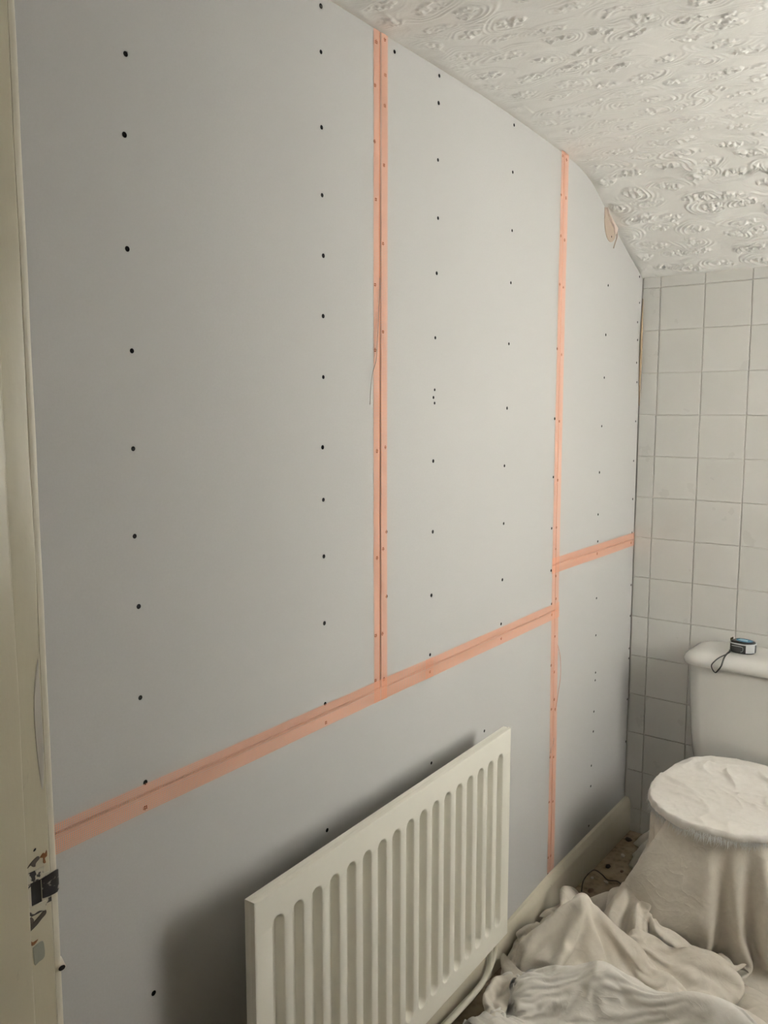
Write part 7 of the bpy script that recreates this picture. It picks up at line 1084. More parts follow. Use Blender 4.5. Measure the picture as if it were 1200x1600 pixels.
7,-9,2,7,3,-2,0,1,-1,-9,5,6,-3,-3,4,1,0,0,-4,-1,0,-1,0,3,-8,-6,0,5,9,3,0,0,-1,-4,-1,-1,6,-1,2,1,-10,8,1,1,0,-1,2,0,-1,-1,2,-3,2,1,0,-1,0,0,1,0,0,-1,1,0,-1,1,1,1,0,0,-2,0,-7,4,-3,-1,5,0,1,-3,2,-2,-6,-2,1,-1,0,-1,6,-2,0,-5,11,0,0,1,
1,6,0,-6,8,-1,1,2,1,-3,1,-3,-4,6,0,0,0,-2,-2,-2,1,-1,0,1,-1,-6,-4,1,4,3,0,5,0,2,0,-11,-1,8,-1,-6,12,-4,5,0,-3,2,-1,4,-2,-4,-2,5,-1,1,1,1,0,0,0,1,0,-1,-1,-4,5,-1,1,1,0,1,-4,4,-7,-1,4,-2,-1,1,2,-4,-1,-1,-1,-4,-2,0,0,1,6,-1,-5,8,2,1,1,0,
4,3,1,1,-4,3,3,1,-2,-5,3,-2,3,1,-1,0,0,-3,-4,0,2,0,-1,0,1,-3,-7,-1,0,5,8,-4,2,3,-1,2,-5,-7,1,8,-1,2,-4,2,3,2,0,1,-1,-1,-3,2,-1,1,2,1,0,0,1,0,0,-2,0,1,-1,1,0,1,0,0,1,-3,-1,-6,5,3,-7,2,2,2,-4,-3,5,-8,-5,2,-1,6,4,-1,-6,9,0,1,1,-4,
8,1,-1,-1,1,3,-1,-1,0,-2,-2,2,3,0,0,0,-2,-4,-2,1,0,2,-2,0,0,1,-3,-8,0,0,8,-1,7,1,0,-4,1,1,1,2,-2,2,-3,1,3,0,0,0,-2,1,1,-6,2,1,2,2,-1,-2,3,-2,2,-2,0,0,-1,2,0,1,0,-2,2,-2,1,-2,-4,-1,3,-5,0,10,-7,2,0,-1,-10,3,2,5,-1,-3,5,1,2,0,-2,-10,
7,-3,6,0,0,-1,-1,2,-2,0,-2,3,0,1,-2,1,-2,-3,-1,1,-1,1,-1,-3,4,0,0,-4,-6,6,0,7,-3,-4,6,4,1,0,1,-3,0,-3,1,-2,0,0,3,0,1,2,-1,-3,1,0,-1,2,-4,6,1,-1,-4,2,-2,2,0,0,1,-3,2,-1,2,1,-2,0,0,-1,1,-4,0,0,3,-3,1,-3,-3,-2,4,5,-3,-1,4,-1,2,-3,-5,-5,
-2,7,3,3,0,-5,2,0,0,1,-1,2,0,-2,2,-3,-1,-3,0,0,-1,1,-1,1,2,1,-1,1,-3,3,1,2,0,1,-2,2,0,0,-1,1,0,-3,1,3,0,0,-3,1,1,0,0,-2,-2,1,1,-4,6,0,0,1,-2,2,-4,2,-1,-3,4,-8,5,4,0,-1,0,-1,0,1,-1,-2,-4,-10,9,-1,3,-4,1,1,6,3,-9,2,-4,5,-2,-8,-3,4,
-1,10,-1,3,-4,2,2,-3,0,1,2,0,1,-4,3,-2,-9,1,2,1,-1,0,1,1,2,0,1,1,-1,0,-1,0,2,1,0,0,-1,-1,-3,0,0,3,-1,2,-1,-3,-2,5,2,-1,-2,1,-1,-1,-1,5,-2,2,0,-1,-3,0,3,1,-5,2,1,-2,-1,1,-4,7,-1,1,0,-1,-5,5,-4,-9,2,-2,-2,1,11,-2,3,5,-4,-5,0,2,-12,-3,0,4,
1,5,3,1,-2,3,-1,-1,0,2,2,1,1,-3,0,-10,-6,2,7,1,-9,1,4,5,0,2,2,-3,-2,-1,2,2,-2,-3,-2,3,-2,-1,2,-2,4,5,0,-1,0,0,0,-5,5,-2,-1,2,0,-2,2,-5,6,2,-5,-1,4,-1,0,-5,-1,2,-2,5,-1,-2,0,-8,14,-1,-2,2,-4,2,-1,-8,-7,-1,-1,2,6,9,1,1,1,-2,-1,-10,-8,0,0,6,
2,2,-2,-3,11,2,-4,-1,2,3,1,2,-1,0,-10,3,-2,1,0,-1,3,-2,2,-1,4,-1,0,0,-1,-6,-7,0,-1,0,4,2,6,-3,1,3,3,0,2,-2,0,0,-1,-2,-1,4,-1,0,0,-2,1,1,1,-2,1,1,0,-3,0,-1,-1,-4,1,9,-4,3,0,-2,1,1,-2,-3,2,-1,-7,-1,-7,5,2,1,-7,9,4,1,3,-3,-2,-12,2,-6,4,-3,
6,-4,5,2,-2,3,-1,0,2,0,2,0,-1,1,-3,-3,5,0,-3,0,-3,-1,4,-1,1,-2,1,-2,4,-3,-1,-5,3,4,0,-1,-6,8,3,-1,-2,1,0,2,0,-1,0,-6,5,0,0,0,0,0,1,1,-1,-7,4,3,-6,2,0,4,-1,-2,-2,0,-7,5,0,6,0,-1,0,-9,8,-6,-3,-4,-3,8,6,0,-3,-1,1,3,4,-2,-12,9,-7,-1,4,-7,
3,-2,2,0,3,1,-1,3,1,1,1,1,-2,0,1,1,1,-1,-3,-3,-1,0,0,0,2,-1,-6,0,9,-2,0,2,-4,0,1,0,5,-2,0,3,-4,-5,5,-1,2,1,1,-3,-1,-1,4,-4,3,1,0,1,-7,3,-1,-2,-1,-1,3,4,-3,0,-4,-2,-2,6,7,-2,-2,-1,-1,1,1,-4,-9,0,3,5,4,-4,4,1,-3,-5,7,0,-7,0,3,0,1,0,
1,1,-2,5,3,-5,4,3,1,0,0,-5,2,3,2,1,0,-5,-5,2,5,-3,-6,6,-2,2,-1,-1,-3,1,3,0,1,2,0,-1,1,-1,-5,1,-4,1,-2,1,3,4,0,1,0,-5,1,2,1,3,-1,-8,7,0,0,0,1,-3,0,-3,5,1,0,-14,5,-2,5,6,-1,0,-7,6,-1,-13,-1,13,-2,2,-7,9,0,0,-6,1,2,1,-1,-4,-2,6,2,2,
2,1,2,3,-3,5,2,-3,0,4,-3,0,1,0,-1,0,2,-3,2,-1,-3,2,0,-2,-5,-3,4,6,-7,3,1,4,0,-2,0,2,-1,0,2,-5,4,-3,-3,-2,-3,2,5,3,1,0,-9,3,1,2,-4,2,0,4,0,-3,4,0,-3,2,1,0,-5,4,-6,-5,3,8,-7,4,-2,5,-18,-1,3,5,14,-6,3,0,0,-1,-3,-2,-1,1,5,-6,7,0,-2,1,
1,4,0,3,2,1,-1,0,2,0,0,-2,0,-7,-2,0,-2,5,1,-1,-2,-1,2,-1,7,-1,-1,-2,5,0,-2,0,3,-6,-5,0,7,1,-3,2,1,1,0,1,-2,-1,1,3,-8,2,-3,-2,2,-2,7,3,0,-2,-2,4,0,0,-4,1,3,-4,2,-1,3,-8,1,-7,2,0,8,-11,-4,3,10,8,0,-1,-3,-2,6,-4,0,-12,4,4,6,0,0,-1,-2,-2,
1,1,3,1,2,0,4,-1,1,0,0,-1,-10,-6,-3,0,0,0,2,6,6,3,-4,0,1,5,-1,-1,-2,1,1,-3,3,1,-1,-9,-2,8,2,-1,1,2,-1,-1,3,-1,-1,3,-6,6,-3,-6,0,4,0,4,-2,0,0,1,-6,6,-5,-6,6,0,2,2,-2,-3,-3,-1,-5,-1,3,-4,-1,10,9,2,-3,-6,1,5,0,-2,0,-6,-5,1,2,9,1,0,-3,-2,
3,0,1,2,-2,0,5,2,1,0,-7,-6,-4,-1,-2,-1,1,-1,0,1,1,4,9,5,-1,1,1,-1,-2,2,0,-1,-5,2,2,-1,-13,3,10,3,-1,0,0,0,0,0,0,-2,-6,-1,4,5,-7,-1,0,8,0,-1,-2,-5,3,-8,10,-9,-2,4,2,8,-1,-3,-4,2,-5,-6,-1,0,2,5,9,1,-3,3,2,1,-4,0,1,-2,-16,4,6,0,6,4,-7,2,
74,5,-1,2,-3,-3,-2,-16,2,6,-12,-5,-2,-12,-1,4,-6,0,-15,-5,3,9,-5,-8,8,-9,0,5,-4,-3,0,3,-2,1,-2,3,-3,3,3,8,-4,-6,0,-1,-1,2,6,8,9,12,-2,-16,-10,-5,-5,0,4,-1,2,-2,-3,-1,0,3,-2,6,1,-2,-6,3,7,1,-2,-4,-2,-2,-1,2,3,-5,3,2,-1,9,13,14,13,9,-17,-15,3,5,-4,-9,-12,-14,
9,-1,-2,-12,-3,13,-3,4,-12,-1,2,10,-1,3,0,-10,7,-5,9,3,-10,-4,2,3,6,2,0,-1,3,-3,-2,2,-2,2,1,-5,5,-10,-5,-3,3,14,-1,-2,5,-9,-9,-5,-4,-1,15,14,1,-2,0,-8,-6,5,6,3,1,0,0,-3,-1,-10,-1,3,3,-2,-7,2,-1,3,1,3,2,-2,-3,10,-7,2,-1,0,1,1,0,-12,14,-2,-1,3,-11,-1,5,2,
2,-1,1,-2,-4,-4,8,1,-6,-3,1,1,6,7,1,2,-9,-3,4,8,-1,-11,-5,13,-8,7,2,-3,-4,3,5,-3,6,-1,-3,2,-5,2,-4,-5,11,-4,2,4,-8,0,5,-4,-10,-8,-3,13,8,4,-3,-1,2,3,-3,2,2,0,-1,0,0,-3,-8,-2,8,0,-3,-2,1,5,-2,-2,-1,5,-5,-1,4,-7,8,4,-1,-4,-1,8,-2,1,-6,-9,5,-2,4,1,
-2,-1,3,3,-4,-5,1,5,3,-10,3,-1,10,1,0,1,3,-5,-7,3,2,0,-2,1,-12,5,3,-4,-2,10,1,5,4,-10,-4,9,2,-3,-2,4,-3,-5,-6,7,2,1,-3,7,-1,-12,-8,-4,7,5,1,2,2,-3,0,1,5,0,1,-1,3,1,-1,-1,-7,-2,7,-3,3,-7,2,1,2,3,1,-10,5,-2,0,3,2,-3,-4,8,2,2,-3,-14,9,1,-5,3,
-1,-1,2,-1,6,1,-11,7,0,-7,8,5,-4,-9,7,2,2,1,0,-14,13,2,-1,-8,-5,-1,0,-3,9,1,-4,6,-5,0,3,4,1,-3,4,3,-1,-2,-6,-5,0,-1,7,-1,-4,9,0,-8,-1,4,-5,8,2,0,-1,-1,-4,1,0,-1,-3,6,5,2,-2,-3,-7,5,-5,2,2,2,0,-1,5,-7,-5,8,0,-4,1,6,1,-11,0,7,-8,6,-2,0,-1,0,
0,-3,0,1,7,-6,8,-6,0,4,-5,-3,-4,15,-6,1,-9,7,8,1,-15,6,10,-11,9,-10,-1,1,6,-10,2,-1,-6,8,8,-3,-10,12,0,2,-2,1,-2,-12,2,8,-3,-5,2,10,0,1,2,-5,0,-10,-1,-2,1,-1,-1,0,-1,0,1,2,10,-2,7,-6,-3,1,7,3,1,-1,-1,-4,-2,5,-4,-3,-1,-2,0,2,4,5,-6,-5,3,-8,3,4,5,-1,
2,-3,-2,1,-4,2,6,0,5,0,0,-3,-10,6,-6,2,4,2,-2,9,5,-7,-4,6,-3,-3,-6,2,1,-4,-1,0,2,-4,8,0,0,-8,4,5,3,-6,2,-4,8,-7,0,-1,3,3,2,3,-6,-5,5,3,-6,1,-6,-3,-1,0,3,-1,2,1,1,8,-1,2,1,-6,-3,1,-1,1,1,-1,-1,-2,10,3,-4,-3,-5,-1,2,3,6,-3,-1,0,-2,-2,0,3,
3,-3,-3,0,-2,6,-5,10,-1,-3,0,2,-1,-2,1,-8,4,-4,6,3,8,-1,-3,2,-2,-3,-3,-1,-1,0,-1,-5,10,-6,-3,0,12,-8,-5,1,4,-3,0,7,3,-2,-4,3,1,-6,3,-3,-7,0,8,1,4,-1,-4,1,5,1,-6,2,-2,-2,-3,-1,6,9,1,-7,0,-7,-3,-1,0,1,9,1,-7,4,4,2,-4,-4,-1,5,2,2,-1,1,-2,-6,3,-2,
3,1,-5,-2,-1,0,9,0,-5,2,5,-3,-1,-11,5,-2,-4,4,1,0,3,2,6,-7,0,5,-1,-3,-8,11,-1,2,-6,3,-10,-1,10,6,-6,-9,3,-1,1,10,-8,2,8,1,-2,-12,0,-3,0,2,4,4,-5,2,4,6,-7,-5,9,-3,-2,1,-6,-2,-1,4,0,10,-12,6,6,-2,-6,2,4,1,-7,-7,0,-1,1,3,2,0,5,3,2,3,-9,0,-2,2,
2,2,-4,-3,5,2,1,-6,4,0,-3,-2,8,-4,-5,0,-5,5,-6,2,2,3,3,8,2,0,-2,-2,-8,-4,9,-3,-6,-1,2,-1,0,12,2,-12,-2,-2,5,3,-9,8,4,-2,-4,4,-9,-1,8,3,-7,7,0,-6,7,-6,-2,4,-5,10,0,-6,4,-6,3,-6,-1,1,13,-3,-3,2,2,-2,0,4,0,-4,-5,-5,-1,4,0,-3,4,2,-1,-4,4,1,-2,5,
2,-1,-3,-1,10,0,-3,-5,-2,2,-3,-5,2,4,-6,8,6,-12,0,1,-1,7,-1,-1,11,-1,-1,-3,5,-8,-8,-1,9,-1,1,-7,1,8,6,-3,-12,1,8,-5,-1,8,-4,6,0,-8,-1,6,0,-5,1,-3,3,4,-4,-6,8,-4,2,-5,10,-3,-2,0,1,-6,8,-7,2,1,-2,-4,6,5,-2,5,0,-5,-5,0,-2,0,-1,-1,2,1,1,4,-6,4,4,0,
-1,-3,2,0,3,8,-2,-4,1,2,-7,-3,3,-4,2,-5,5,3,-5,-3,-1,0,3,8,0,6,-4,2,-6,2,2,-9,3,3,1,-4,-2,4,7,2,-15,6,1,-8,10,0,3,-3,-2,0,-1,-3,3,-2,5,-5,1,3,-7,8,-3,2,-3,-3,3,3,-2,0,0,-2,4,5,-11,1,7,-3,-6,2,-3,3,7,-2,4,-7,-3,-1,0,2,-2,3,-1,2,0,-3,8,-4,
-7,7,-3,3,1,1,-6,0,4,-5,6,4,-14,1,8,-6,-6,8,3,-8,-1,-1,2,7,8,-3,2,-1,2,-5,-2,0,-1,2,3,-2,-6,2,8,1,-2,-5,-3,8,3,-10,-3,5,0,10,0,-10,-5,11,-3,2,-3,-5,2,1,6,-3,0,-2,-5,5,0,0,-1,2,-2,8,-1,-6,-1,9,-7,-6,8,-6,-5,6,8,3,-12,-2,-1,1,-3,4,3,2,1,2,-4,-1,
-8,6,1,1,1,1,0,-6,-6,2,2,-4,3,0,3,4,0,-1,0,5,-9,-2,6,1,-1,-5,3,8,3,-1,-8,0,-2,3,4,0,-6,0,4,2,-1,-1,-1,6,-2,-4,-6,1,1,-3,3,4,5,-1,-5,-6,9,-5,7,2,-11,0,2,6,-5,0,1,0,0,0,-3,4,7,-4,-5,5,0,-4,2,6,-7,-1,1,3,-2,-8,-2,0,-3,2,6,2,1,1,-1,-1,
-3,1,2,1,0,-4,-1,-1,-3,10,-1,-3,0,-2,3,1,5,-6,-1,5,-5,-1,3,0,-2,-2,-4,2,10,4,0,-3,-6,3,0,0,-4,1,2,-2,4,-1,1,1,-6,-4,5,-4,5,-7,3,10,0,-7,0,3,-7,6,-4,3,0,1,1,-5,3,-1,1,0,-1,1,-2,-1,8,2,-2,-2,-3,0,-1,2,2,-5,-3,5,3,-9,1,-6,3,2,3,2,5,-2,-5,3,
-3,-1,6,-2,-1,2,-6,2,1,1,-8,1,11,-6,-7,2,-1,9,4,-2,-3,1,-1,-3,1,3,-3,-5,-2,11,8,2,-2,-2,-6,-4,2,-1,2,1,-3,4,1,-5,-6,3,4,-2,1,1,2,-4,0,-2,4,8,-5,-2,-1,0,5,-1,-4,1,3,-4,1,0,-1,5,-5,-4,5,7,-5,2,-1,-3,0,1,1,-3,-7,2,10,-5,-6,-1,10,2,3,0,-2,0,-7,5,
-1,-5,9,0,0,-3,-6,0,7,-4,3,6,-13,11,-10,-1,5,4,-1,-4,7,-4,-1,0,-7,5,-1,-2,0,-3,6,10,0,0,-9,0,1,1,-1,4,-2,-6,2,-6,10,-2,0,-3,-2,5,-4,0,0,8,3,-6,7,-5,-2,-3,-3,7,-4,10,-10,2,-1,4,-5,1,2,-5,1,10,1,-8,-2,3,-4,4,1,0,4,-12,9,5,-6,3,-9,8,5,-8,4,3,-1,-1,
1,-3,-5,8,-1,-1,-3,2,5,-6,6,-2,2,-9,5,0,4,-1,-3,-6,6,2,-2,-3,-6,6,5,-2,-6,0,-3,2,11,1,0,1,-6,0,-2,6,-1,1,-6,2,3,-2,0,2,-3,2,0,1,-5,-1,3,1,-2,3,1,-5,0,3,3,0,-3,0,0,-2,1,3,-2,-2,1,4,7,-11,1,1,-2,0,1,3,2,-3,-2,5,1,-13,2,-4,5,8,4,-6,3,-13,
3,-1,-6,5,4,-9,2,4,-6,0,3,-2,-5,4,5,0,3,1,-7,-2,2,3,0,-5,-4,5,8,0,-10,2,-3,-3,-2,6,8,2,-6,-4,1,4,3,2,-4,5,-5,0,-2,2,2,1,0,-1,-3,3,-8,-3,1,7,-1,6,-3,-6,6,0,-2,-1,0,7,-5,-5,2,1,0,3,4,-3,-2,-2,5,-10,2,5,3,5,-12,7,-2,-9,2,-1,1,9,-3,-1,-9,7,
4,-4,-3,3,3,-8,7,-2,-4,-2,-1,2,0,0,8,-1,3,2,-3,-4,3,-2,-1,-8,0,1,4,7,0,-1,-2,-3,-5,1,8,-2,1,1,-4,3,2,-1,1,-1,-2,3,-3,-1,0,0,1,-4,4,1,-4,2,0,-2,2,-3,10,-7,2,0,-1,0,2,0,-6,2,5,-4,2,1,0,0,3,-4,-1,1,-2,5,2,3,-5,-5,-4,1,2,-4,-1,3,-2,4,5,-2,
4,-8,1,2,0,3,-5,2,-2,8,-10,4,4,-3,-1,4,5,-4,0,2,-14,10,-6,2,-4,-3,2,11,1,-8,5,-3,-2,-2,3,3,4,-4,-9,4,7,-2,-3,-4,-2,6,3,-2,-2,3,1,1,0,-4,1,4,-1,-2,0,5,-2,0,0,-4,0,1,4,-5,1,3,-1,-2,2,-1,-1,-1,2,-5,-4,10,5,-1,2,-1,1,-6,-8,4,-2,-4,0,-2,7,0,7,-1,
3,1,-3,-2,0,2,-2,-4,1,-2,2,-5,8,1,-5,11,2,-11,4,8,-3,-12,5,-2,0,-3,1,5,6,-5,-1,3,-3,-4,1,8,1,-3,-7,-2,8,-3,0,-1,3,-1,0,-2,0,2,1,3,1,-7,5,-4,-2,3,1,2,-5,1,5,-6,4,1,-2,-4,4,-2,1,0,1,0,-2,-1,-1,1,-4,0,10,4,-1,1,-1,-8,-3,2,-3,6,-8,3,-2,4,4,-5,
3,-2,2,-2,-2,-1,-3,-1,1,3,1,-4,5,-2,4,3,2,-9,3,6,-2,-9,0,-1,8,-2,-1,0,-1,4,-4,-1,6,-1,-7,6,7,-10,-5,1,5,0,1,-1,3,4,-10,4,-2,0,5,-3,1,-3,0,2,-1,0,0,1,-3,2,1,-4,4,-1,-2,2,3,-2,1,-2,1,-1,-2,-1,1,3,-2,-4,3,10,-4,3,-2,-5,-1,5,-5,0,1,-7,3,2,-3,3,
0,0,0,-1,0,-4,1,-1,-1,3,-1,1,3,2,1,2,-3,-4,1,2,4,-2,-8,3,4,-4,1,-2,-3,9,0,1,3,-9,1,-5,8,-4,-2,-2,6,1,-4,1,7,2,-5,-10,14,-6,2,0,-3,0,1,5,-2,-3,0,-1,-2,4,-1,-1,0,2,-2,4,-2,4,-6,1,0,-1,-3,4,3,3,-8,-3,4,1,5,-2,-3,2,-1,-4,0,1,6,2,-9,3,-6,8,
-1,2,3,-4,-1,-3,1,1,2,-7,1,6,-4,5,5,1,-8,-1,2,-1,7,-1,-8,5,-6,9,0,-7,-1,-2,13,0,-15,3,-5,3,0,4,0,-5,5,4,-2,6,-12,-2,13,6,-7,-3,1,1,-3,0,1,3,3,-2,-6,0,3,-1,-2,1,-4,5,1,-6,8,-10,0,7,-1,-4,3,7,-4,-2,1,-3,1,-3,2,3,0,-2,4,-4,4,-6,-1,6,6,-8,5,-6,
-1,1,2,-1,-4,-1,1,2,-1,-3,7,6,-9,4,2,2,-9,3,1,-4,7,-2,0,-6,4,-3,-4,-2,14,-6,-2,-4,3,7,-7,-4,0,5,0,-2,0,8,-3,-2,-2,-3,2,10,-3,0,-3,1,-1,-1,1,-1,6,-8,2,-1,6,-3,-5,-2,9,-3,-4,9,-10,4,2,2,-3,-6,-4,9,5,-5,-2,2,-2,1,1,2,2,-1,3,-4,0,-4,1,-1,11,-2,-4,-3,
-3,2,4,-5,-2,1,-1,-1,1,4,-5,-1,4,9,-3,-1,-7,6,2,-2,1,3,-1,-3,-2,3,0,-4,6,-1,-9,3,0,3,0,-4,-3,6,-1,-4,1,6,-1,-2,1,0,1,4,4,-3,-5,-6,4,3,-4,1,-3,5,0,-3,4,-2,-5,7,2,-7,6,-2,-5,6,-2,2,-1,-7,-2,0,6,3,3,-7,2,2,-1,1,3,1,0,-2,-7,3,1,5,-2,5,-4,-4,
-3,6,0,-3,-3,-2,-1,1,9,-1,-1,2,-6,4,5,-11,9,4,0,-4,-2,4,0,-3,2,1,-1,0,-3,-5,-2,5,-1,0,0,0,0,3,3,-9,-5,9,2,-5,1,1,0,0,-7,11,-2,-4,-4,9,0,3,1,-6,1,2,-2,-4,-2,9,-10,5,5,-12,12,-6,3,1,-2,-8,1,-4,6,3,3,-3,0,1,0,0,3,-1,-2,4,-5,6,-4,3,-2,0,1,1,
-9,13,-3,0,-10,3,1,7,2,0,-3,-6,12,0,0,-7,-4,13,1,-2,-7,9,-3,-1,4,-3,-1,1,-8,1,-3,0,4,-2,3,-1,0,2,4,-5,-8,3,6,-5,1,2,3,-4,-3,-5,3,5,-1,4,3,0,-4,-2,1,0,-1,2,1,-4,0,8,-11,3,1,-1,9,-1,-8,-4,1,1,-3,4,3,-1,0,-1,1,0,2,0,0,2,-5,-2,5,-6,3,1,1,-4,
-1,-9,5,3,-8,5,6,0,-4,7,-2,-2,3,0,0,3,2,0,2,0,-1,-1,0,0,-1,-11,-5,-1,5,7,5,-12,10,-7,3,2,0,-2,6,-1,-10,1,5,1,-3,1,2,-4,0,-4,1,8,-3,1,6,-1,-4,-1,-1,0,-4,1,4,-6,6,-2,-4,7,-6,4,1,4,-11,1,3,0,1,-1,1,0,-1,1,0,-1,3,0,1,0,-1,-2,-1,-1,-2,3,0,1,
-4,3,-7,1,7,-5,7,-5,0,4,-1,4,-3,2,-2,8,-1,1,1,0,0,-1,0,-1,-6,-7,-1,-1,-4,6,7,5,-5,-1,1,3,-1,-2,3,2,-8,-5,8,0,-2,0,-1,0,4,-4,-7,7,3,0,4,0,-4,0,-1,-1,-2,1,0,-2,8,-8,3,1,-4,4,1,-1,-6,3,4,2,-4,-1,2,-1,1,0,0,-4,4,1,3,-2,-1,-1,-5,0,1,1,1,1,
5,-4,0,-9,13,-4,-10,12,5,-11,1,0,6,-2,1,2,6,-5,4,0,0,-3,-1,3,-9,0,0,3,2,-2,-5,11,-1,1,-2,0,-1,-3,1,1,-1,-9,2,1,2,-2,0,-2,4,-2,0,0,8,-3,3,-2,-1,2,-4,-1,-3,1,-1,10,-4,-7,5,-6,7,1,-1,-4,-2,6,1,-4,-3,7,-2,-1,0,0,-1,5,-3,0,2,0,2,-8,-3,-2,3,4,0,0,
-3,-6,4,7,-14,1,8,-6,-2,5,8,1,-1,-1,2,3,2,0,0,2,0,-4,1,-1,-3,1,-4,-2,1,5,5,0,1,1,-2,-1,0,-3,-1,1,0,-8,-2,4,2,-2,-1,-5,3,4,7,-7,1,4,0,-3,7,-3,-3,-5,-1,3,5,0,-11,5,-2,3,1,-2,1,-4,1,5,-2,-2,3,-1,-5,4,1,-1,-1,3,-1,2,-6,5,-1,-3,-3,0,1,3,1,1,
-2,1,1,-7,3,1,1,-7,2,1,4,6,-4,3,0,-1,3,2,-1,2,-1,-1,1,-3,1,-2,0,2,3,1,1,-1,2,-1,0,-1,0,-1,-4,0,-1,-3,-4,4,-1,1,-3,1,-3,9,3,1,-3,0,1,-4,2,0,-1,-5,4,5,-1,-11,2,2,1,1,-3,0,-1,-1,3,3,-7,5,1,-4,0,3,0,-1,2,0,-2,-3,-2,5,0,-1,1,-4,0,3,0,8,
-1,0,-1,-3,-2,10,-7,6,-7,4,2,0,5,-4,-1,0,1,4,0,-1,-1,-1,-1,0,0,-1,4,4,0,1,0,-2,3,0,0,-1,0,0,-3,-3,0,-2,-5,0,4,0,-4,5,-1,7,0,1,-3,-1,0,4,-8,3,0,-1,2,3,-8,-3,1,2,0,0,1,-4,-2,0,5,-1,2,-2,0,3,1,-3,-1,0,1,1,-2,-3,1,-7,12,0,-1,-5,-3,5,5,-4,
1,-2,-1,0,-5,1,-3,6,11,-3,-5,0,2,-1,1,-5,-2,4,1,1,0,1,-2,-2,5,0,4,3,-1,0,1,0,0,1,-1,0,0,-1,-4,-2,1,1,-3,0,1,-2,-3,3,2,3,2,0,0,-2,-4,3,-1,-2,4,0,3,-5,-6,1,1,0,2,0,-3,3,-8,-2,12,-6,4,3,0,-6,0,1,-2,3,-1,1,-5,4,-1,-1,4,1,-4,1,0,0,-4,-1,
1,-1,-1,4,-5,-3,4,-1,-2,1,2,1,0,-1,-4,3,5,-3,-3,1,1,0,-1,1,4,1,2,3,2,-1,-2,3,0,-1,1,-1,0,-2,-4,1,1,0,-1,-6,-2,3,-2,0,5,0,2,4,0,-4,0,0,0,0,0,4,1,-4,-4,-1,1,1,-3,-2,5,-2,-2,7,-7,-1,2,-1,-3,2,2,0,-1,1,1,-3,-5,4,4,0,0,-1,-2,5,-4,-1,0,2,
3,-2,-3,0,4,-7,5,1,5,-7,-2,3,-5,7,-7,6,1,-2,-5,-2,0,8,-1,0,4,2,-1,0,4,1,-1,0,1,1,0,-1,-1,-1,-3,1,2,2,-2,-2,-2,-5,2,-3,5,1,1,3,1,-3,-3,2,0,1,1,4,-2,-6,0,-2,0,-3,0,3,-3,1,7,-5,-4,5,-4,-1,2,1,-2,2,0,0,1,-3,-3,2,4,-1,0,0,2,-2,-1,-1,0,3,
3,-3,-5,4,1,-3,5,-3,-5,9,3,-7,-1,-2,1,0,2,2,-5,-4,2,4,3,-1,5,0,-4,-1,4,5,0,0,1,0,1,-1,0,-3,0,1,2,0,0,-5,-3,2,0,0,3,-2,0,2,3,-1,-3,-1,0,0,4,2,-9,1,0,0,-3,4,4,-1,-1,-1,-4,-5,4,-1,-1,1,3,1,0,-2,0,-2,1,-5,0,5,2,-2,-1,2,0,-4,3,-1,0,0,
2,0,-2,1,-4,7,-2,8,-14,-2,7,4,-4,-3,4,-3,0,1,-3,-3,1,3,3,0,2,3,-2,-2,-1,3,4,-2,4,1,-1,-1,0,-2,0,3,1,-2,-1,1,-4,2,2,0,0,-1,-2,0,3,0,-2,-3,0,4,3,-4,-4,-1,1,1,4,4,-2,-2,-4,-5,-4,2,1,1,5,-1,-2,-2,3,1,-6,2,0,-4,2,3,3,-1,-4,3,-4,8,-6,-4,3,2,
-2,4,0,-4,4,-6,4,-2,8,-5,-2,5,3,1,-5,-4,1,2,4,0,-10,0,4,2,1,3,-1,-2,-1,1,3,-1,1,3,0,0,-1,-3,3,1,0,-2,-1,2,1,-2,2,2,0,0,-2,-2,2,1,-6,1,1,3,2,-6,-1,-1,1,7,-2,-6,-5,-7,1,2,3,6,0,-3,-3,-1,0,2,-3,6,-3,0,1,-3,1,3,3,1,-3,-1,2,-4,7,-9,1,6,
-7,5,3,2,-5,2,1,-3,-4,8,3,-2,6,-3,-5,1,-2,1,6,-2,-4,-4,3,2,0,5,-1,-4,0,0,3,0,0,1,1,3,-4,0,1,-4,3,0,2,-2,-3,3,3,4,0,0,-1,-3,0,1,-2,-6,7,1,-1,-5,0,-1,5,2,-2,-10,-6,4,0,7,0,-3,-2,2,1,1,1,0,-3,-2,0,0,1,-3,2,3,2,0,-4,2,-1,-2,1,-3,7,3,
-10,3,5,2,0,4,-6,6,-2,-3,6,1,3,-3,-2,-3,-3,1,5,-2,5,-7,0,3,0,3,0,-3,1,-1,-1,2,-1,1,3,-2,-2,3,-5,0,3,4,-1,-3,2,5,-1,2,3,-1,-1,-2,-2,1,0,-3,2,1,-3,-2,-1,3,2,-1,-4,-4,-3,-1,10,-3,-2,1,1,-3,0,-1,-1,1,1,2,-4,0,0,0,1,0,3,-2,1,0,2,-5,0,5,4,-11,
-8,-1,4,3,12,-3,-4,3,1,0,-5,2,-7,8,4,-3,-3,-1,2,2,1,-5,-2,4,-2,5,-1,-2,-1,0,0,2,-3,-1,-2,2,2,-2,4,0,-4,5,-4,-3,10,3,1,-2,3,-1,0,-1,-2,0,0,1,-4,3,-3,-2,1,3,1,-5,-6,0,6,-3,-7,4,-2,-3,3,5,-2,-1,3,0,-2,1,-2,-1,0,0,1,0,0,4,-3,3,-4,1,0,2,-1,-4,
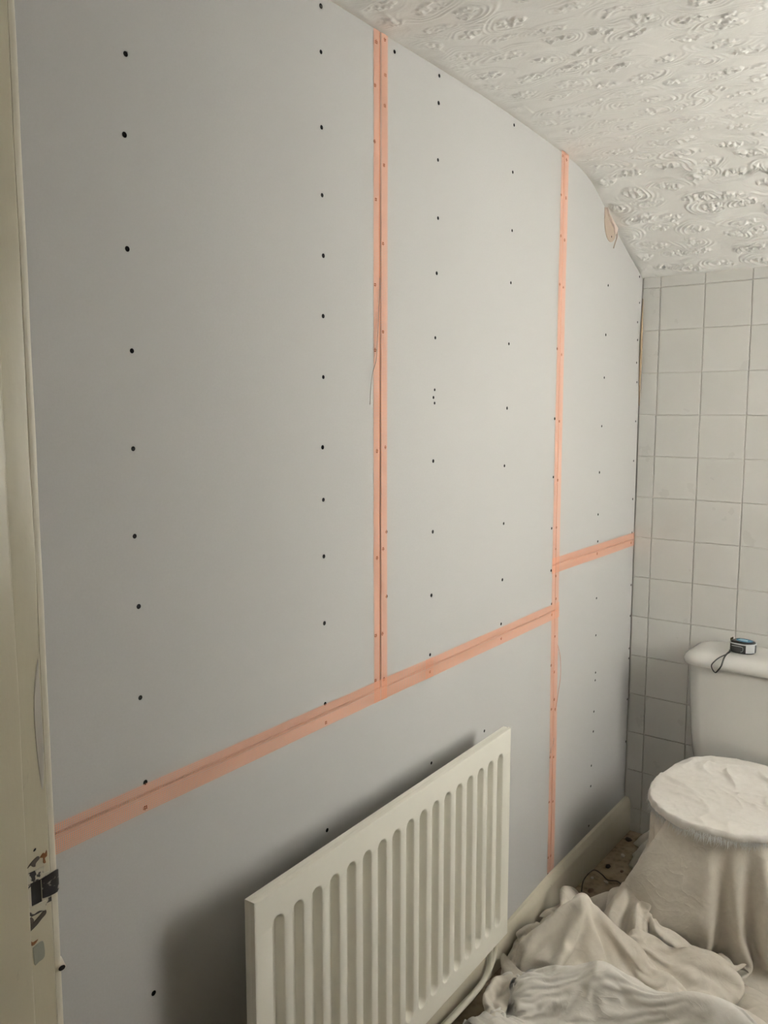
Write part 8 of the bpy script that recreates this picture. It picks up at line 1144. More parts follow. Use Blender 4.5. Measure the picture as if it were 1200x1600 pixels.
-7,-3,-1,7,12,-1,3,-4,5,4,0,-2,-6,-5,6,2,-2,-4,1,1,2,-2,-3,2,3,-2,1,-2,-4,-4,1,1,-4,0,1,0,0,1,3,5,0,-4,1,0,6,1,3,1,-1,0,1,0,-2,-1,1,-2,0,0,-3,-1,4,2,-3,-7,1,3,0,1,-5,1,-1,4,-3,-4,1,7,-4,-5,2,1,-1,-2,0,1,-1,0,3,3,-1,-3,-1,2,-3,4,-1,-1,
-6,-1,-2,3,5,1,7,-2,7,3,-2,0,2,-2,-1,1,-1,-2,-2,0,-2,2,-1,-2,1,0,1,-1,-7,-2,1,-5,-2,0,2,0,0,3,0,0,0,1,3,1,2,5,3,2,-1,1,0,-3,1,-1,0,0,0,-1,-3,1,4,-2,-5,0,3,2,-1,-4,-3,-3,4,4,-2,-1,2,-4,-5,3,4,-3,0,-2,0,1,-1,2,0,3,-3,0,3,-3,-4,5,-1,-1,
3,-6,-2,5,-2,-2,5,7,2,0,1,-1,-1,4,1,0,-1,-3,-3,2,-3,2,-2,0,0,0,3,-1,-10,0,-1,-2,-4,1,2,-2,-2,1,-1,0,1,2,4,1,1,2,4,2,2,2,0,-1,-2,2,1,0,0,-2,-2,4,1,-7,2,3,-1,-3,-6,-2,9,-11,0,3,0,7,-5,-8,9,0,-1,-4,2,-1,-1,0,1,0,1,2,-1,1,-1,2,0,-2,0,1,
0,0,-2,-1,0,3,3,3,2,3,-4,-1,5,-3,-3,-2,-3,8,1,-1,-2,1,0,-1,-1,-2,4,2,0,-10,-5,-4,2,3,0,-2,-2,-2,2,-3,0,0,2,10,4,-3,-1,3,0,-2,2,7,-1,0,1,-3,4,-4,2,3,-6,1,-2,-5,-3,-1,1,9,-9,7,-4,-2,-1,-4,2,8,-4,1,-2,-1,5,-4,0,0,0,0,0,4,0,-1,0,-3,0,1,1,0,
-6,10,0,0,-11,10,1,1,5,0,2,-8,0,2,-1,-5,3,1,3,0,0,1,-1,0,-5,-7,4,7,4,-8,-9,-2,3,2,-1,-3,-1,-1,-1,3,0,-1,4,8,2,1,-2,-3,0,2,-3,2,7,-2,1,1,-3,0,4,-4,-1,-2,-1,1,0,-2,1,-5,1,-2,5,-5,4,-1,3,1,-2,0,-2,4,-3,-1,-1,0,-1,1,1,2,0,-1,0,2,-2,-1,1,0,
-7,12,0,0,-8,8,1,0,3,0,2,-2,-7,1,0,0,1,-2,3,2,0,0,0,-2,-3,-1,-1,4,3,-1,-12,0,1,0,-1,-1,-2,-2,0,1,0,7,3,7,-7,0,0,-1,0,2,2,-1,0,4,-1,1,-2,1,-2,1,0,2,0,1,-1,-2,-3,-3,1,0,1,-2,3,4,-3,-5,6,-2,1,2,-4,0,-2,0,0,0,-1,5,0,-1,-1,0,2,-2,0,0,
1,5,1,-4,1,4,-3,1,0,2,0,2,-5,-2,1,1,-1,0,0,1,1,0,1,-2,-6,5,1,0,-2,1,-4,-3,-2,1,-2,-2,-1,-1,-1,0,4,9,-2,-6,6,-2,-1,-1,-1,0,2,1,0,1,3,-1,2,-3,2,1,1,1,1,1,1,-1,-2,-3,-1,-1,3,4,-1,-8,-3,2,1,3,-3,2,2,-4,0,0,0,0,2,1,2,-3,0,-1,3,-3,1,0,
2,1,3,-8,5,0,2,-1,1,2,-1,2,-1,-3,0,1,0,1,-1,-2,6,-2,0,1,2,-2,0,-4,1,-1,-2,0,-4,1,-7,-1,0,0,-1,0,6,-3,9,6,-7,-1,-2,-2,-1,-1,0,-1,1,1,-1,0,0,5,-3,-2,2,1,1,2,3,4,0,-2,2,-1,-8,0,-3,4,2,3,-6,1,2,-7,10,-6,-3,4,0,0,0,2,2,-2,-2,1,1,-2,1,0,
4,-4,5,3,-7,2,1,-1,0,0,2,3,1,-4,0,1,0,-1,-1,2,3,-3,2,1,0,-3,-5,1,1,-2,1,-7,7,-5,-5,-1,1,0,1,3,-1,2,5,2,5,-2,-3,-2,-2,-3,-2,1,-3,-1,1,3,-2,-1,2,4,-5,-2,0,1,2,4,6,3,-9,-3,2,-2,1,1,3,-3,5,-7,6,0,1,-3,-4,4,0,-1,0,2,2,-3,0,-1,1,0,0,0,
3,0,4,-2,0,-2,-1,1,0,-2,4,1,4,-3,-2,2,0,-1,1,3,-1,0,-1,0,1,-1,-1,0,-8,0,2,-1,-2,-5,-2,0,1,1,6,1,3,6,2,1,-1,-1,-2,-2,-3,-5,-4,-5,3,-2,0,-1,1,1,1,0,7,-3,-3,-2,0,2,4,3,4,2,-1,-4,3,-3,-3,2,2,-2,-4,6,2,-2,-6,3,0,2,0,0,2,0,-2,-1,1,-3,1,1,
9,-7,6,-7,4,0,-2,-1,-2,-1,4,1,6,1,-2,-1,0,-1,1,2,0,-2,0,1,-1,-3,2,-8,-4,0,0,10,-4,-10,0,1,1,8,6,3,-1,3,1,0,-2,-6,-4,-5,-5,-1,-3,5,-4,1,2,-2,5,-2,0,-2,2,8,-2,-4,-1,-2,-1,6,8,4,0,-4,-8,10,-4,3,-9,5,3,0,-1,-1,-8,5,2,2,1,-2,1,0,-1,-2,0,2,-1,-1,
11,-7,-2,7,-1,-3,-4,-1,-4,4,0,5,-1,6,2,-2,0,-3,0,3,0,-1,-1,2,-3,-1,-4,-1,-2,0,0,-6,-1,-1,1,2,8,-1,-6,12,7,-3,-1,-10,-11,3,-2,-1,2,-1,3,-4,0,2,-1,-1,-1,3,-2,4,-3,2,8,-1,-4,1,-1,-4,-1,-1,3,5,3,1,5,-11,2,5,-1,5,-2,4,-5,-5,4,1,1,-4,2,1,-1,1,-8,10,-4,-2,
7,-5,-10,12,-2,-2,0,1,-3,2,-2,1,7,2,3,1,-2,-1,-2,2,1,-2,1,-1,-2,0,-4,-4,0,-2,2,-2,-5,4,0,1,0,-1,8,4,4,0,-4,-5,-9,-4,1,2,-1,1,-1,-3,0,1,-1,3,-2,2,0,-1,2,-2,3,7,-1,-2,8,3,-4,-1,-2,-1,-1,-4,1,5,3,-3,1,3,-9,8,1,-10,7,1,-1,-4,5,2,1,4,-6,1,-9,5,
5,-2,-5,4,7,-15,5,0,1,0,1,-3,1,6,4,2,0,-1,-3,0,2,0,-1,0,-2,0,-3,-4,0,0,0,0,-1,-1,2,0,-3,5,4,-1,-5,0,1,1,-1,-9,-1,0,0,1,-1,-1,1,-1,0,3,-3,1,1,-2,1,1,-1,4,8,-5,-4,8,8,1,2,-3,-3,-8,1,3,-4,-2,2,2,-5,3,7,-10,8,0,0,-3,1,1,3,4,-4,-7,-3,7,
6,0,-3,-7,6,-6,0,0,8,-2,-5,2,-1,1,6,5,2,-2,-2,-1,2,-1,2,-4,-1,-3,-2,-1,1,3,2,3,0,-2,-1,-2,2,-3,0,0,-9,0,0,11,2,-8,-7,2,4,-8,0,1,0,-1,0,1,0,-1,2,-1,-1,1,1,-1,4,6,-8,-1,4,5,3,6,-3,-5,-6,0,10,0,-5,-2,8,-6,-3,3,5,-6,1,5,-6,-2,8,0,-4,-9,9,8,
0,5,2,-6,-8,8,-2,3,1,-4,2,1,1,-2,-1,5,5,2,-1,-2,1,0,-2,-5,-4,-1,1,4,4,1,0,-1,-3,-1,-1,2,-1,1,0,-9,0,0,0,4,7,0,-8,-7,6,-3,-5,0,2,-2,-1,2,0,-1,2,0,-1,2,0,-1,0,8,2,-10,0,0,3,6,7,-2,-1,-1,-9,2,3,1,7,-3,-6,3,-4,0,1,4,-7,0,3,2,0,-2,6,-6,
0,5,-6,3,6,-6,-5,0,0,5,3,-1,-1,0,-1,-2,2,7,2,-1,-3,0,-4,-3,-1,2,4,1,1,-1,-2,-3,0,1,1,2,0,1,-4,-3,0,0,-1,-5,6,8,-2,-9,-2,-3,0,-1,0,-2,1,2,2,-5,2,0,0,1,5,-4,-1,4,9,-4,-7,0,-1,1,7,7,-4,-5,3,0,0,0,3,-1,-1,3,-12,5,-2,2,3,-2,2,-4,5,1,-1,2,
-1,3,-2,-7,5,4,-6,1,1,2,1,0,-2,-3,-1,0,1,3,7,3,-1,-3,-4,0,2,2,1,0,-2,-1,-1,0,1,1,1,2,5,0,-2,0,-7,-10,-1,-1,2,8,2,-5,-4,-3,-1,1,-2,0,3,-1,3,-3,-2,2,-1,1,7,4,-8,-4,8,8,-6,-2,-5,-2,2,10,5,-3,-4,-1,2,0,1,1,-4,-3,3,-4,0,1,5,0,-2,-6,5,-3,-4,8,
0,1,-1,-5,-3,5,1,0,2,1,-1,-4,-3,3,1,0,0,0,7,5,-5,-1,4,1,-1,1,-1,-1,-1,1,0,1,1,1,1,1,-5,6,0,-2,-2,-10,-7,-2,1,6,7,-2,-6,5,-9,-1,0,-1,4,-4,5,-1,-2,0,1,-1,2,12,-3,-7,-3,12,1,-3,2,-10,-3,3,11,-2,6,-3,-3,-1,1,-5,1,7,2,-11,-2,-2,6,4,-5,-3,1,1,0,-1,
-1,2,0,-4,-5,1,7,1,0,-2,-1,-2,2,3,0,2,0,-1,-6,2,5,3,2,0,3,-1,-2,0,0,-1,0,2,-2,1,3,-1,-1,-7,4,-3,4,-1,-9,-6,-1,2,8,4,-9,5,-4,-6,0,2,2,11,-7,-3,-3,-1,2,2,-2,8,2,-3,-4,0,10,-3,1,4,-8,-5,2,6,-6,10,-1,0,-5,-6,9,4,-8,1,-9,-1,4,9,-6,1,-2,6,-1,-3,
-2,2,1,0,-6,1,3,-1,0,-1,-1,2,-2,0,1,-2,1,1,1,-3,-2,4,5,7,0,0,0,-2,-1,-1,1,-3,0,-2,3,2,3,-6,-3,-2,3,7,-3,-5,-7,-1,8,7,0,-6,-3,-6,-3,5,1,4,-2,0,-4,1,5,1,-4,2,6,0,2,-9,3,3,-5,7,4,-7,-2,4,-5,1,6,0,-8,-3,3,-4,8,-6,-5,-2,2,5,4,2,-5,5,-1,-2,
-2,2,3,-1,-4,-1,1,0,-1,-2,0,2,2,-3,-2,1,1,0,0,-4,-2,5,2,2,4,-1,1,1,1,2,-1,-1,-1,-2,-5,3,7,0,-6,2,-5,1,9,0,-8,-3,-3,10,-1,-2,-1,-4,5,-5,1,0,0,-1,0,5,4,-4,-1,-1,2,3,5,-2,-11,5,3,-8,10,0,-6,5,2,-9,5,1,-10,2,8,-4,4,-6,-2,-8,8,7,1,-8,1,4,1,-2,
-3,2,-2,6,1,-4,0,-4,-2,-1,-1,0,1,0,3,1,-2,1,-4,-1,1,-1,-1,0,3,7,-1,0,-1,1,5,1,0,2,-3,-2,-1,5,-5,-2,4,-11,3,8,4,-14,-1,7,5,-4,2,-2,2,-4,0,-1,-1,1,2,6,-7,2,2,-3,2,-1,6,3,-3,2,-3,-6,-2,11,-2,-8,10,-4,-6,1,-6,4,5,9,-16,5,9,-5,-5,1,3,-2,-1,1,2,-1,
3,-5,4,0,4,-4,-7,0,-1,0,-1,0,1,3,0,-1,1,-4,1,-4,0,2,0,0,-4,2,10,2,-1,1,1,2,-2,-3,6,0,0,1,-5,0,-8,-1,-3,-1,10,5,-7,0,5,-6,2,1,1,-1,-1,0,-3,1,6,1,-4,0,2,-4,3,2,2,3,-1,-5,-1,6,-11,3,9,4,-6,0,-7,-8,10,0,-4,7,-5,9,-5,3,-10,2,3,2,-1,2,1,-2,
-5,-1,4,1,5,1,-8,-2,0,-2,0,2,2,0,-1,0,-3,2,-2,-3,1,0,0,1,1,-3,1,9,5,1,-1,-2,1,2,3,-4,1,-1,2,-10,-5,12,1,-2,-7,4,-2,-7,3,2,-1,7,-3,-1,0,0,2,0,4,-5,0,1,0,-3,3,2,2,2,-1,-7,6,-3,0,-6,1,6,6,-2,-7,-11,10,3,0,-3,5,4,-1,-8,6,-9,4,4,1,-4,3,-2,
-10,2,3,2,-4,10,-3,-4,-2,0,4,0,-1,-1,0,-2,1,-1,-3,-1,0,0,0,-1,4,0,-4,2,8,3,-2,-3,0,2,-1,8,-6,-2,3,0,-4,2,7,-3,4,-4,-3,1,-5,0,2,8,-10,3,0,0,-1,1,4,-2,-2,-1,2,2,-4,4,3,1,-4,-4,-4,9,-2,2,0,-2,4,0,2,-9,-5,9,6,-12,10,-3,3,0,1,-5,-2,1,1,1,-7,6,
1,-10,7,3,-6,3,4,-5,-3,4,-1,0,0,-1,-1,-1,0,-1,-2,-1,0,-1,1,1,-2,3,0,-3,2,4,2,4,-2,-4,-2,-2,2,-2,0,6,10,-10,-2,9,-5,-4,5,2,-7,7,-1,-7,8,-2,-1,-1,0,3,2,-2,0,3,-5,0,-3,7,1,-2,0,-2,4,-8,13,-6,4,-1,-4,4,-1,1,-9,9,-6,8,3,-2,-6,5,0,-3,-6,0,2,0,-5,0,
3,-5,-6,12,1,-6,0,4,-2,-2,-3,-1,-1,1,-1,0,0,-2,-2,-1,0,1,-1,1,0,1,1,-1,-2,1,1,4,6,-1,-5,-1,-5,1,1,-1,7,9,-9,-1,0,4,5,-6,-6,6,3,0,-6,3,0,0,-1,3,2,-3,1,0,-4,-3,7,2,-1,-1,1,1,-9,8,4,0,-5,-6,-3,5,2,-2,11,-4,1,2,2,-2,-1,4,-5,3,-4,-5,3,-6,2,-2,
2,0,-2,2,5,-9,5,-1,4,-9,-1,-1,1,-1,-1,0,0,-3,-1,0,0,-1,1,-1,1,-1,2,0,-1,2,3,-2,-1,9,-1,-7,-2,-2,-1,2,8,2,7,-5,5,-5,-8,1,-2,3,2,5,-6,5,-3,0,0,5,-3,1,-1,-1,-1,6,-4,2,-2,-1,2,0,-3,4,2,2,-9,3,-2,-4,2,1,5,4,-1,-2,-1,6,-1,2,-7,0,-2,4,1,-3,-1,0,
2,-4,6,-7,7,-2,-1,0,2,-2,-3,-1,-2,0,-1,0,-1,-2,-1,-1,0,1,0,0,0,0,0,2,-1,-1,2,3,2,-3,0,-3,0,0,1,10,-5,4,5,1,-6,1,-5,-4,2,7,1,-9,10,-3,-3,1,5,1,-3,3,-3,-6,6,4,1,-6,-1,-2,2,-3,1,2,1,3,0,3,-1,-11,-3,8,5,-1,4,-2,-1,-1,5,2,0,-9,-4,12,-4,-5,5,4,
2,5,-3,-7,4,0,-3,7,-6,4,0,-8,1,-3,1,1,-3,-2,-1,1,-1,1,0,0,-1,1,0,0,1,-2,7,2,-4,-2,2,2,1,2,2,-5,9,-4,-6,-2,-1,1,2,-2,3,5,2,-2,-2,-1,-2,1,12,-4,-5,-1,6,-2,6,-3,-2,-5,-1,-2,1,1,4,0,0,2,-4,1,1,-3,-1,5,-2,5,2,1,-4,1,4,-1,-7,-3,5,-9,6,8,1,-9,
9,-3,-2,-5,-3,5,0,3,-4,5,1,-7,-7,1,0,-1,-1,-2,1,0,0,0,0,1,-1,0,1,0,4,0,0,2,2,-1,-1,5,2,2,0,-1,-5,3,-2,-1,0,0,1,-3,0,3,2,-1,-2,-2,1,-4,10,0,-4,1,-4,4,4,-3,-1,-7,-2,-2,7,2,5,0,-2,2,3,-13,6,-1,4,4,-1,-1,0,3,-2,1,1,-4,-2,5,-1,2,0,0,-2,-7,
2,3,-2,-5,-6,3,8,-1,1,3,1,-3,-7,0,-4,0,-2,-1,-1,1,0,0,0,0,1,0,1,5,9,-5,-5,3,-1,4,3,0,0,1,3,0,-5,1,3,-4,3,2,0,-5,-5,2,3,-2,-3,4,1,-2,-5,8,0,-8,-2,11,-1,-4,-6,1,-4,0,2,13,1,-2,-2,1,0,-4,2,2,1,1,-2,-5,-2,6,5,1,-3,-6,3,0,4,0,1,-5,-1,1,
8,2,-3,-1,-3,-4,4,-1,3,2,-1,-2,-1,1,-7,-6,-2,0,2,-1,1,0,-1,1,1,3,5,5,1,3,-4,-2,5,1,1,-2,1,0,1,1,-2,-6,2,3,-3,-2,1,-2,-2,4,-2,1,-3,1,3,4,-12,3,-2,-4,6,5,-1,-8,-1,12,-9,-6,4,1,11,-1,-3,-3,-4,6,3,2,1,-7,3,-8,-2,0,12,0,-6,3,-2,3,4,0,-7,5,-2,5,
7,3,-2,2,-6,-2,1,-2,5,2,-3,-1,-1,-3,9,-8,-9,1,1,4,-5,-1,1,-1,4,7,1,-2,3,2,1,0,0,1,0,1,-5,4,0,0,-7,2,-6,-3,-1,3,6,1,-2,-2,3,2,-1,2,-2,0,-6,-3,3,1,-1,-2,-1,10,-3,3,-8,2,-5,8,-1,5,-8,-1,-1,8,0,3,2,-5,0,3,0,0,-2,2,-1,0,-4,3,4,-2,2,-7,3,-3,
-8,13,1,-2,-4,3,2,-1,3,1,-3,0,4,-9,-6,11,2,-9,5,-7,4,5,-6,2,4,2,-1,0,-3,-4,4,3,1,-3,-3,-1,7,-1,-4,2,3,-7,-6,2,5,4,-2,-1,1,-6,6,2,1,-1,-1,-2,-5,-7,4,8,1,-7,-3,7,-1,-4,9,5,3,-4,-1,-1,-7,1,3,5,-7,8,-3,3,-6,4,0,2,0,-3,2,-2,-1,1,-1,-2,5,1,-6,3,
-9,4,6,-3,3,4,-2,4,0,0,-1,0,-3,-5,-4,-1,9,-2,-1,9,1,-2,-1,-4,6,0,2,0,-11,4,-6,-1,-3,0,1,2,3,3,2,-4,6,-1,2,2,-2,-3,-4,5,0,-6,2,3,1,-1,2,-5,3,-10,-2,3,12,2,-9,-1,4,-8,9,7,0,-4,-5,2,3,-4,7,-1,-7,5,2,2,0,-3,0,-2,2,-3,3,-2,2,-4,1,3,-3,2,-1,2,
-7,1,3,3,6,-6,3,3,2,-2,0,4,-2,-3,0,-7,3,7,1,1,-7,1,2,-9,-1,2,6,4,-1,-1,-1,-11,7,-1,2,4,-4,2,5,0,0,3,1,-1,-1,-5,-1,3,-1,1,-2,-1,3,-6,-2,-7,7,4,-5,1,0,6,-3,-11,11,-4,2,7,4,-2,-5,-2,-1,4,4,0,-1,-2,-6,7,2,-6,3,-1,0,1,2,0,1,-3,1,2,-1,-4,-1,-6,
-7,0,7,7,-8,6,0,-1,0,1,2,1,-4,3,1,1,-7,9,-6,-5,6,-5,-2,5,-11,-1,2,5,10,0,-2,-2,0,1,1,-5,4,0,-4,7,-2,3,1,0,0,1,-1,-2,1,-15,8,8,0,-5,-11,-2,0,10,2,3,-6,2,3,-10,5,0,-5,5,5,2,1,-9,10,-3,3,-4,1,-10,10,2,-7,3,-2,-1,-5,8,4,-2,3,-1,-8,6,-8,3,-3,-4,
-3,-5,3,5,5,0,0,0,1,-2,-3,4,2,2,1,1,0,-3,0,0,-1,2,0,0,-6,-7,0,1,2,5,2,1,-4,3,3,0,-1,-3,3,-2,1,0,-1,0,2,0,-2,0,1,-2,-7,10,0,-1,-4,1,-4,1,7,-7,0,1,1,3,-4,5,-2,-3,2,6,-4,2,-1,2,1,0,-4,1,2,-12,2,4,-4,-6,5,4,4,0,5,-3,-4,-8,5,1,-3,0,
-2,-2,-2,2,4,8,-2,-1,0,-1,-1,1,6,0,-3,-6,-1,1,3,3,-1,-4,4,3,-1,-8,0,3,0,0,0,5,-5,-2,3,5,-1,0,-2,0,0,-1,2,-1,-4,-1,-1,-1,3,0,-3,0,6,3,-2,-4,-2,-1,2,5,0,-5,4,2,0,1,-3,0,0,4,1,-4,1,1,0,0,-2,2,-1,-3,-10,-2,0,5,1,-2,3,8,-5,8,-5,-3,1,-2,-1,1,
-8,-1,0,3,12,2,-4,2,-1,-2,3,3,1,-2,-5,-5,-4,0,2,4,7,1,-2,-5,-1,3,-1,1,3,-3,-3,3,6,-2,-8,5,4,-1,-2,-6,-2,3,2,1,-3,-2,5,-4,11,-2,-14,3,1,7,1,-5,-1,-4,-3,-1,13,1,-1,4,0,-4,0,-2,2,1,5,-1,0,-3,-1,2,0,2,-4,1,-4,-8,3,0,-2,0,1,10,-3,5,3,-1,-4,-6,2,-2])
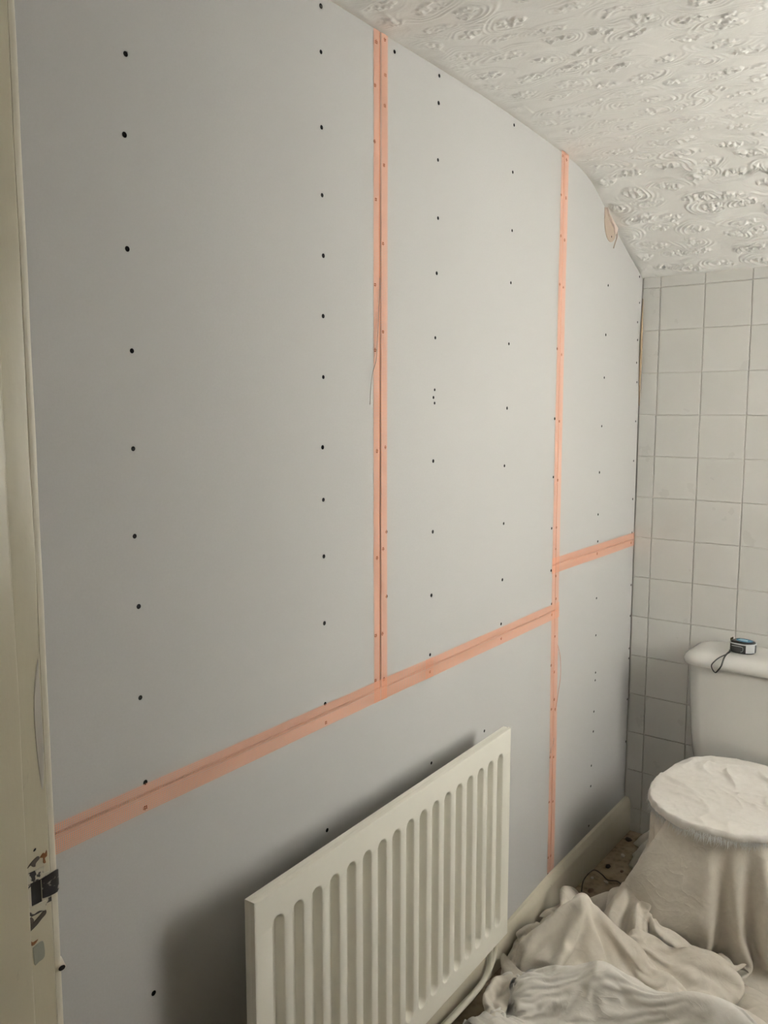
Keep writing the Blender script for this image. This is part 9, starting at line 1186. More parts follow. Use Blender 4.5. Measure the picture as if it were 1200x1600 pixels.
FLAT = (28, 30, [
47,16,22,18,23,14,8,18,18,24,27,13,8,11,5,19,19,18,20,24,29,31,28,25,24,26,29,25,24,24,
5,4,-2,0,-8,7,8,-9,-3,-5,-6,11,3,0,12,-4,-3,1,-3,-3,4,1,-3,-3,1,1,-4,-2,-4,-1,
7,2,-2,0,0,-5,1,7,-3,-2,5,-2,-1,-1,0,2,2,-3,0,4,-2,-4,-2,-1,-2,1,0,-2,1,-2,
12,-2,-3,4,-5,-1,3,5,1,0,-6,-5,6,-2,-2,2,3,0,2,-2,-4,-4,-2,-1,0,-3,-2,1,0,-2,
7,1,4,-5,9,-4,-4,-4,4,-1,-4,-5,4,5,-1,-3,2,6,-2,1,-6,-3,-1,3,-1,-7,-1,-4,-2,2,
13,-2,-3,1,-3,7,-4,0,-8,3,-5,8,-13,7,5,3,-2,-3,7,-5,-2,-2,1,-6,-6,0,2,-2,-3,-5,
15,1,0,-3,0,-2,-4,2,-6,-1,5,-3,-7,4,3,0,-1,1,-3,0,-6,-8,-6,3,-1,6,4,11,2,-26,
15,-1,1,-3,-7,3,1,-2,-1,1,-1,0,3,1,-4,-6,-4,4,-5,-8,-12,8,2,-8,5,-1,0,-1,-5,21,
17,-6,1,0,4,-13,8,-11,14,-9,3,-15,15,-2,-17,4,2,-6,-10,-9,17,-1,5,1,0,1,-7,-8,4,0,
15,-6,1,0,-9,6,-4,6,-9,7,-7,9,-7,-6,-4,3,-1,-16,0,20,3,-2,-17,7,-1,-4,-1,2,-5,-2,
32,-16,-7,-5,9,-7,-9,9,-4,1,6,-14,7,-12,5,-4,-8,12,6,-4,-10,-10,15,0,-2,-4,-9,0,1,6,
5,21,-17,9,-9,-6,8,-16,12,-5,1,1,-2,4,2,0,1,-17,7,-19,3,11,1,0,-1,-2,-1,-6,5,-4,
4,3,14,-9,0,2,-12,1,6,-5,-10,17,-12,1,6,0,-21,14,-16,17,-2,1,-10,-6,6,3,4,3,2,-1,
-10,6,4,1,-1,-5,13,4,-17,2,13,-9,13,2,-16,-13,25,-7,2,-11,2,-19,-2,3,-2,5,9,1,-7,5,
-6,-8,-1,10,2,3,-3,-12,9,-3,-6,33,-30,10,14,-2,11,-11,0,-4,-17,10,9,-3,-5,-7,-1,0,6,-12,
-8,8,7,-10,7,14,7,16,-10,6,-35,-15,18,2,8,26,-54,21,6,-6,7,-4,-3,0,0,1,-10,-8,-6,15,
8,-2,0,9,3,1,-5,3,-11,2,30,-19,9,-8,-17,-20,24,-22,5,20,3,-1,0,-5,-5,3,-1,2,-13,-7,
18,-4,-1,-1,8,3,-6,-9,19,-3,-1,-4,-6,21,-11,-18,11,6,-2,-23,5,13,-1,-1,-2,-2,5,-6,11,-17,
21,-2,-2,1,-7,1,6,2,3,0,-2,10,-2,-43,8,-11,13,17,-6,13,3,-5,0,0,7,-5,0,3,-10,6,
22,0,-10,1,1,1,-7,-2,-5,-9,-10,6,-12,22,-1,6,2,2,9,10,-3,0,-5,1,-1,-3,-3,7,-2,10,
8,2,10,-14,-8,-5,6,-10,4,0,-8,3,19,-33,26,34,-1,2,-5,-7,-5,6,-1,4,-3,2,-5,-7,10,-10,
9,-16,-1,4,-2,-6,-12,3,1,16,25,-25,2,37,-8,-3,-2,1,-8,6,1,-9,7,-1,0,-3,6,8,-7,7,
-25,6,-8,1,5,3,-9,18,1,4,-8,25,2,-2,6,4,-2,-2,1,-6,0,0,-2,5,3,1,-1,-10,14,6,
2,5,2,5,0,0,17,-8,-2,-7,16,-10,-3,-2,2,-2,5,2,5,-14,5,4,0,0,3,1,-7,-1,-3,3,
27,-3,-1,-2,2,-10,3,2,-1,-9,-8,7,2,4,-9,11,-15,1,8,20,-15,-4,-1,3,0,4,-3,4,-11,2,
29,1,-1,-4,-5,3,1,-3,-5,5,-1,-7,-3,-8,12,-12,-3,-7,-10,21,6,-1,4,-7,-7,-4,16,-16,11,-8,
24,3,3,-2,-2,2,-4,-1,2,1,-1,-2,-4,1,-15,-2,24,9,-12,-31,5,1,4,5,0,-1,-4,23,-27,-14,
24,2,-3,4,-2,1,2,-19,-5,4,6,-3,10,-4,-7,-7,-22,17,9,0,1,2,-12,-7,5,11,-8,2,12,-3,
2032,-8,-6,-3,-4,6,0,-10,-7,2,6,-7,2,-5,-9,-5,-4,-8,-4,-7,-5,-3,-1,-2,-2,0,2,0,1,2,
27,3,0,-1,2,-5,0,1,-1,-6,-4,14,-10,8,1,3,-4,1,-1,4,-1,3,-2,0,0,1,-1,0,1,0,
32,-4,3,0,1,-2,-1,-3,3,2,-1,-9,9,-3,4,-1,-3,-2,1,1,4,-1,-2,2,1,0,0,2,-1,1,
28,2,-3,1,3,-1,-5,5,2,2,-5,0,1,-3,2,-3,6,1,-2,1,0,-3,2,-6,6,0,-2,2,-1,2,
29,-2,2,-1,-3,2,-1,3,-1,0,-2,3,-1,3,-2,1,1,2,4,-3,-4,-2,-2,2,-1,-12,4,7,7,4,
28,2,0,-4,3,-5,4,-3,1,5,0,-4,5,-2,1,0,-2,1,1,0,0,1,0,-6,-10,12,-5,-1,7,1,
27,-2,0,2,-4,5,-4,5,-5,0,6,1,0,1,-4,1,-1,2,-3,2,-5,-14,-6,19,5,-5,2,-8,-4,5,
26,0,-3,6,-1,2,-3,-2,1,-6,8,7,0,-5,-3,-5,10,-2,-8,-10,-14,17,16,-16,1,10,0,3,-2,2,
21,3,6,-6,0,-6,9,-9,8,-8,2,8,0,-1,-7,8,-2,-7,-11,-9,18,5,-5,5,5,-3,4,-1,3,-7,
27,4,-4,0,-3,-2,-3,7,-7,7,-3,-2,4,-4,0,0,-11,-10,1,20,12,-5,-9,5,-10,-2,11,-5,-6,7,
11,15,-2,-1,1,-1,-5,6,-5,8,-5,4,-3,-5,-4,-7,-7,4,20,4,-5,-4,5,-8,-6,0,-8,5,10,-5,
32,-16,11,-2,-1,0,1,-6,8,-7,5,-2,-14,2,4,-3,5,9,1,-2,2,-8,-8,7,9,0,-6,-7,-13,2,
25,7,-10,5,-3,2,2,0,-3,-1,-2,-13,-1,8,1,5,4,2,-1,-7,-16,14,9,-9,5,9,-13,-1,4,-7,
27,-2,5,-4,0,-1,-3,-6,1,-3,-6,-2,11,3,5,-6,2,7,-5,-5,9,-14,-4,5,-3,-9,13,4,0,6,
28,-5,-6,11,-1,-3,2,-7,-11,3,-22,34,-20,-16,8,9,-3,-1,1,14,4,6,1,3,4,5,-6,-2,-9,1,
29,-1,1,-9,2,0,-8,5,3,-3,-5,-22,-6,31,-11,-15,19,8,-11,-14,-10,6,12,-2,-8,-10,19,6,-5,-18,
31,-2,-3,-5,-3,-7,2,1,-8,0,19,-7,7,-16,-14,42,-16,-42,23,3,-6,-17,-7,1,7,2,-11,5,2,6,
22,6,3,-1,-18,6,-8,-6,9,-2,2,-9,12,10,14,-27,-3,21,-31,-3,12,9,-8,-5,2,14,-10,-22,3,-16,
22,-10,6,0,2,-12,4,5,0,-7,-2,-1,3,-16,3,-33,-3,8,23,13,0,6,2,-11,-13,-12,19,16,-13,1,
14,-4,-16,5,4,2,-3,-5,-8,2,-2,4,-11,15,-8,2,5,4,-2,4,13,-5,-3,4,1,-9,-20,-1,7,1,
-25,13,10,-12,2,-1,3,-4,7,-1,4,-7,2,-35,11,31,11,-2,-9,9,-4,7,-2,3,-9,6,-1,-18,8,21,
-12,-5,-2,6,0,0,-4,10,-3,9,1,-12,-6,30,1,3,-16,17,0,-6,-12,-5,15,1,5,0,-1,-1,-2,-7,
1,4,-2,-11,-1,3,7,1,10,4,5,-3,4,-8,2,0,3,-15,14,-7,-9,-1,1,17,1,-5,-2,8,-1,-13,
23,-8,-2,0,4,-3,-4,3,1,-8,-13,17,0,0,-1,-3,7,1,-22,-1,6,0,-9,-2,23,8,1,6,-1,2,
20,-5,5,2,-2,1,-3,-3,-9,-3,8,-3,0,2,-5,-3,11,-11,25,-24,5,7,5,-3,-13,5,14,-2,6,3,
13,-3,-1,6,2,-2,3,-2,0,-3,-3,-3,5,-6,-2,-6,-8,15,-12,32,-2,0,-3,-6,-3,0,-7,24,-1,-5,
6,9,-5,-1,-1,6,-4,1,3,1,-3,-2,-11,-1,8,10,-8,15,-8,5,8,-9,1,-1,1,-9,3,-17,-3,11,
14,-1,-4,1,-1,1,6,-2,-5,0,-2,-1,10,-4,-1,-10,6,-13,19,-7,6,10,-6,3,-5,-10,-4,19,-23,-1,
6,7,-5,5,1,-5,15,1,-18,1,-1,5,21,-13,-9,-1,9,-2,3,-8,-5,0,0,1,-1,-1,0,1,0,0,
4,-3,1,-8,14,11,-13,-21,29,5,-17,6,-6,-4,4,-2,-10,2,-3,10,5,-1,4,-8,5,0,-1,-3,6,-6,
-1,-1,0,8,-2,-15,-2,18,3,-21,20,-8,5,-7,5,-1,1,7,-5,-4,1,-2,-6,10,-4,-1,4,1,-3,0,
-2,5,8,-10,-4,1,-4,4,-4,7,0,1,-8,14,-11,12,0,-11,7,-3,4,-1,0,2,-6,4,-4,0,1,-1,
11,-2,-10,10,-15,15,7,-10,-3,3,5,-12,-7,11,3,3,-6,9,-14,10,-8,11,7,-5,2,7,0,-2,-14,3,
6,1,-3,1,1,-9,1,10,2,0,7,1,-24,11,-1,-4,9,-15,20,-16,4,-1,-4,16,16,-22,4,-8,0,-5,
0,-7,14,-8,11,-4,10,-5,8,-2,-17,8,-1,-10,14,-10,9,-7,-6,6,8,4,13,-10,-29,4,5,12,9,-6,
3,0,-11,12,6,-1,1,7,-2,7,-8,-7,2,1,1,11,-21,9,2,12,-2,6,-30,-25,12,12,1,1,9,8,
0,12,-7,4,-5,19,-9,11,-11,10,0,-11,5,-1,3,-7,3,12,-1,-8,1,-35,4,8,11,-6,-4,8,-9,11,
-5,8,10,-5,10,0,4,-4,5,-5,2,2,0,2,0,-3,9,-5,-1,-6,-25,0,-8,8,5,13,-11,3,14,-9,
0,-2,17,4,-7,3,10,-5,7,-10,4,-1,3,3,0,2,0,4,-20,-9,-8,-4,18,9,-6,-13,18,-1,-15,4,
1,6,8,-8,9,2,-5,13,-7,9,-4,1,6,-2,-1,-1,-4,-22,11,-8,10,23,-3,-20,-9,0,10,-28,-13,-2,
19,-14,-2,8,0,0,6,-2,4,7,-7,7,0,-4,5,-15,-13,13,-7,20,17,-12,-15,1,2,-6,-28,8,11,-13,
18,-1,-7,6,-4,0,-9,-13,4,-4,28,5,-4,-18,-14,6,11,-7,15,-4,-18,-4,0,-3,-10,-1,8,8,10,11,
13,5,6,-7,0,1,7,9,-13,9,-14,-12,-9,29,-12,-10,9,7,-2,-11,-7,0,7,2,2,-5,3,-10,2,-3,
15,-2,-7,5,0,1,-15,-6,-1,-13,-12,9,-2,10,29,20,-49,11,10,11,2,2,3,-1,-2,6,-5,1,-9,13,
-3,1,-5,-2,8,-15,9,5,-25,2,23,-4,20,-28,-18,1,17,-19,14,11,25,2,-5,-4,-3,-2,-7,10,-9,-6,
-9,-1,2,2,-14,12,-15,-13,20,-1,-5,4,9,-18,-6,30,22,-1,-6,-17,-19,16,13,10,-3,2,-2,-5,-7,8,
-5,-10,2,-8,-6,-4,5,2,2,-3,-3,21,-23,5,21,-2,-20,16,-8,14,19,-13,-8,3,10,-6,10,-10,4,11,
-13,4,-14,0,0,-6,-2,-2,0,7,-2,-11,13,10,-12,-20,29,3,-5,5,6,4,-2,3,9,10,-6,8,4,-15,
-10,-12,6,-6,0,-2,-4,-1,-3,-3,17,0,-6,6,1,2,-2,-1,-8,2,0,17,2,17,1,-1,0,4,-4,-21,
-17,0,-3,-3,-1,-3,3,-4,4,-8,-17,4,12,16,3,-3,-5,1,1,0,-3,-4,20,-4,-3,21,3,-1,-8,5,
2,-2,-8,6,-2,-5,-12,11,2,5,-3,-1,-3,-5,7,-3,6,-15,10,0,-9,-2,9,8,8,-19,7,-9,17,6,
-16,9,-1,-8,7,0,15,-5,-9,8,14,-12,-6,-6,0,0,-5,-9,-9,27,-7,7,-8,-5,-5,11,-15,21,-3,14,
-1,-3,6,2,-9,17,-1,-7,2,6,-24,10,-1,9,3,-12,0,18,-2,-27,22,-8,1,-16,-3,-7,17,-6,15,2,
-3,-4,17,-11,13,-18,-1,2,13,-24,14,-12,21,-6,-5,7,16,2,19,-29,-17,8,-12,3,2,7,-9,2,-3,-3,
3,5,-19,14,-16,11,-8,10,-4,6,-4,15,-14,-14,5,10,-23,9,-24,33,18,-4,3,1,-14,-19,8,1,3,-8,
-6,6,-3,3,2,-4,8,10,-4,-1,6,-5,2,10,-17,-24,19,-18,14,-6,-5,11,-9,-3,-1,11,10,-31,19,5])
RIDGE = (66, 78, [
97,1,1,7,7,-3,7,-6,-1,3,1,-7,8,8,14,14,15,15,16,15,15,15,14,14,15,16,16,16,15,15,15,16,15,14,15,15,14,15,14,14,15,15,16,16,15,16,14,13,13,10,14,17,16,14,13,13,14,7,13,13,14,16,14,13,11,13,15,13,15,14,12,14,14,16,15,13,10,10,
-3,0,1,-5,1,9,2,1,-4,4,-6,0,-2,-2,5,1,0,0,-1,-1,-1,1,2,1,-2,-1,0,0,0,0,0,0,0,1,-1,-1,2,-1,1,1,-2,-1,0,-1,1,-1,0,0,0,4,-1,-3,1,0,2,0,0,4,-3,-1,0,0,0,-1,2,1,-1,0,-2,-1,3,-1,0,-1,4,-1,2,0,
6,-7,-1,2,-8,9,-6,6,-2,-2,4,-1,1,3,-3,1,-1,0,0,0,-1,-1,1,1,2,-1,-1,-1,1,0,0,-1,0,0,1,1,-3,1,0,0,1,-1,-2,1,0,1,-1,1,1,0,1,0,-2,1,1,1,-2,2,2,-3,-1,0,1,2,-1,0,-1,-3,2,1,-3,2,-1,0,1,4,0,0,
4,-3,1,2,-4,-2,3,-2,-4,-6,12,2,3,-5,-1,2,0,-2,-2,1,3,-1,-2,1,0,2,0,-1,-1,1,0,0,0,0,0,0,1,-2,0,1,0,-1,0,-1,0,0,1,0,0,-1,0,1,1,0,1,0,-2,-1,3,3,-3,-1,1,1,0,-1,0,-1,-1,0,2,-3,3,1,-2,1,0,3,
3,2,1,-7,1,-6,-6,4,9,-1,-4,10,1,-4,-2,-2,2,2,-1,-2,-1,2,2,-3,0,-1,1,1,-1,0,1,-1,0,1,0,0,0,0,-1,-1,1,2,-1,-1,1,-1,1,0,-1,1,-1,-1,-1,1,0,2,2,0,-4,2,1,0,-2,0,2,0,0,0,-4,1,0,3,-2,2,2,-1,1,-1,
16,-3,-9,-2,8,-7,-1,0,-1,2,3,0,-7,1,0,0,0,0,2,1,-2,0,-1,2,-1,0,-1,0,1,-1,0,1,-1,0,1,-1,1,1,-1,-1,0,0,2,-1,-1,1,-1,0,1,0,0,0,-1,0,-1,-1,3,0,1,-1,2,0,0,-1,0,0,1,2,-5,0,0,0,0,0,1,4,-1,0,
-4,14,-3,-5,13,3,3,-22,1,3,3,1,-10,4,0,-1,0,-1,1,0,2,-1,0,-1,1,1,-1,-2,1,1,0,0,0,0,-2,1,0,1,1,-1,0,-1,0,2,-1,0,0,0,-1,1,1,-1,0,-1,-1,1,-3,2,2,0,1,0,0,0,-1,1,-1,1,0,0,1,-2,2,-2,0,1,3,1,
-4,5,-5,1,-1,9,15,1,-15,9,-8,5,-5,-2,0,-2,-2,1,0,0,1,1,-1,-1,-2,0,2,-1,-1,-1,0,1,1,-1,1,-1,-1,0,2,-1,0,2,-2,1,1,-2,-1,1,0,0,1,1,1,-1,-1,-1,2,-1,1,0,1,-2,0,0,-1,1,1,-1,-1,1,0,1,-1,2,-1,1,1,-1,
0,-4,9,0,-7,-7,-1,22,-13,2,7,-20,12,-2,-1,4,1,0,-1,1,0,-1,1,1,1,-3,-2,3,-1,0,-1,0,1,-1,0,1,1,-1,0,2,-2,-1,2,0,-1,-2,1,-1,2,0,-1,0,0,1,1,0,0,0,-2,1,-1,2,-1,0,2,-3,1,0,2,-2,-1,0,1,1,1,-1,1,-1,
6,0,0,7,1,-6,-23,4,17,-8,0,-8,5,5,4,-1,-1,-1,0,-1,-1,1,0,-2,1,3,-1,-1,1,0,-1,0,-1,1,-1,1,1,2,-1,1,-1,-1,-1,-1,0,1,-1,0,0,1,1,1,-1,-1,0,1,1,1,1,-2,0,-2,1,-1,1,1,-3,2,1,-1,-1,1,0,0,0,0,1,-1,
7,3,-6,-2,4,7,-14,-10,16,-3,-10,7,2,6,-2,-4,0,0,1,0,-1,-1,0,1,-2,0,2,0,-1,-1,2,-1,0,0,-1,-1,1,2,1,0,1,-2,1,-1,-2,1,1,0,-1,0,1,-1,1,0,-1,0,0,1,0,2,0,-1,-1,1,-3,1,1,-2,5,-2,-1,-1,1,-1,1,0,0,0,
-2,4,9,-6,0,3,7,-3,-9,8,-14,7,2,0,1,-5,0,-1,-1,1,1,-1,-1,0,2,-3,0,2,-1,0,0,2,-2,0,1,0,-1,0,2,-1,2,2,-3,1,-2,1,-2,0,1,0,0,1,-2,1,1,-1,0,-1,1,1,0,1,0,1,-1,-3,1,3,0,2,-4,0,-3,2,-2,2,1,-1,
-20,-5,18,11,-9,12,7,-1,-7,1,2,-3,-2,1,1,0,-3,0,-1,-2,1,2,-3,0,0,2,-1,-2,1,1,-1,-1,1,-1,0,1,2,0,-1,1,-2,1,2,-2,0,-1,2,-1,-1,0,1,0,1,-1,1,1,-1,0,-2,-1,1,-2,1,1,3,2,-2,-1,1,0,3,-6,-1,0,2,-2,0,0,
2,-10,3,13,3,-12,4,-1,-3,-4,6,2,0,2,0,1,-3,0,1,-1,-3,0,3,-2,-2,2,0,0,0,0,0,-1,1,-1,-1,-1,2,2,0,-1,0,-1,-1,1,2,-4,1,1,0,1,0,0,0,1,0,0,1,0,0,-2,-1,2,-2,-3,1,2,2,-1,-1,-1,4,-3,1,1,-2,0,-1,3,
6,-4,-7,5,15,-5,-11,-1,4,-5,-2,12,-5,-1,4,-7,3,-1,1,2,0,-2,0,3,-2,-3,1,0,0,1,1,-1,0,-1,0,1,-2,1,1,1,-1,-1,-1,2,1,-2,-1,0,1,1,-1,1,0,0,0,0,0,0,1,1,0,0,0,-3,-1,-1,0,2,2,-1,-5,8,-1,-3,2,-2,0,3,
13,-5,-1,-7,-4,10,4,-9,5,-4,1,3,6,-8,-4,1,1,1,-2,0,2,-2,0,0,2,-2,0,0,0,-1,-2,3,-4,3,2,2,-2,-1,-2,0,2,-1,1,-2,2,-1,-1,2,0,0,0,-1,1,-1,1,0,0,0,0,2,0,1,1,0,-2,0,-1,0,0,2,1,-2,0,-1,-3,2,-1,0,
-12,11,15,1,-10,-9,-1,6,5,-3,11,0,1,11,-13,-10,-3,1,2,-1,-1,4,-3,-1,0,2,-1,-1,-1,0,2,0,-1,-2,1,2,-1,1,1,-4,0,1,0,0,0,1,0,0,1,0,-1,-1,-1,2,0,1,-1,-1,2,-1,-1,1,1,0,1,0,1,0,-1,1,1,-1,-3,2,-1,-1,1,-3,
13,-16,-4,9,1,-4,-1,5,1,-3,0,6,-4,2,5,-4,-5,0,-1,2,0,0,2,-3,0,0,1,1,0,0,0,0,2,-5,1,-2,2,0,0,0,-3,3,-1,1,-3,5,-1,0,0,-1,-1,1,-1,1,1,-1,0,2,0,1,-1,-3,1,4,-4,1,0,0,0,0,1,-1,1,-4,2,0,-1,2,
17,-7,-20,5,-6,9,0,-9,9,5,-8,-5,13,-4,3,9,-7,-2,-1,-1,1,0,2,-1,1,-2,-1,1,2,0,0,-3,1,1,0,0,0,-3,-1,3,-1,-1,3,-1,-1,-1,3,1,-1,-2,1,0,2,-1,-1,1,1,0,-1,1,-2,1,-1,0,-1,0,1,0,-1,1,1,0,1,-1,-4,1,0,1,
-12,18,1,-20,0,0,10,10,5,-17,0,11,-7,-5,-7,11,3,0,1,0,-1,0,1,2,-4,3,-1,-2,0,1,1,-1,-1,4,-2,0,1,-3,-2,-2,3,1,-3,1,4,-1,1,-1,1,0,-2,-1,2,2,-1,-2,-1,2,2,-2,2,-6,2,1,1,0,-1,0,0,0,0,1,2,-1,-1,-1,0,0,
4,-5,1,2,-9,-1,3,0,4,17,0,-9,-4,-2,1,-5,2,3,-1,0,1,-2,0,4,0,-4,2,0,0,-2,-1,2,1,1,-2,-1,0,0,-1,-1,2,-1,1,0,0,3,0,-1,0,-1,1,-2,0,1,1,0,0,0,1,1,-2,1,-3,1,1,-1,0,-2,1,-1,-1,2,1,2,-2,-1,1,0,
-13,24,-10,-7,12,-2,0,2,-5,10,12,-12,-7,-2,-5,6,-3,1,1,-2,0,2,-3,0,5,-2,0,1,-2,1,-1,-1,1,1,0,-1,-2,-1,1,3,-2,1,2,-2,0,1,1,-1,-1,0,-1,1,0,0,0,-1,2,0,0,1,-1,2,-2,0,1,-3,1,2,-2,0,0,1,-1,2,-2,0,0,0,
-3,4,8,-6,-3,1,0,0,5,0,-3,2,-3,1,5,0,-2,-4,1,0,-3,0,2,-2,-2,6,-4,2,1,-2,0,1,1,-1,2,-2,-1,0,-2,1,2,-1,-1,3,0,-1,-2,2,0,2,-4,1,1,0,-1,0,0,1,-2,-1,4,-3,2,-1,3,-1,-4,1,3,0,1,-1,-2,0,0,0,1,-2,
1,-9,9,-4,-1,8,9,-2,-19,-8,6,-5,9,3,6,-6,7,-3,-1,1,0,-2,0,1,0,-2,4,-2,1,1,-1,-1,0,1,0,1,-1,1,1,-2,-1,0,1,1,0,3,-1,-4,-1,-2,4,0,1,-1,0,0,-1,1,-1,-1,-1,0,1,0,1,4,0,-4,1,0,0,-1,2,-1,2,-2,-1,0,
-7,0,-1,14,2,-12,7,0,5,-7,-4,-2,5,-3,0,-3,7,4,-3,1,1,-2,-2,0,0,2,1,1,-2,-1,0,1,-1,-1,0,-1,1,0,2,1,-2,1,0,0,0,-1,0,1,-1,-1,2,2,-2,-1,0,-1,0,-1,0,-1,0,3,1,0,-4,1,4,-1,-1,-2,0,2,-1,-1,4,-1,-3,1,
0,-2,-3,1,4,-6,3,12,-10,12,1,1,-2,-5,-14,8,1,1,2,-4,2,3,-1,-3,2,-4,1,2,4,-3,-2,-1,1,1,-1,1,-1,-1,0,1,2,-2,1,-1,1,0,-1,0,1,2,-1,1,-1,-1,-2,0,2,-1,-2,-3,-1,6,0,1,-2,0,0,4,-1,0,-3,2,1,-2,-1,1,-2,1,
1,-14,8,10,-3,1,-12,4,-4,6,0,9,0,0,-8,6,0,-3,2,-1,-3,-1,3,2,-2,3,-3,1,-1,5,-3,-3,-1,0,2,0,1,0,-2,0,1,0,-1,1,-1,-1,3,0,-1,0,1,0,0,1,-2,1,-2,-1,1,1,1,0,-2,-1,4,-3,-1,2,1,2,-1,-1,1,3,-5,-2,2,-2,
8,-9,-10,2,2,1,-2,0,7,-7,1,5,3,-1,2,0,2,-3,-2,4,-2,0,-2,1,1,2,0,-2,1,0,3,-2,-1,-2,-1,1,1,0,1,-1,-1,2,0,-1,1,0,-2,1,1,-1,-1,-1,2,-1,0,0,0,-1,0,3,2,-2,0,-3,2,1,0,-2,0,0,4,-1,-1,-2,4,-5,-1,4,
4,1,-10,-2,7,-3,3,-4,2,2,-3,1,3,-2,7,-2,0,1,-6,2,3,-3,0,-1,1,-1,3,0,-2,1,2,0,-1,0,-2,-1,0,1,1,0,0,-1,0,1,-1,0,0,0,1,0,-1,0,-1,1,0,-1,0,0,0,-1,1,0,2,1,-3,0,0,1,2,-2,0,2,0,-2,0,0,0,-2,
9,3,-4,-8,-1,4,-9,2,7,0,1,-4,-4,8,-2,1,-3,4,-4,0,1,0,2,1,-5,0,2,3,-2,1,0,3,-4,1,-1,1,-3,0,0,1,0,1,0,-1,0,0,-1,1,0,0,1,-3,1,0,1,-1,1,0,-1,1,1,-1,-2,2,2,-2,1,-1,-2,3,1,-1,1,-3,-3,4,-1,3,
-2,5,7,-6,-2,0,1,6,-5,-7,6,-2,-6,6,4,-2,-4,-1,7,-5,-2,4,0,-1,3,-5,0,2,4,-4,1,1,2,-4,3,-2,1,-2,-1,0,1,0,1,0,-1,0,2,-1,0,0,0,-1,-2,0,0,2,0,0,1,0,-1,1,0,-3,1,2,-1,2,-1,-1,1,1,0,-1,-3,-2,3,-1,
0,7,2,1,-5,-4,3,1,-2,-3,0,5,-6,-1,10,-7,1,-6,3,1,1,-1,0,0,0,2,-3,1,5,-3,-1,-1,3,-2,0,1,1,0,-2,0,0,0,0,0,1,-1,-1,1,0,1,-1,0,-2,0,2,-1,1,-2,0,2,0,0,1,1,-4,1,1,1,0,1,0,-2,0,4,0,-4,1,3,
3,-1,2,4,-5,1,-11,1,3,4,-2,0,0,-1,5,4,-1,-5,-3,4,1,-1,0,-2,-1,4,-1,-2,0,4,-4,2,-1,4,-3,0,-1,2,-1,-2,1,1,0,-1,0,0,0,0,0,-1,2,-1,0,-1,1,0,-2,2,-1,-1,0,1,1,2,-2,0,0,0,1,0,0,0,-5,2,3,-1,1,1,
-12,8,8,-6,1,5,8,-14,7,1,-3,-5,2,-1,2,5,3,-2,-4,-3,1,2,-2,0,0,-1,2,-2,0,2,-2,0,2,3,1,-5,0,-1,3,-1,0,1,2,-2,-2,0,0,0,0,0,-3,4,-2,0,1,1,-1,-1,1,-2,0,0,0,0,5,-1,-2,-3,2,2,0,1,-2,-3,2,2,1,-1,
-16,1,5,9,3,0,-1,2,1,2,-4,-3,3,-1,-3,3,3,3,-3,-1,-2,-1,0,1,0,0,2,1,-6,2,5,-3,1,0,2,-2,0,-2,0,1,1,1,0,1,-1,-2,-1,0,-1,-4,3,0,3,0,-2,1,2,0,-3,-1,0,0,0,0,0,1,2,-3,1,0,-1,0,2,2,-3,3,0,0,
0,-13,-1,9,3,4,-2,1,0,3,-2,2,0,-2,2,-4,1,7,-3,-3,0,-1,0,1,2,0,-1,2,-3,-2,2,2,-2,1,0,0,-1,1,-2,2,0,0,2,1,-3,0,0,-2,-1,-1,-1,0,2,1,0,-1,-1,1,2,-1,-1,0,1,0,0,-1,-3,4,0,-1,-2,0,2,2,1,1,-1,-2,
11,-6,-6,-3,4,-6,3,0,3,0,-5,5,0,-2,2,0,0,4,4,-5,-2,1,-3,1,3,2,-2,-2,5,-5,-2,3,3,-4,1,1,-1,1,2,-2,1,1,-1,2,-1,-2,1,-1,-3,0,0,-2,1,1,0,1,1,-3,1,3,-1,0,-1,-1,1,1,-1,-2,1,0,2,0,-1,-1,3,3,-3,-2,
1,12,0,-5,-14,11,-9,0,-4,8,3,-2,-3,1,-3,5,0,0,3,-1,1,-4,2,0,0,1,1,-3,-1,2,-1,-1,-2,4,-1,3,-1,-1,1,2,-2,0,2,0,1,-3,-5,2,0,4,-1,-1,-3,1,0,-2,0,2,0,0,1,-2,2,1,-3,1,3,0,-4,-1,0,1,4,-2,-2,0,1,0,
1,-4,0,-4,4,3,10,-14,1,-2,5,-1,-4,4,-2,1,3,-2,4,1,-1,-2,2,0,0,1,0,-1,-3,1,1,-2,1,-2,1,2,1,-1,0,0,2,0,0,0,1,1,-9,-1,4,0,1,3,-2,-1,1,-1,-3,1,0,0,0,2,-1,0,2,-2,-1,2,1,0,-1,-2,-1,4,-1,-3,0,0,
-6,7,1,0,-3,0,5,-3,1,-2,-3,0,-2,2,3,-3,-1,3,3,3,-1,-2,0,2,1,-3,0,1,-2,-1,1,1,-2,0,-1,1,2,1,-1,0,1,1,0,-4,-2,5,1,-8,2,3,-1,1,3,-4,-2,3,-1,-2,2,-1,1,0,0,-1,1,-1,0,1,1,0,0,1,-2,-2,3,-1,-2,-1,
-2,-9,-6,4,16,-8,1,19,-12,-3,0,-6,13,-5,1,-1,-4,0,1,5,0,0,-2,1,0,1,-3,-1,4,-3,0,0,2,-1,-1,-3,2,1,0,2,-1,0,1,-3,-2,2,3,-4,0,1,1,-1,2,3,-5,-2,4,0,-2,1,0,-1,1,1,-2,-1,0,-1,0,1,-2,0,4,-3,-2,4,1,-2,
2,-1,-7,-1,4,0,0,0,3,-2,-3,2,3,3,-1,1,-1,0,-3,3,2,3,-5,1,-3,0,0,-1,-2,4,-1,0,0,1,1,1,-4,1,0,0,1,1,0,-4,1,-2,5,0,0,0,1,-2,-2,0,5,-3,-2,2,0,0,-1,1,-1,-2,2,2,-1,-1,0,-1,3,-3,-2,5,-2,-4,0,1,
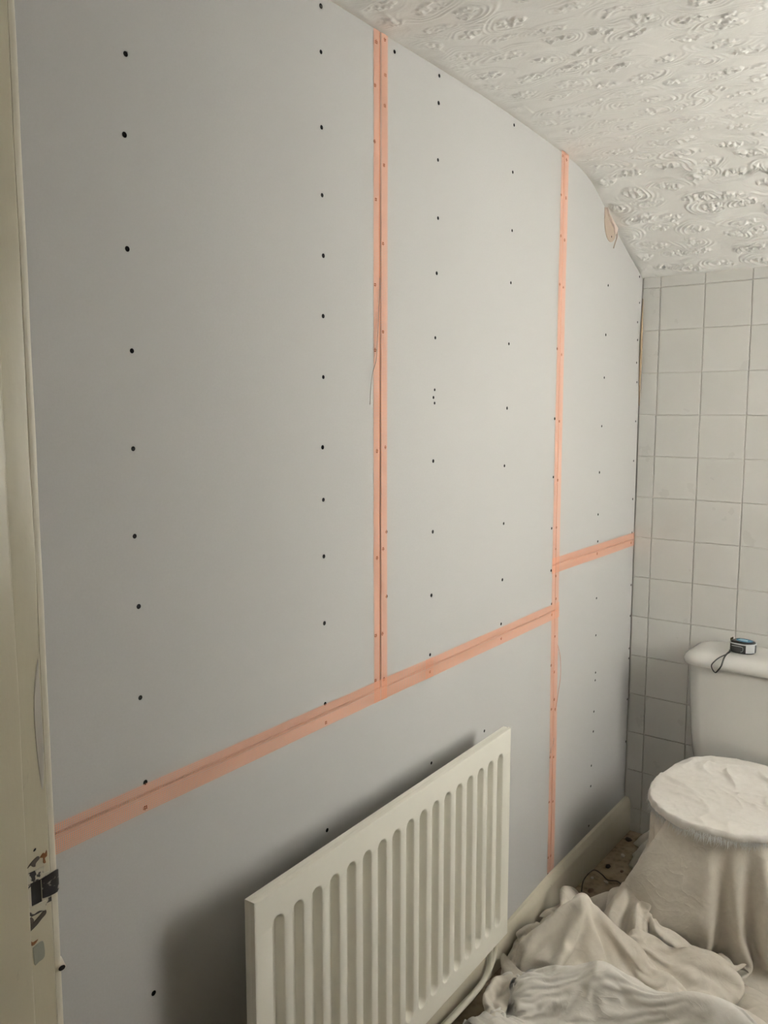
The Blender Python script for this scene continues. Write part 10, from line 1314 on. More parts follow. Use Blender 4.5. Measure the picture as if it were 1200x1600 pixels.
3,-2,0,3,-1,-5,2,-5,5,-4,0,2,1,3,-1,0,0,-1,2,-2,3,1,-1,0,-3,-1,0,0,0,-1,1,1,0,0,0,2,0,-2,1,-1,0,1,-1,0,-1,0,0,2,0,1,0,2,-4,-2,0,3,0,0,1,0,1,-2,-1,0,-2,2,1,-1,-1,1,-1,3,-3,-3,5,-2,-3,1,
2,6,0,-3,-9,1,4,4,0,-7,-3,0,1,1,-1,2,4,-3,2,1,-1,3,-2,0,-1,-2,1,-1,0,2,-1,0,0,0,-1,0,3,-1,0,-1,0,-1,0,3,-5,0,3,1,0,0,-1,-1,4,-2,-3,2,1,1,-1,1,0,1,-1,1,-3,-2,1,1,1,0,-2,1,0,-2,0,0,0,0,
-5,5,8,-9,-5,4,0,3,-4,2,0,2,-2,0,1,-2,2,4,-5,2,-1,3,0,-3,-1,0,-1,0,0,0,4,-1,-1,1,-1,0,0,0,0,1,-2,-1,1,1,2,-5,1,6,-3,0,-1,-4,2,0,3,-2,0,0,2,-1,0,0,2,-5,5,-1,0,-1,-1,0,3,-5,4,-2,-2,1,-1,-1,
-5,-4,4,0,6,1,-5,2,-5,2,5,2,-3,1,-1,-1,-1,1,3,-2,0,1,1,-2,0,-2,1,1,-2,1,0,3,-1,-1,1,-1,0,2,-2,0,-1,-1,-1,3,3,-1,-5,2,1,0,-1,-1,-2,4,-1,2,-2,0,0,1,0,2,-2,2,-4,2,0,0,-1,-1,0,1,-3,5,-3,2,3,-5,
-2,-3,-1,0,0,6,-1,-1,-3,5,-2,3,0,-2,2,0,-2,-1,1,0,2,-2,4,-3,3,-3,-1,-1,0,0,1,0,3,-1,-1,0,1,1,0,-2,1,-2,-3,3,3,1,-2,-1,1,-1,-3,2,0,0,2,-2,2,0,-1,1,-1,0,1,3,-3,0,-1,1,0,-2,-1,4,-3,-4,3,2,0,3,
-1,-3,2,0,2,-1,-1,-5,8,2,-5,-1,4,0,-2,2,1,-2,-3,2,-1,1,3,0,0,-2,0,-1,2,-1,-2,2,-1,2,1,0,-3,2,2,-2,0,-2,-1,1,3,-1,1,0,-1,-1,-2,3,1,-1,0,0,0,0,0,0,-1,0,0,-4,6,-1,-1,0,1,-1,-1,-2,5,2,-5,0,0,3,
0,-2,2,4,-9,-3,7,-3,4,-3,6,-3,-1,2,-1,-1,0,3,0,-2,0,-3,2,1,-2,3,-1,0,-2,1,0,-1,2,-1,1,1,1,-2,0,3,-2,0,1,-3,2,1,-1,1,0,-2,1,1,1,0,-1,0,1,-1,-1,-2,2,-2,0,0,-1,1,1,-1,0,3,-1,-2,0,-3,6,0,-2,-2,
-5,7,4,-6,5,-2,-5,0,3,-2,2,-1,-2,0,3,-1,0,-1,1,1,-1,1,-3,2,-1,2,-2,1,0,-2,1,-1,0,2,0,-1,1,0,0,0,0,1,-1,1,0,1,1,-1,1,-3,3,1,-1,-1,0,0,-1,2,0,0,-3,0,-2,4,-1,-2,1,2,-2,-2,-3,5,-2,1,1,-1,2,0,
-5,9,-8,4,3,0,-1,-5,-1,-2,-2,7,2,-1,-2,1,0,0,1,-1,1,0,1,-4,2,-1,2,1,1,-1,-2,-1,0,1,1,1,-2,0,0,0,1,0,-1,2,0,1,1,1,-1,-1,3,0,-1,0,-1,-1,-2,-2,1,0,2,-2,-2,1,2,0,0,0,0,-1,4,-4,0,2,-1,1,0,0,
-6,7,-5,0,3,-2,2,-1,4,-3,-3,3,3,1,0,-3,-1,1,-1,1,0,0,-1,1,-2,3,-2,1,2,1,-2,0,-2,0,1,0,2,-2,-1,0,0,1,-1,1,0,2,1,0,0,2,1,-1,-2,0,1,1,-2,-4,-2,0,-2,2,2,-1,0,3,0,-1,0,-1,2,-2,3,4,-4,-1,0,1,
-5,4,4,-2,-1,2,-6,4,-3,3,0,-3,1,1,1,2,-1,-3,2,0,1,-2,0,1,2,-3,3,-3,-1,0,3,-1,1,-1,-1,1,0,1,-1,-1,0,-1,2,0,1,1,1,1,1,2,-2,-1,0,-3,-1,1,2,1,-3,-3,-1,-1,2,0,1,0,1,0,1,1,-2,5,-4,-1,3,0,-1,-2,
-11,2,9,0,-5,4,0,5,-8,6,5,-5,-5,0,1,2,1,0,-3,2,-1,1,0,-2,1,0,1,2,-2,0,-1,1,0,1,0,-2,0,1,2,-1,-1,0,0,0,1,1,2,0,-1,3,1,-1,-1,-1,-3,-3,-1,1,3,0,-2,1,0,1,0,-1,-1,0,0,3,0,-1,1,-2,1,-2,2,-3,
-2,-9,2,10,0,-2,1,7,-9,5,-3,-1,2,-2,-1,1,0,2,-2,0,-1,1,0,2,-5,3,1,2,2,-2,-1,-2,1,0,1,3,-4,-1,0,2,0,-1,1,0,1,1,0,1,0,-2,3,2,-2,1,0,-1,-3,-4,-2,1,2,1,1,0,0,0,-2,1,-2,0,2,1,0,0,0,-3,-2,4,
17,-15,-2,-10,9,0,1,-5,9,-7,2,-1,0,2,-2,-2,2,1,0,-2,3,-3,1,2,3,-4,2,0,1,2,-2,-1,-1,0,0,-1,4,-2,-1,0,0,1,-1,1,0,1,2,-1,1,1,-5,-1,4,-4,2,1,3,1,0,0,0,-4,-3,0,1,2,2,-3,2,-2,-3,-1,2,1,1,2,-1,-1,
7,5,-2,-5,-8,-3,4,-6,9,-4,-2,5,-1,-1,2,0,-2,-1,3,-1,-2,3,-2,-2,2,2,0,1,0,1,1,0,-2,0,0,-2,-1,3,-1,0,0,0,1,0,1,1,0,0,1,0,1,-5,-3,5,-3,-1,-1,2,1,0,2,1,-3,-1,-1,0,2,3,-1,1,0,-3,-3,0,-1,3,1,1,
3,-2,-3,6,-5,-12,5,10,-7,8,-5,3,0,-5,0,3,0,-3,1,2,1,-2,3,-1,-3,2,2,-2,-1,0,2,1,1,0,0,1,-2,-3,2,0,1,0,0,1,0,0,0,1,-1,-1,2,0,-4,-1,5,1,0,-3,-3,-1,0,3,3,-1,-2,-1,0,0,1,1,1,-2,3,-4,0,-1,0,1,
7,-2,1,-6,3,-2,-10,8,2,-8,9,-5,4,-1,-3,-1,4,-1,-1,0,0,2,-2,2,0,0,-1,3,-1,-2,-1,1,1,0,0,0,3,2,-3,-1,-1,1,1,-1,0,0,1,-1,1,2,-1,0,1,-5,-3,1,1,5,3,-2,-3,-3,1,3,1,-2,-2,-1,1,0,2,-4,0,5,-1,-3,1,1,
-3,5,-7,4,-1,8,-8,-8,10,-1,1,-3,-2,6,0,-4,-2,4,1,0,-2,-1,1,0,2,1,-1,0,3,-1,0,0,-1,0,-1,0,-2,2,4,0,-1,-1,-1,-1,0,-1,-2,1,0,2,1,4,1,0,-4,-1,0,-4,2,5,2,-2,-2,-3,2,2,0,-1,-2,-2,-1,7,-6,-2,2,2,0,0,
3,-6,-1,3,2,4,0,-5,-5,10,-11,3,1,-1,2,1,-1,0,1,0,0,-2,1,0,2,0,0,-1,0,2,0,0,0,-1,0,1,0,-2,-1,2,2,0,-2,1,-1,1,-1,-3,-2,-1,2,3,4,3,-2,-2,1,0,-4,-2,3,3,0,0,-5,0,2,1,0,-1,-3,3,1,-4,0,4,-1,1,
4,-4,-1,2,6,-6,3,-9,-1,8,4,-2,-1,-1,-1,2,0,0,-4,-1,3,2,-1,1,0,0,-1,-1,-1,0,1,0,1,0,-1,-2,3,1,-1,-2,0,2,1,-2,-1,0,3,2,-1,-5,-6,2,4,3,5,-4,-5,5,1,-5,-2,2,3,2,0,-4,-1,1,1,1,-1,-1,5,-2,-5,0,3,1,
-5,4,-3,-5,15,1,-2,-10,-4,-4,8,7,0,1,0,-1,0,-1,2,-1,-2,2,1,0,-1,0,0,-2,0,1,-1,1,0,1,1,-2,-2,1,3,0,-2,-1,0,0,0,0,-1,2,2,2,-3,-6,-2,3,5,5,-3,-5,3,4,-5,-2,-1,0,3,2,-1,-2,0,0,3,-3,-1,5,0,-4,-1,0,
11,-4,2,-5,1,5,-7,6,-11,2,-1,-3,2,0,2,0,-1,0,2,1,-1,0,0,1,-1,0,-1,2,-1,-1,0,0,1,0,0,2,-1,-2,-1,3,2,-3,-1,-1,0,-1,0,-1,1,1,6,-1,-5,-3,0,4,6,-3,-4,3,3,-1,-2,-4,0,2,0,1,-2,1,1,2,-2,0,3,-3,0,0,
-1,8,12,4,-14,-2,-4,6,-6,7,-4,-2,-4,-1,-1,1,1,1,-1,2,0,-2,1,0,2,-2,0,-1,0,1,0,-1,0,1,1,0,1,-1,-2,-1,1,2,-1,0,-3,0,0,1,-1,-1,2,4,2,-4,-4,-1,3,4,-3,-3,3,-1,3,2,-4,0,-1,1,2,-1,0,1,3,-5,-3,4,-1,0,
-1,-4,1,7,-2,-7,3,8,-3,-3,7,-1,0,-2,-2,-3,0,1,2,-1,3,0,-2,-1,1,1,-2,0,1,0,1,0,-1,0,0,1,-1,2,-1,-2,-1,0,1,-1,1,-3,1,0,0,1,-2,0,3,4,-2,-5,-2,3,6,-6,-1,2,-2,2,4,-4,1,-2,2,3,-1,-1,1,5,-11,0,2,-1,
1692,-11,-5,3,-4,-23,2,5,8,-18,7,12,-8,4,-9,-4,-3,-4,-4,-2,-1,-1,0,0,-2,-2,-3,-3,-1,0,1,1,1,0,1,1,4,3,-2,1,-1,2,0,1,0,4,6,3,2,5,5,2,1,3,8,-5,-3,-2,-5,-7,-7,-2,-2,-5,-2,-9,-8,-2,1,2,6,3,4,0,3,-5,11,11,
-2,0,-6,-9,17,2,-3,1,3,1,-11,0,15,-5,4,0,-1,2,1,-2,0,1,-2,0,1,0,0,1,0,-1,0,0,0,1,-1,-1,-3,0,4,-1,0,-3,1,2,2,-2,-3,2,1,-5,1,4,1,-6,-5,10,2,-6,0,2,1,-1,0,3,-3,4,1,-3,2,0,-4,0,0,3,-3,-2,-9,0,
7,0,-3,-13,-3,20,-4,-3,-4,12,-4,-2,6,-3,-2,0,-1,1,1,4,-3,-2,1,0,1,1,1,0,1,1,-1,0,-3,0,1,0,-1,-3,-1,3,1,2,-1,-3,1,1,0,-1,0,1,-5,-2,5,4,-7,-4,8,0,0,-1,0,2,1,-2,2,0,2,-3,-1,0,3,-2,-1,-1,0,0,-5,-6,
4,7,-5,-1,-20,14,5,5,-2,6,4,1,-10,-2,0,-1,1,-1,-2,0,5,-3,0,-1,2,1,-1,2,-1,1,1,-1,0,-2,-1,1,1,1,-2,-1,1,1,0,-1,-1,0,2,-3,-2,4,-1,-3,-5,6,3,-6,1,1,2,0,3,1,-1,1,-3,0,2,0,-4,2,-4,6,-1,-2,-1,1,2,-5,
-9,8,14,9,-2,-14,1,0,-9,12,5,-5,-9,-2,7,-4,3,-2,3,-2,-3,7,-2,1,-2,-1,3,0,0,-1,0,1,1,-1,0,-1,1,-1,2,-2,1,-2,2,-1,1,-2,-3,4,0,-6,5,1,-2,-8,0,4,0,5,-4,5,1,-3,-3,-2,6,2,0,0,-1,0,0,-7,4,3,-2,2,-5,3,
8,-9,-2,11,1,-6,2,-4,4,-2,5,-9,1,7,-4,2,0,1,-1,1,2,-3,3,-1,0,-1,0,0,1,0,-1,-1,1,2,-1,1,-2,0,0,1,-1,0,0,0,-1,1,-1,-2,2,2,-5,2,4,0,0,-2,-7,5,2,0,-3,1,1,0,-1,1,0,0,-1,1,1,0,-5,-1,4,1,-2,-7,
10,0,-8,-1,-14,-2,8,1,9,-1,-1,-3,11,-6,2,0,-1,2,1,1,-1,-2,2,1,-2,0,0,1,0,0,0,-1,-3,0,3,2,0,0,-2,0,1,1,-2,0,-1,0,1,-1,0,0,0,-3,1,4,-1,0,2,-6,4,-1,2,-2,1,1,-3,0,0,3,-3,-4,3,3,0,-1,-2,1,3,-1,
-7,2,7,-2,8,-10,-6,5,5,4,-4,3,-6,2,2,3,-4,-2,0,-1,0,3,1,3,2,-1,0,0,1,-4,-2,4,2,-1,-3,1,4,-1,0,0,-2,1,-1,2,-1,-1,1,-1,0,-1,2,-1,-6,0,6,1,-5,5,-2,2,1,-2,-1,2,-1,0,1,-1,2,-1,-5,-2,6,-2,3,-1,2,0,
-3,-9,3,0,16,0,-9,-1,-2,5,9,-5,2,0,-11,5,6,1,-2,-1,2,1,-2,-2,0,4,-1,-1,1,1,0,-2,1,2,1,-4,-1,3,0,-2,2,-1,0,1,1,-1,-2,1,-1,0,2,0,1,-4,-3,4,1,-4,4,-3,-2,4,2,0,1,-4,2,1,-1,2,-2,-1,-5,6,-1,2,0,2,
10,3,-8,-4,-1,13,-7,1,-6,0,1,2,-1,-1,2,-3,-2,5,4,-1,-1,3,0,-1,-1,-1,0,-1,-2,3,2,-1,1,-1,1,0,-3,-1,2,-1,1,0,1,0,0,1,-2,0,0,1,-3,0,3,3,-3,-4,1,1,-3,4,1,-1,0,-2,1,3,-4,2,1,0,-2,1,-2,-3,5,1,1,0,
-2,12,-2,-12,0,11,3,-7,2,-9,10,0,-2,0,2,-2,1,-5,3,5,-2,-3,4,0,0,-1,1,-1,-1,2,-1,1,-1,1,0,1,-2,0,-1,3,-4,2,-1,1,-1,3,-2,-1,1,1,0,0,-2,0,3,-1,0,0,0,-3,0,0,1,0,1,-1,0,-1,0,1,0,-3,4,1,-3,4,-1,1,
-14,10,11,1,-9,-6,15,1,-3,2,-4,8,-5,-3,0,1,-2,3,-4,2,2,0,-5,5,2,-2,-1,2,-1,1,0,-1,1,1,-4,-2,5,-2,2,0,-1,-3,5,-4,0,-5,8,-2,1,-3,0,3,2,-3,1,2,-3,2,0,1,-1,-1,-1,1,0,1,-2,1,-1,-7,10,-4,0,1,1,-1,3,0,
7,-17,5,16,-2,-2,-2,6,-11,4,-5,8,-1,-1,1,0,-1,0,2,-4,2,1,0,-3,2,2,-1,0,2,-4,1,3,0,-2,2,-1,-2,1,-1,2,1,0,-4,3,0,-1,-2,2,-2,2,0,0,-3,3,-2,1,2,-2,1,0,1,-2,1,1,-1,-1,2,-1,0,0,-4,4,-2,1,0,0,3,0,
-2,-2,4,1,4,6,5,4,-4,-8,-14,1,1,4,7,-1,2,-2,-3,2,-1,0,2,-1,-3,3,2,0,-1,1,0,-2,1,1,0,-1,-2,2,-1,-3,3,2,1,-1,0,-1,-1,2,-3,-1,2,0,1,-2,2,-1,-1,1,1,0,-1,2,-3,0,0,1,2,-2,1,2,-2,1,-2,-3,2,1,2,0,
6,-5,13,-6,-1,2,6,1,2,-5,-4,-13,-6,-3,11,9,1,-2,0,-2,1,-3,3,0,2,-2,0,1,1,0,1,-4,0,3,1,-2,-1,-1,3,-2,-1,3,1,-1,0,0,-4,1,2,1,-2,0,0,-1,1,1,0,0,-1,-2,1,2,0,0,-1,0,-1,3,1,0,-1,-1,-1,2,-3,2,-1,2,
9,11,-5,-3,-3,-1,-4,-10,3,3,4,-2,1,-6,1,5,-1,3,2,-1,-2,2,-4,4,-2,3,-2,1,-2,4,-2,0,1,-2,1,1,1,-1,-5,4,-1,1,2,0,0,-1,-1,-4,2,4,0,-2,-1,2,-3,0,3,-2,-1,2,-1,-1,-1,-2,6,-1,1,1,0,-4,0,0,-3,2,4,-2,1,0,
7,-3,-4,-3,9,6,-10,-1,-1,-4,-2,-1,5,4,-5,4,7,0,-3,2,0,-3,1,-3,5,-4,3,-2,3,0,0,1,0,-1,-1,2,-1,-2,1,-1,1,-1,2,1,-1,0,1,1,-2,-2,0,1,0,-1,0,0,1,-1,1,-2,1,3,1,0,-5,3,-2,0,2,1,-5,1,4,-7,1,3,1,0,
12,-4,-6,2,2,1,0,-13,8,-1,5,-1,4,0,-9,-1,1,4,4,-1,-1,1,-3,0,-1,5,-3,1,0,-1,3,-1,-5,5,-1,0,2,-2,0,0,1,-4,0,3,-1,2,-2,2,1,0,1,-3,1,-1,1,-2,-1,2,-2,3,-2,3,1,-2,2,-1,1,0,-1,1,0,0,-1,0,-5,2,0,0,
8,7,-5,3,-4,-4,-3,-4,5,3,3,5,4,2,-17,-3,0,-6,8,5,0,0,-1,0,-5,3,4,-1,-2,-1,0,1,0,2,1,-1,0,0,1,0,-2,0,-3,4,-1,1,1,-3,3,1,0,-1,-5,4,-3,4,-2,-1,2,-1,-1,1,3,0,0,-1,1,0,0,1,0,-2,0,0,-1,-2,-1,3,
10,-4,-7,7,9,-9,-5,4,12,-5,-7,-3,3,8,2,-5,-9,0,-7,2,9,3,-1,-2,2,-7,5,1,1,-1,-1,3,-1,-8,6,3,-1,1,0,-2,2,-2,1,-6,6,-2,3,1,0,-1,-6,-1,6,-3,2,-1,-2,3,1,-2,2,0,-1,3,-1,1,0,1,0,-1,1,-1,-1,0,0,-2,1,-2,
10,-1,-3,-3,-3,-1,4,9,2,1,-6,1,-18,0,21,-4,-2,3,-7,-5,-2,7,4,-2,0,1,-4,4,-1,0,2,0,-1,-2,1,1,1,1,1,-1,-2,0,0,0,1,2,-1,1,-3,1,1,-3,0,1,-1,1,0,0,2,0,-1,-2,2,1,1,-1,0,1,0,-1,0,1,-1,1,-1,0,-3,2,
3,6,3,-6,2,-3,-1,-9,4,4,6,-8,-6,-11,6,11,8,-2,1,-2,-5,-5,7,1,1,2,-4,-1,6,-4,-3,4,4,0,-2,1,-1,2,0,-1,-1,1,-4,2,-1,2,3,-1,-1,-3,-4,6,-2,1,0,-3,1,0,-1,4,0,-3,3,1,-2,2,0,-1,2,0,-1,0,0,1,0,-2,0,-1,
2,5,-1,4,-10,-1,-1,8,-22,13,1,5,5,2,-8,-6,5,5,1,0,0,-3,-4,3,2,-1,4,-4,-1,6,-3,-7,2,6,-3,2,2,-1,0,2,-1,-2,2,-2,-1,3,-5,0,3,0,0,2,0,-4,2,-1,2,-2,-3,2,3,-2,1,1,-1,0,0,2,-2,2,-1,-3,4,0,0,0,-2,1,
-4,1,9,-12,4,4,0,13,-18,-22,5,17,8,5,-3,-3,-12,9,6,0,0,1,-2,-1,-3,4,-1,3,-2,-1,5,3,-2,-2,-2,-3,1,1,0,2,0,1,-2,1,1,-3,3,-2,-5,2,3,0,0,0,-1,1,-2,2,0,-3,2,1,-6,1,3,-1,3,-1,-1,-1,3,0,1,1,-1,-1,-1,1,
15,-12,2,1,-6,3,4,1,6,-6,-11,-10,15,4,-2,3,-2,-8,7,2,-3,2,2,0,0,-3,2,-1,2,2,-2,1,1,2,0,-2,-4,1,-1,0,3,0,-1,-1,0,3,-3,1,-2,0,2,-3,3,0,-1,0,0,-1,1,2,-1,-1,1,-2,-3,4,-1,3,-1,-2,1,0,-1,0,0,1,2,-2,
13,1,-9,11,-4,-13,-2,6,5,6,2,-10,-5,4,1,-2,2,-5,-5,9,2,-4,-1,4,-2,4,-3,1,-2,2,4,-2,1,-3,2,-2,2,-1,0,0,-2,2,1,-2,-2,1,-1,3,1,-6,2,1,2,0,1,-1,0,-2,2,-4,-1,4,1,1,0,-2,2,-5,4,0,-2,2,-3,3,-1,-1,2,0,
4,4,-2,1,0,-3,-5,-4,4,7,4,-3,-6,2,4,-4,2,2,-6,1,3,0,0,-2,3,-5,6,0,2,-5,4,3,-2,1,-3,0,-2,1,1,-1,0,-1,2,1,-1,-6,3,-1,2,3,-1,0,-1,2,-1,1,-3,2,0,1,1,-2,-1,1,1,-2,-1,0,-2,3,2,0,0,-5,4,-1,-3,4,
1,10,5,-16,-7,9,8,-20,7,-3,11,2,-2,-1,2,0,-1,2,-1,-7,6,1,0,-1,1,-3,0,4,0,1,-3,5,1,-4,1,2,-2,-1,-1,1,0,-1,-4,3,1,0,1,-3,-1,4,-3,3,-2,2,1,-2,2,0,-2,0,2,-1,-1,0,2,-3,-1,2,-1,0,2,2,0,0,-2,0,0,-2,
-7,7,10,3,-7,-7,2,11,-4,-7,-1,4,0,-2,-2,4,1,-1,3,-4,-3,6,-3,3,-1,2,-5,2,5,0,-3,-1,4,-1,-4,3,1,-1,-1,0,-1,1,-2,-5,3,4,0,-1,0,-5,7,0,1,0,-1,-2,1,1,-2,0,-1,2,0,-3,4,-1,0,1,0,-2,0,2,1,-1,1,-1,-1,0,
-3,-3,7,10,-4,-1,-14,11,12,-3,-7,-3,-2,3,3,-4,1,4,1,-1,-3,1,-1,-5,7,0,0,-6,6,2,-1,-5,5,1,-2,-6,9,0,-1,-3,0,-1,1,0,-6,-1,7,3,-1,-1,-2,1,-2,3,1,1,-2,-2,3,1,-1,-1,0,1,-6,7,-3,0,-2,5,-1,0,0,2,-2,0,1,-2,
0,-3,-3,0,15,1,-1,-12,-1,9,-2,-6,7,4,1,-6,3,1,0,-1,0,-2,1,1,-6,7,-1,-1,-4,7,1,-4,-4,6,-1,-1,-6,6,4,0,-1,-2,1,0,0,-4,-5,1,4,4,-2,-1,3,-2,2,0,2,-4,0,0,1,0,0,-1,2,-2,2,-3,1,2,3,-2,1,-2,-2,-2,0,3,
4,-5,0,2,-2,4,15,-3,-18,5,-4,8,0,0,-5,1,3,1,2,-1,-1,-4,2,2,-2,-2,5,1,-8,4,3,1,-6,1,0,5,-4,-3,5,3,-1,0,-2,0,1,1,-3,-1,-4,-1,6,0,-1,-3,3,3,0,-1,-1,1,1,-1,-2,1,0,-1,2,2,-1,-3,1,4,-2,-2,1,3,0,-5,
-6,8,-2,4,-2,8,0,2,-8,-2,-3,9,-3,-1,0,0,-2,4,0,2,-2,0,-3,1,3,-5,0,5,-2,-3,5,1,-2,-1,-3,-3,8,-3,-1,3,2,0,-1,-3,3,1,-2,-2,0,0,-4,5,2,-1,-4,4,-2,3,-2,-1,0,3,1,-1,0,0,-2,2,1,-2,-2,0,0,3,1,0,0,2,
-10,-3,-1,15,11,-7,-3,-3,10,-4,1,1,-3,-4,7,-3,-2,0,5,1,-2,1,1,-2,0,1,-5,4,2,-6,2,4,-1,-6,6,-7,3,3,-6,4,2,1,0,-3,-4,6,2,-1,1,-1,-1,-3,4,1,0,-5,4,0,-1,1,0,-3,-2,5,-1,2,-1,-7,6,2,0,-2,0,1,2,1,0,-1,
16,-31,1,-1,9,12,-4,-4,9,-2,2,-2,-3,-5,4,5,-1,-3,2,3,1,-2,2,-6,2,2,-2,-4,8,-5,-6,6,5,-2,0,1,-9,5,2,-3,-1,4,2,-1,-6,-2,6,3,1,-3,2,0,-2,0,2,1,-2,1,0,-3,-2,0,3,-5,5,0,1,1,-1,1,0,1,1,-1,1,0,0,0,
3,4,-10,-5,9,3,8,-1,-9,1,4,1,-1,-8,-4,13,-3,-5,2,3,3,-2,-2,3,-6,5,1,-6,3,2,-6,-5,7,4,-1,2,-5,-4,6,-1,-2,1,4,0,-2,-6,1,4,4,0,-1,-2,1,0,-1,4,-1,-1,1,1,-3,-1,3,-1,0,0,-1,3,0,-1,-1,-1,3,1,-1,1,-1,0,
2,11,-6,-3,7,-11,12,-5,-2,2,-2,0,-1,-1,-2,3,3,-7,-2,3,4,3,-3,1,1,-10,10,0,-12,10,2,-6,-6,9,3,-1,-1,-4,-4,5,4,-3,2,1,-1,-7,-1,4,5,2,-1,-2,-4,6,-3,1,2,-2,2,0,1,0,-4,4,-4,1,2,0,-2,1,1,-1,2,-1,1,-4,4,1,
9,5,1,0,-20,11,-3,11,-10,-1,1,-1,0,1,1,-5,6,-2,-1,1,-4,7,-2,-3,5,-2,-4,6,-4,-7,8,5,-6,-6,7,3,-1,-3,-2,-4,6,3,-2,2,0,-4,3,-2,0,2,0,0,2,-4,3,-4,2,4,-1,0,1,-1,0,-4,3,-1,-2,2,1,-1,0,2,-2,2,-3,4,0,0,
10,4,5,-9,-5,-4,4,7,-2,-8,5,-9,2,5,1,-2,0,2,-4,2,-2,0,5,-4,2,4,-6,-1,6,-6,-5,6,4,-7,-3,9,0,-3,0,-1,-1,3,1,-2,1,1,1,1,-3,1,0,0,2,2,-3,0,-2,2,-1,-1,2,1,-2,1,-1,-1,2,-2,1,0,1,0,0,-1,2,-1,0,2,
-6,9,-3,2,2,-6,-5,3,17,-3,-9,4,-1,1,-5,6,-3,2,-2,-2,0,1,5,-2,-5,8,-3,-8,6,5,-6,-6,8,3,-7,-3,10,-1,-4,0,0,1,1,-5,-2,6,1,3,0,-2,3,-2,-4,4,0,1,0,-3,2,2,-1,-1,0,0,0,1,-1,1,-2,1,0,0,0,0,0,1,-1,2,
1,-5,-5,5,10,-5,-14,4,7,1,2,-1,2,4,-5,-1,7,0,-3,-3,0,0,4,1,-2,-3,7,-2,-9,6,5,-5,-6,7,3,-8,-1,9,-3,-3,1,0,0,-3,-1,7,0,1,0,2,-5,4,-1,-6,7,-1,2,-1,0,-2,0,-1,2,1,-2,1,1,-3,2,1,-2,1,-1,1,-1,0,1,-1,
8,-2,2,-1,2,-1,0,-20,0,2,5,6,6,-2,3,-7,4,3,0,-7,0,-1,5,0,3,-2,-2,2,3,-8,3,4,-4,-5,6,3,-7,-1,7,-1,-5,0,2,-3,2,4,-1,0,-6,1,2,1,3,1,-5,4,1,0,-2,1,-1,2,-1,-2,3,-1,-3,3,1,0,0,-1,0,-2,1,0,0,1,
7,2,4,-3,2,0,-2,-9,-2,1,-1,2,5,0,1,-3,-2,6,-2,-3,-1,1,1,2,0,1,-1,-3,-1,3,-2,-2,3,1,-4,6,0,-6,1,5,-2,-4,1,0,1,1,1,0,1,-9,1,3,5,0,1,0,-6,5,0,-1,0,0,-3,5,-4,3,-1,-2,2,0,0,1,-1,1,0,-1,-1,-1,
4,-6,8,5,-5,7,-9,-3,-2,7,1,-6,0,4,-2,3,-5,4,2,0,-2,-2,2,1,-1,1,0,0,-5,-3,2,4,-4,3,4,-4,5,-3,-4,1,5,-4,-1,2,2,0,-1,0,1,1,-3,0,-4,4,3,-3,-4,2,6,-1,0,-1,1,-2,0,-5,6,1,-2,0,0,1,2,-2,2,0,-1,-1,
8,0,-4,2,0,3,-1,0,-4,3,0,0,-6,3,4,0,-4,-6,7,3,0,-4,-1,2,0,0,1,1,3,-4,-7,3,6,-8,1,7,-2,1,-4,-3,4,2,-3,1,0,3,-2,-2,-2,2,2,2,0,-1,-2,-4,9,-2,-3,-1,-3,0,7,-3,2,0,-2,0,2,0,0,0,0,2,-5,4,-1,1,
8,-4,2,-1,4,-5,2,6,-1,-6,-2,5,-1,-4,2,2,1,-4,-4,4,5,-5,0,1,-1,1,0,2,4,0,-4,-9,5,4,-7,0,6,0,-2,-2,-1,5,-5,3,-1,0,3,-1,-3,-2,6,1,0,-2,-4,1,5,-5,-5,-1,5,3,0,2,-1,3,-1,-1,-1,-3,5,-1,-3,1,1,0,0,1,
8,-4,4,-2,-1,1,-1,-1,6,-3,-5,7,-1,0,-6,0,2,4,-3,-3,3,-1,-2,4,-6,4,-4,6,1,1,1,-4,-7,8,0,-9,3,8,-1,-5,-1,2,-4,5,0,0,1,-1,-2,1,3,0,0,-5,1,6,-2,-4,0,3,0,3,-2,0,1,-2,-1,3,-1,1,0,-1,-2,0,2,-2,2,-3,
10,1,-2,2,-5,0,0,-1,4,-2,0,-4,4,1,0,-5,-3,2,6,-1,-5,3,-4,5,-4,0,2,-1,-1,3,1,3,-6,-5,8,2,-10,3,7,-3,-5,3,-1,1,2,-1,0,-1,-1,3,1,-2,0,3,-4,-1,1,2,1,2,-2,-1,2,-2,2,-1,0,0,-1,1,-1,-5,7,-2,4,-3,-1,1,
9,-1,-1,1,-8,3,4,-2,-2,1,3,-2,1,1,2,0,-1,-8,-1,7,2,-2,-3,-1,2,-2,2,-2,3,-3,4,1,2,-6,-4,5,2,-7,4,5,-6,-3,9,-5,2,0,-1,-2,-1,5,0,-2,-2,1,1,-7,-2,1,9,0,1,-1,1,-1,-2,3,0,0,-1,0,0,3,-1,1,-2,1,-1,-3,
6,0,2,-4,8,-4,1,0,-4,2,1,-2,2,-1,-2,3,0,1,-6,-2,5,2,-5,-1,1,-2,3,-1,0,3,1,-4,2,2,-4,-5,5,2,-6,6,0,-6,7,1,-2,-1,0,-2,1,3,-2,-3,-1,1,2,1,-5,4,-3,5,2,0,-3,3,0,-1,1,-2,1,2,-3,3,-1,2,-1,-2,0,-1,
3,5,-4,-2,9,-2,-5,3,-1,0,-3,4,1,0,-1,-3,0,2,2,-5,-3,8,-2,-5,1,3,-1,-3,-4,4,3,-1,-3,2,4,0,-5,1,1,0,3,-5,1,6,-2,-2,0,-2,2,2,-6,-1,-2,-1,3,5,3,0,0,-1,1,0,-2,2,-1,1,0,0,0,0,-1,2,1,0,0,-1,-3,0,
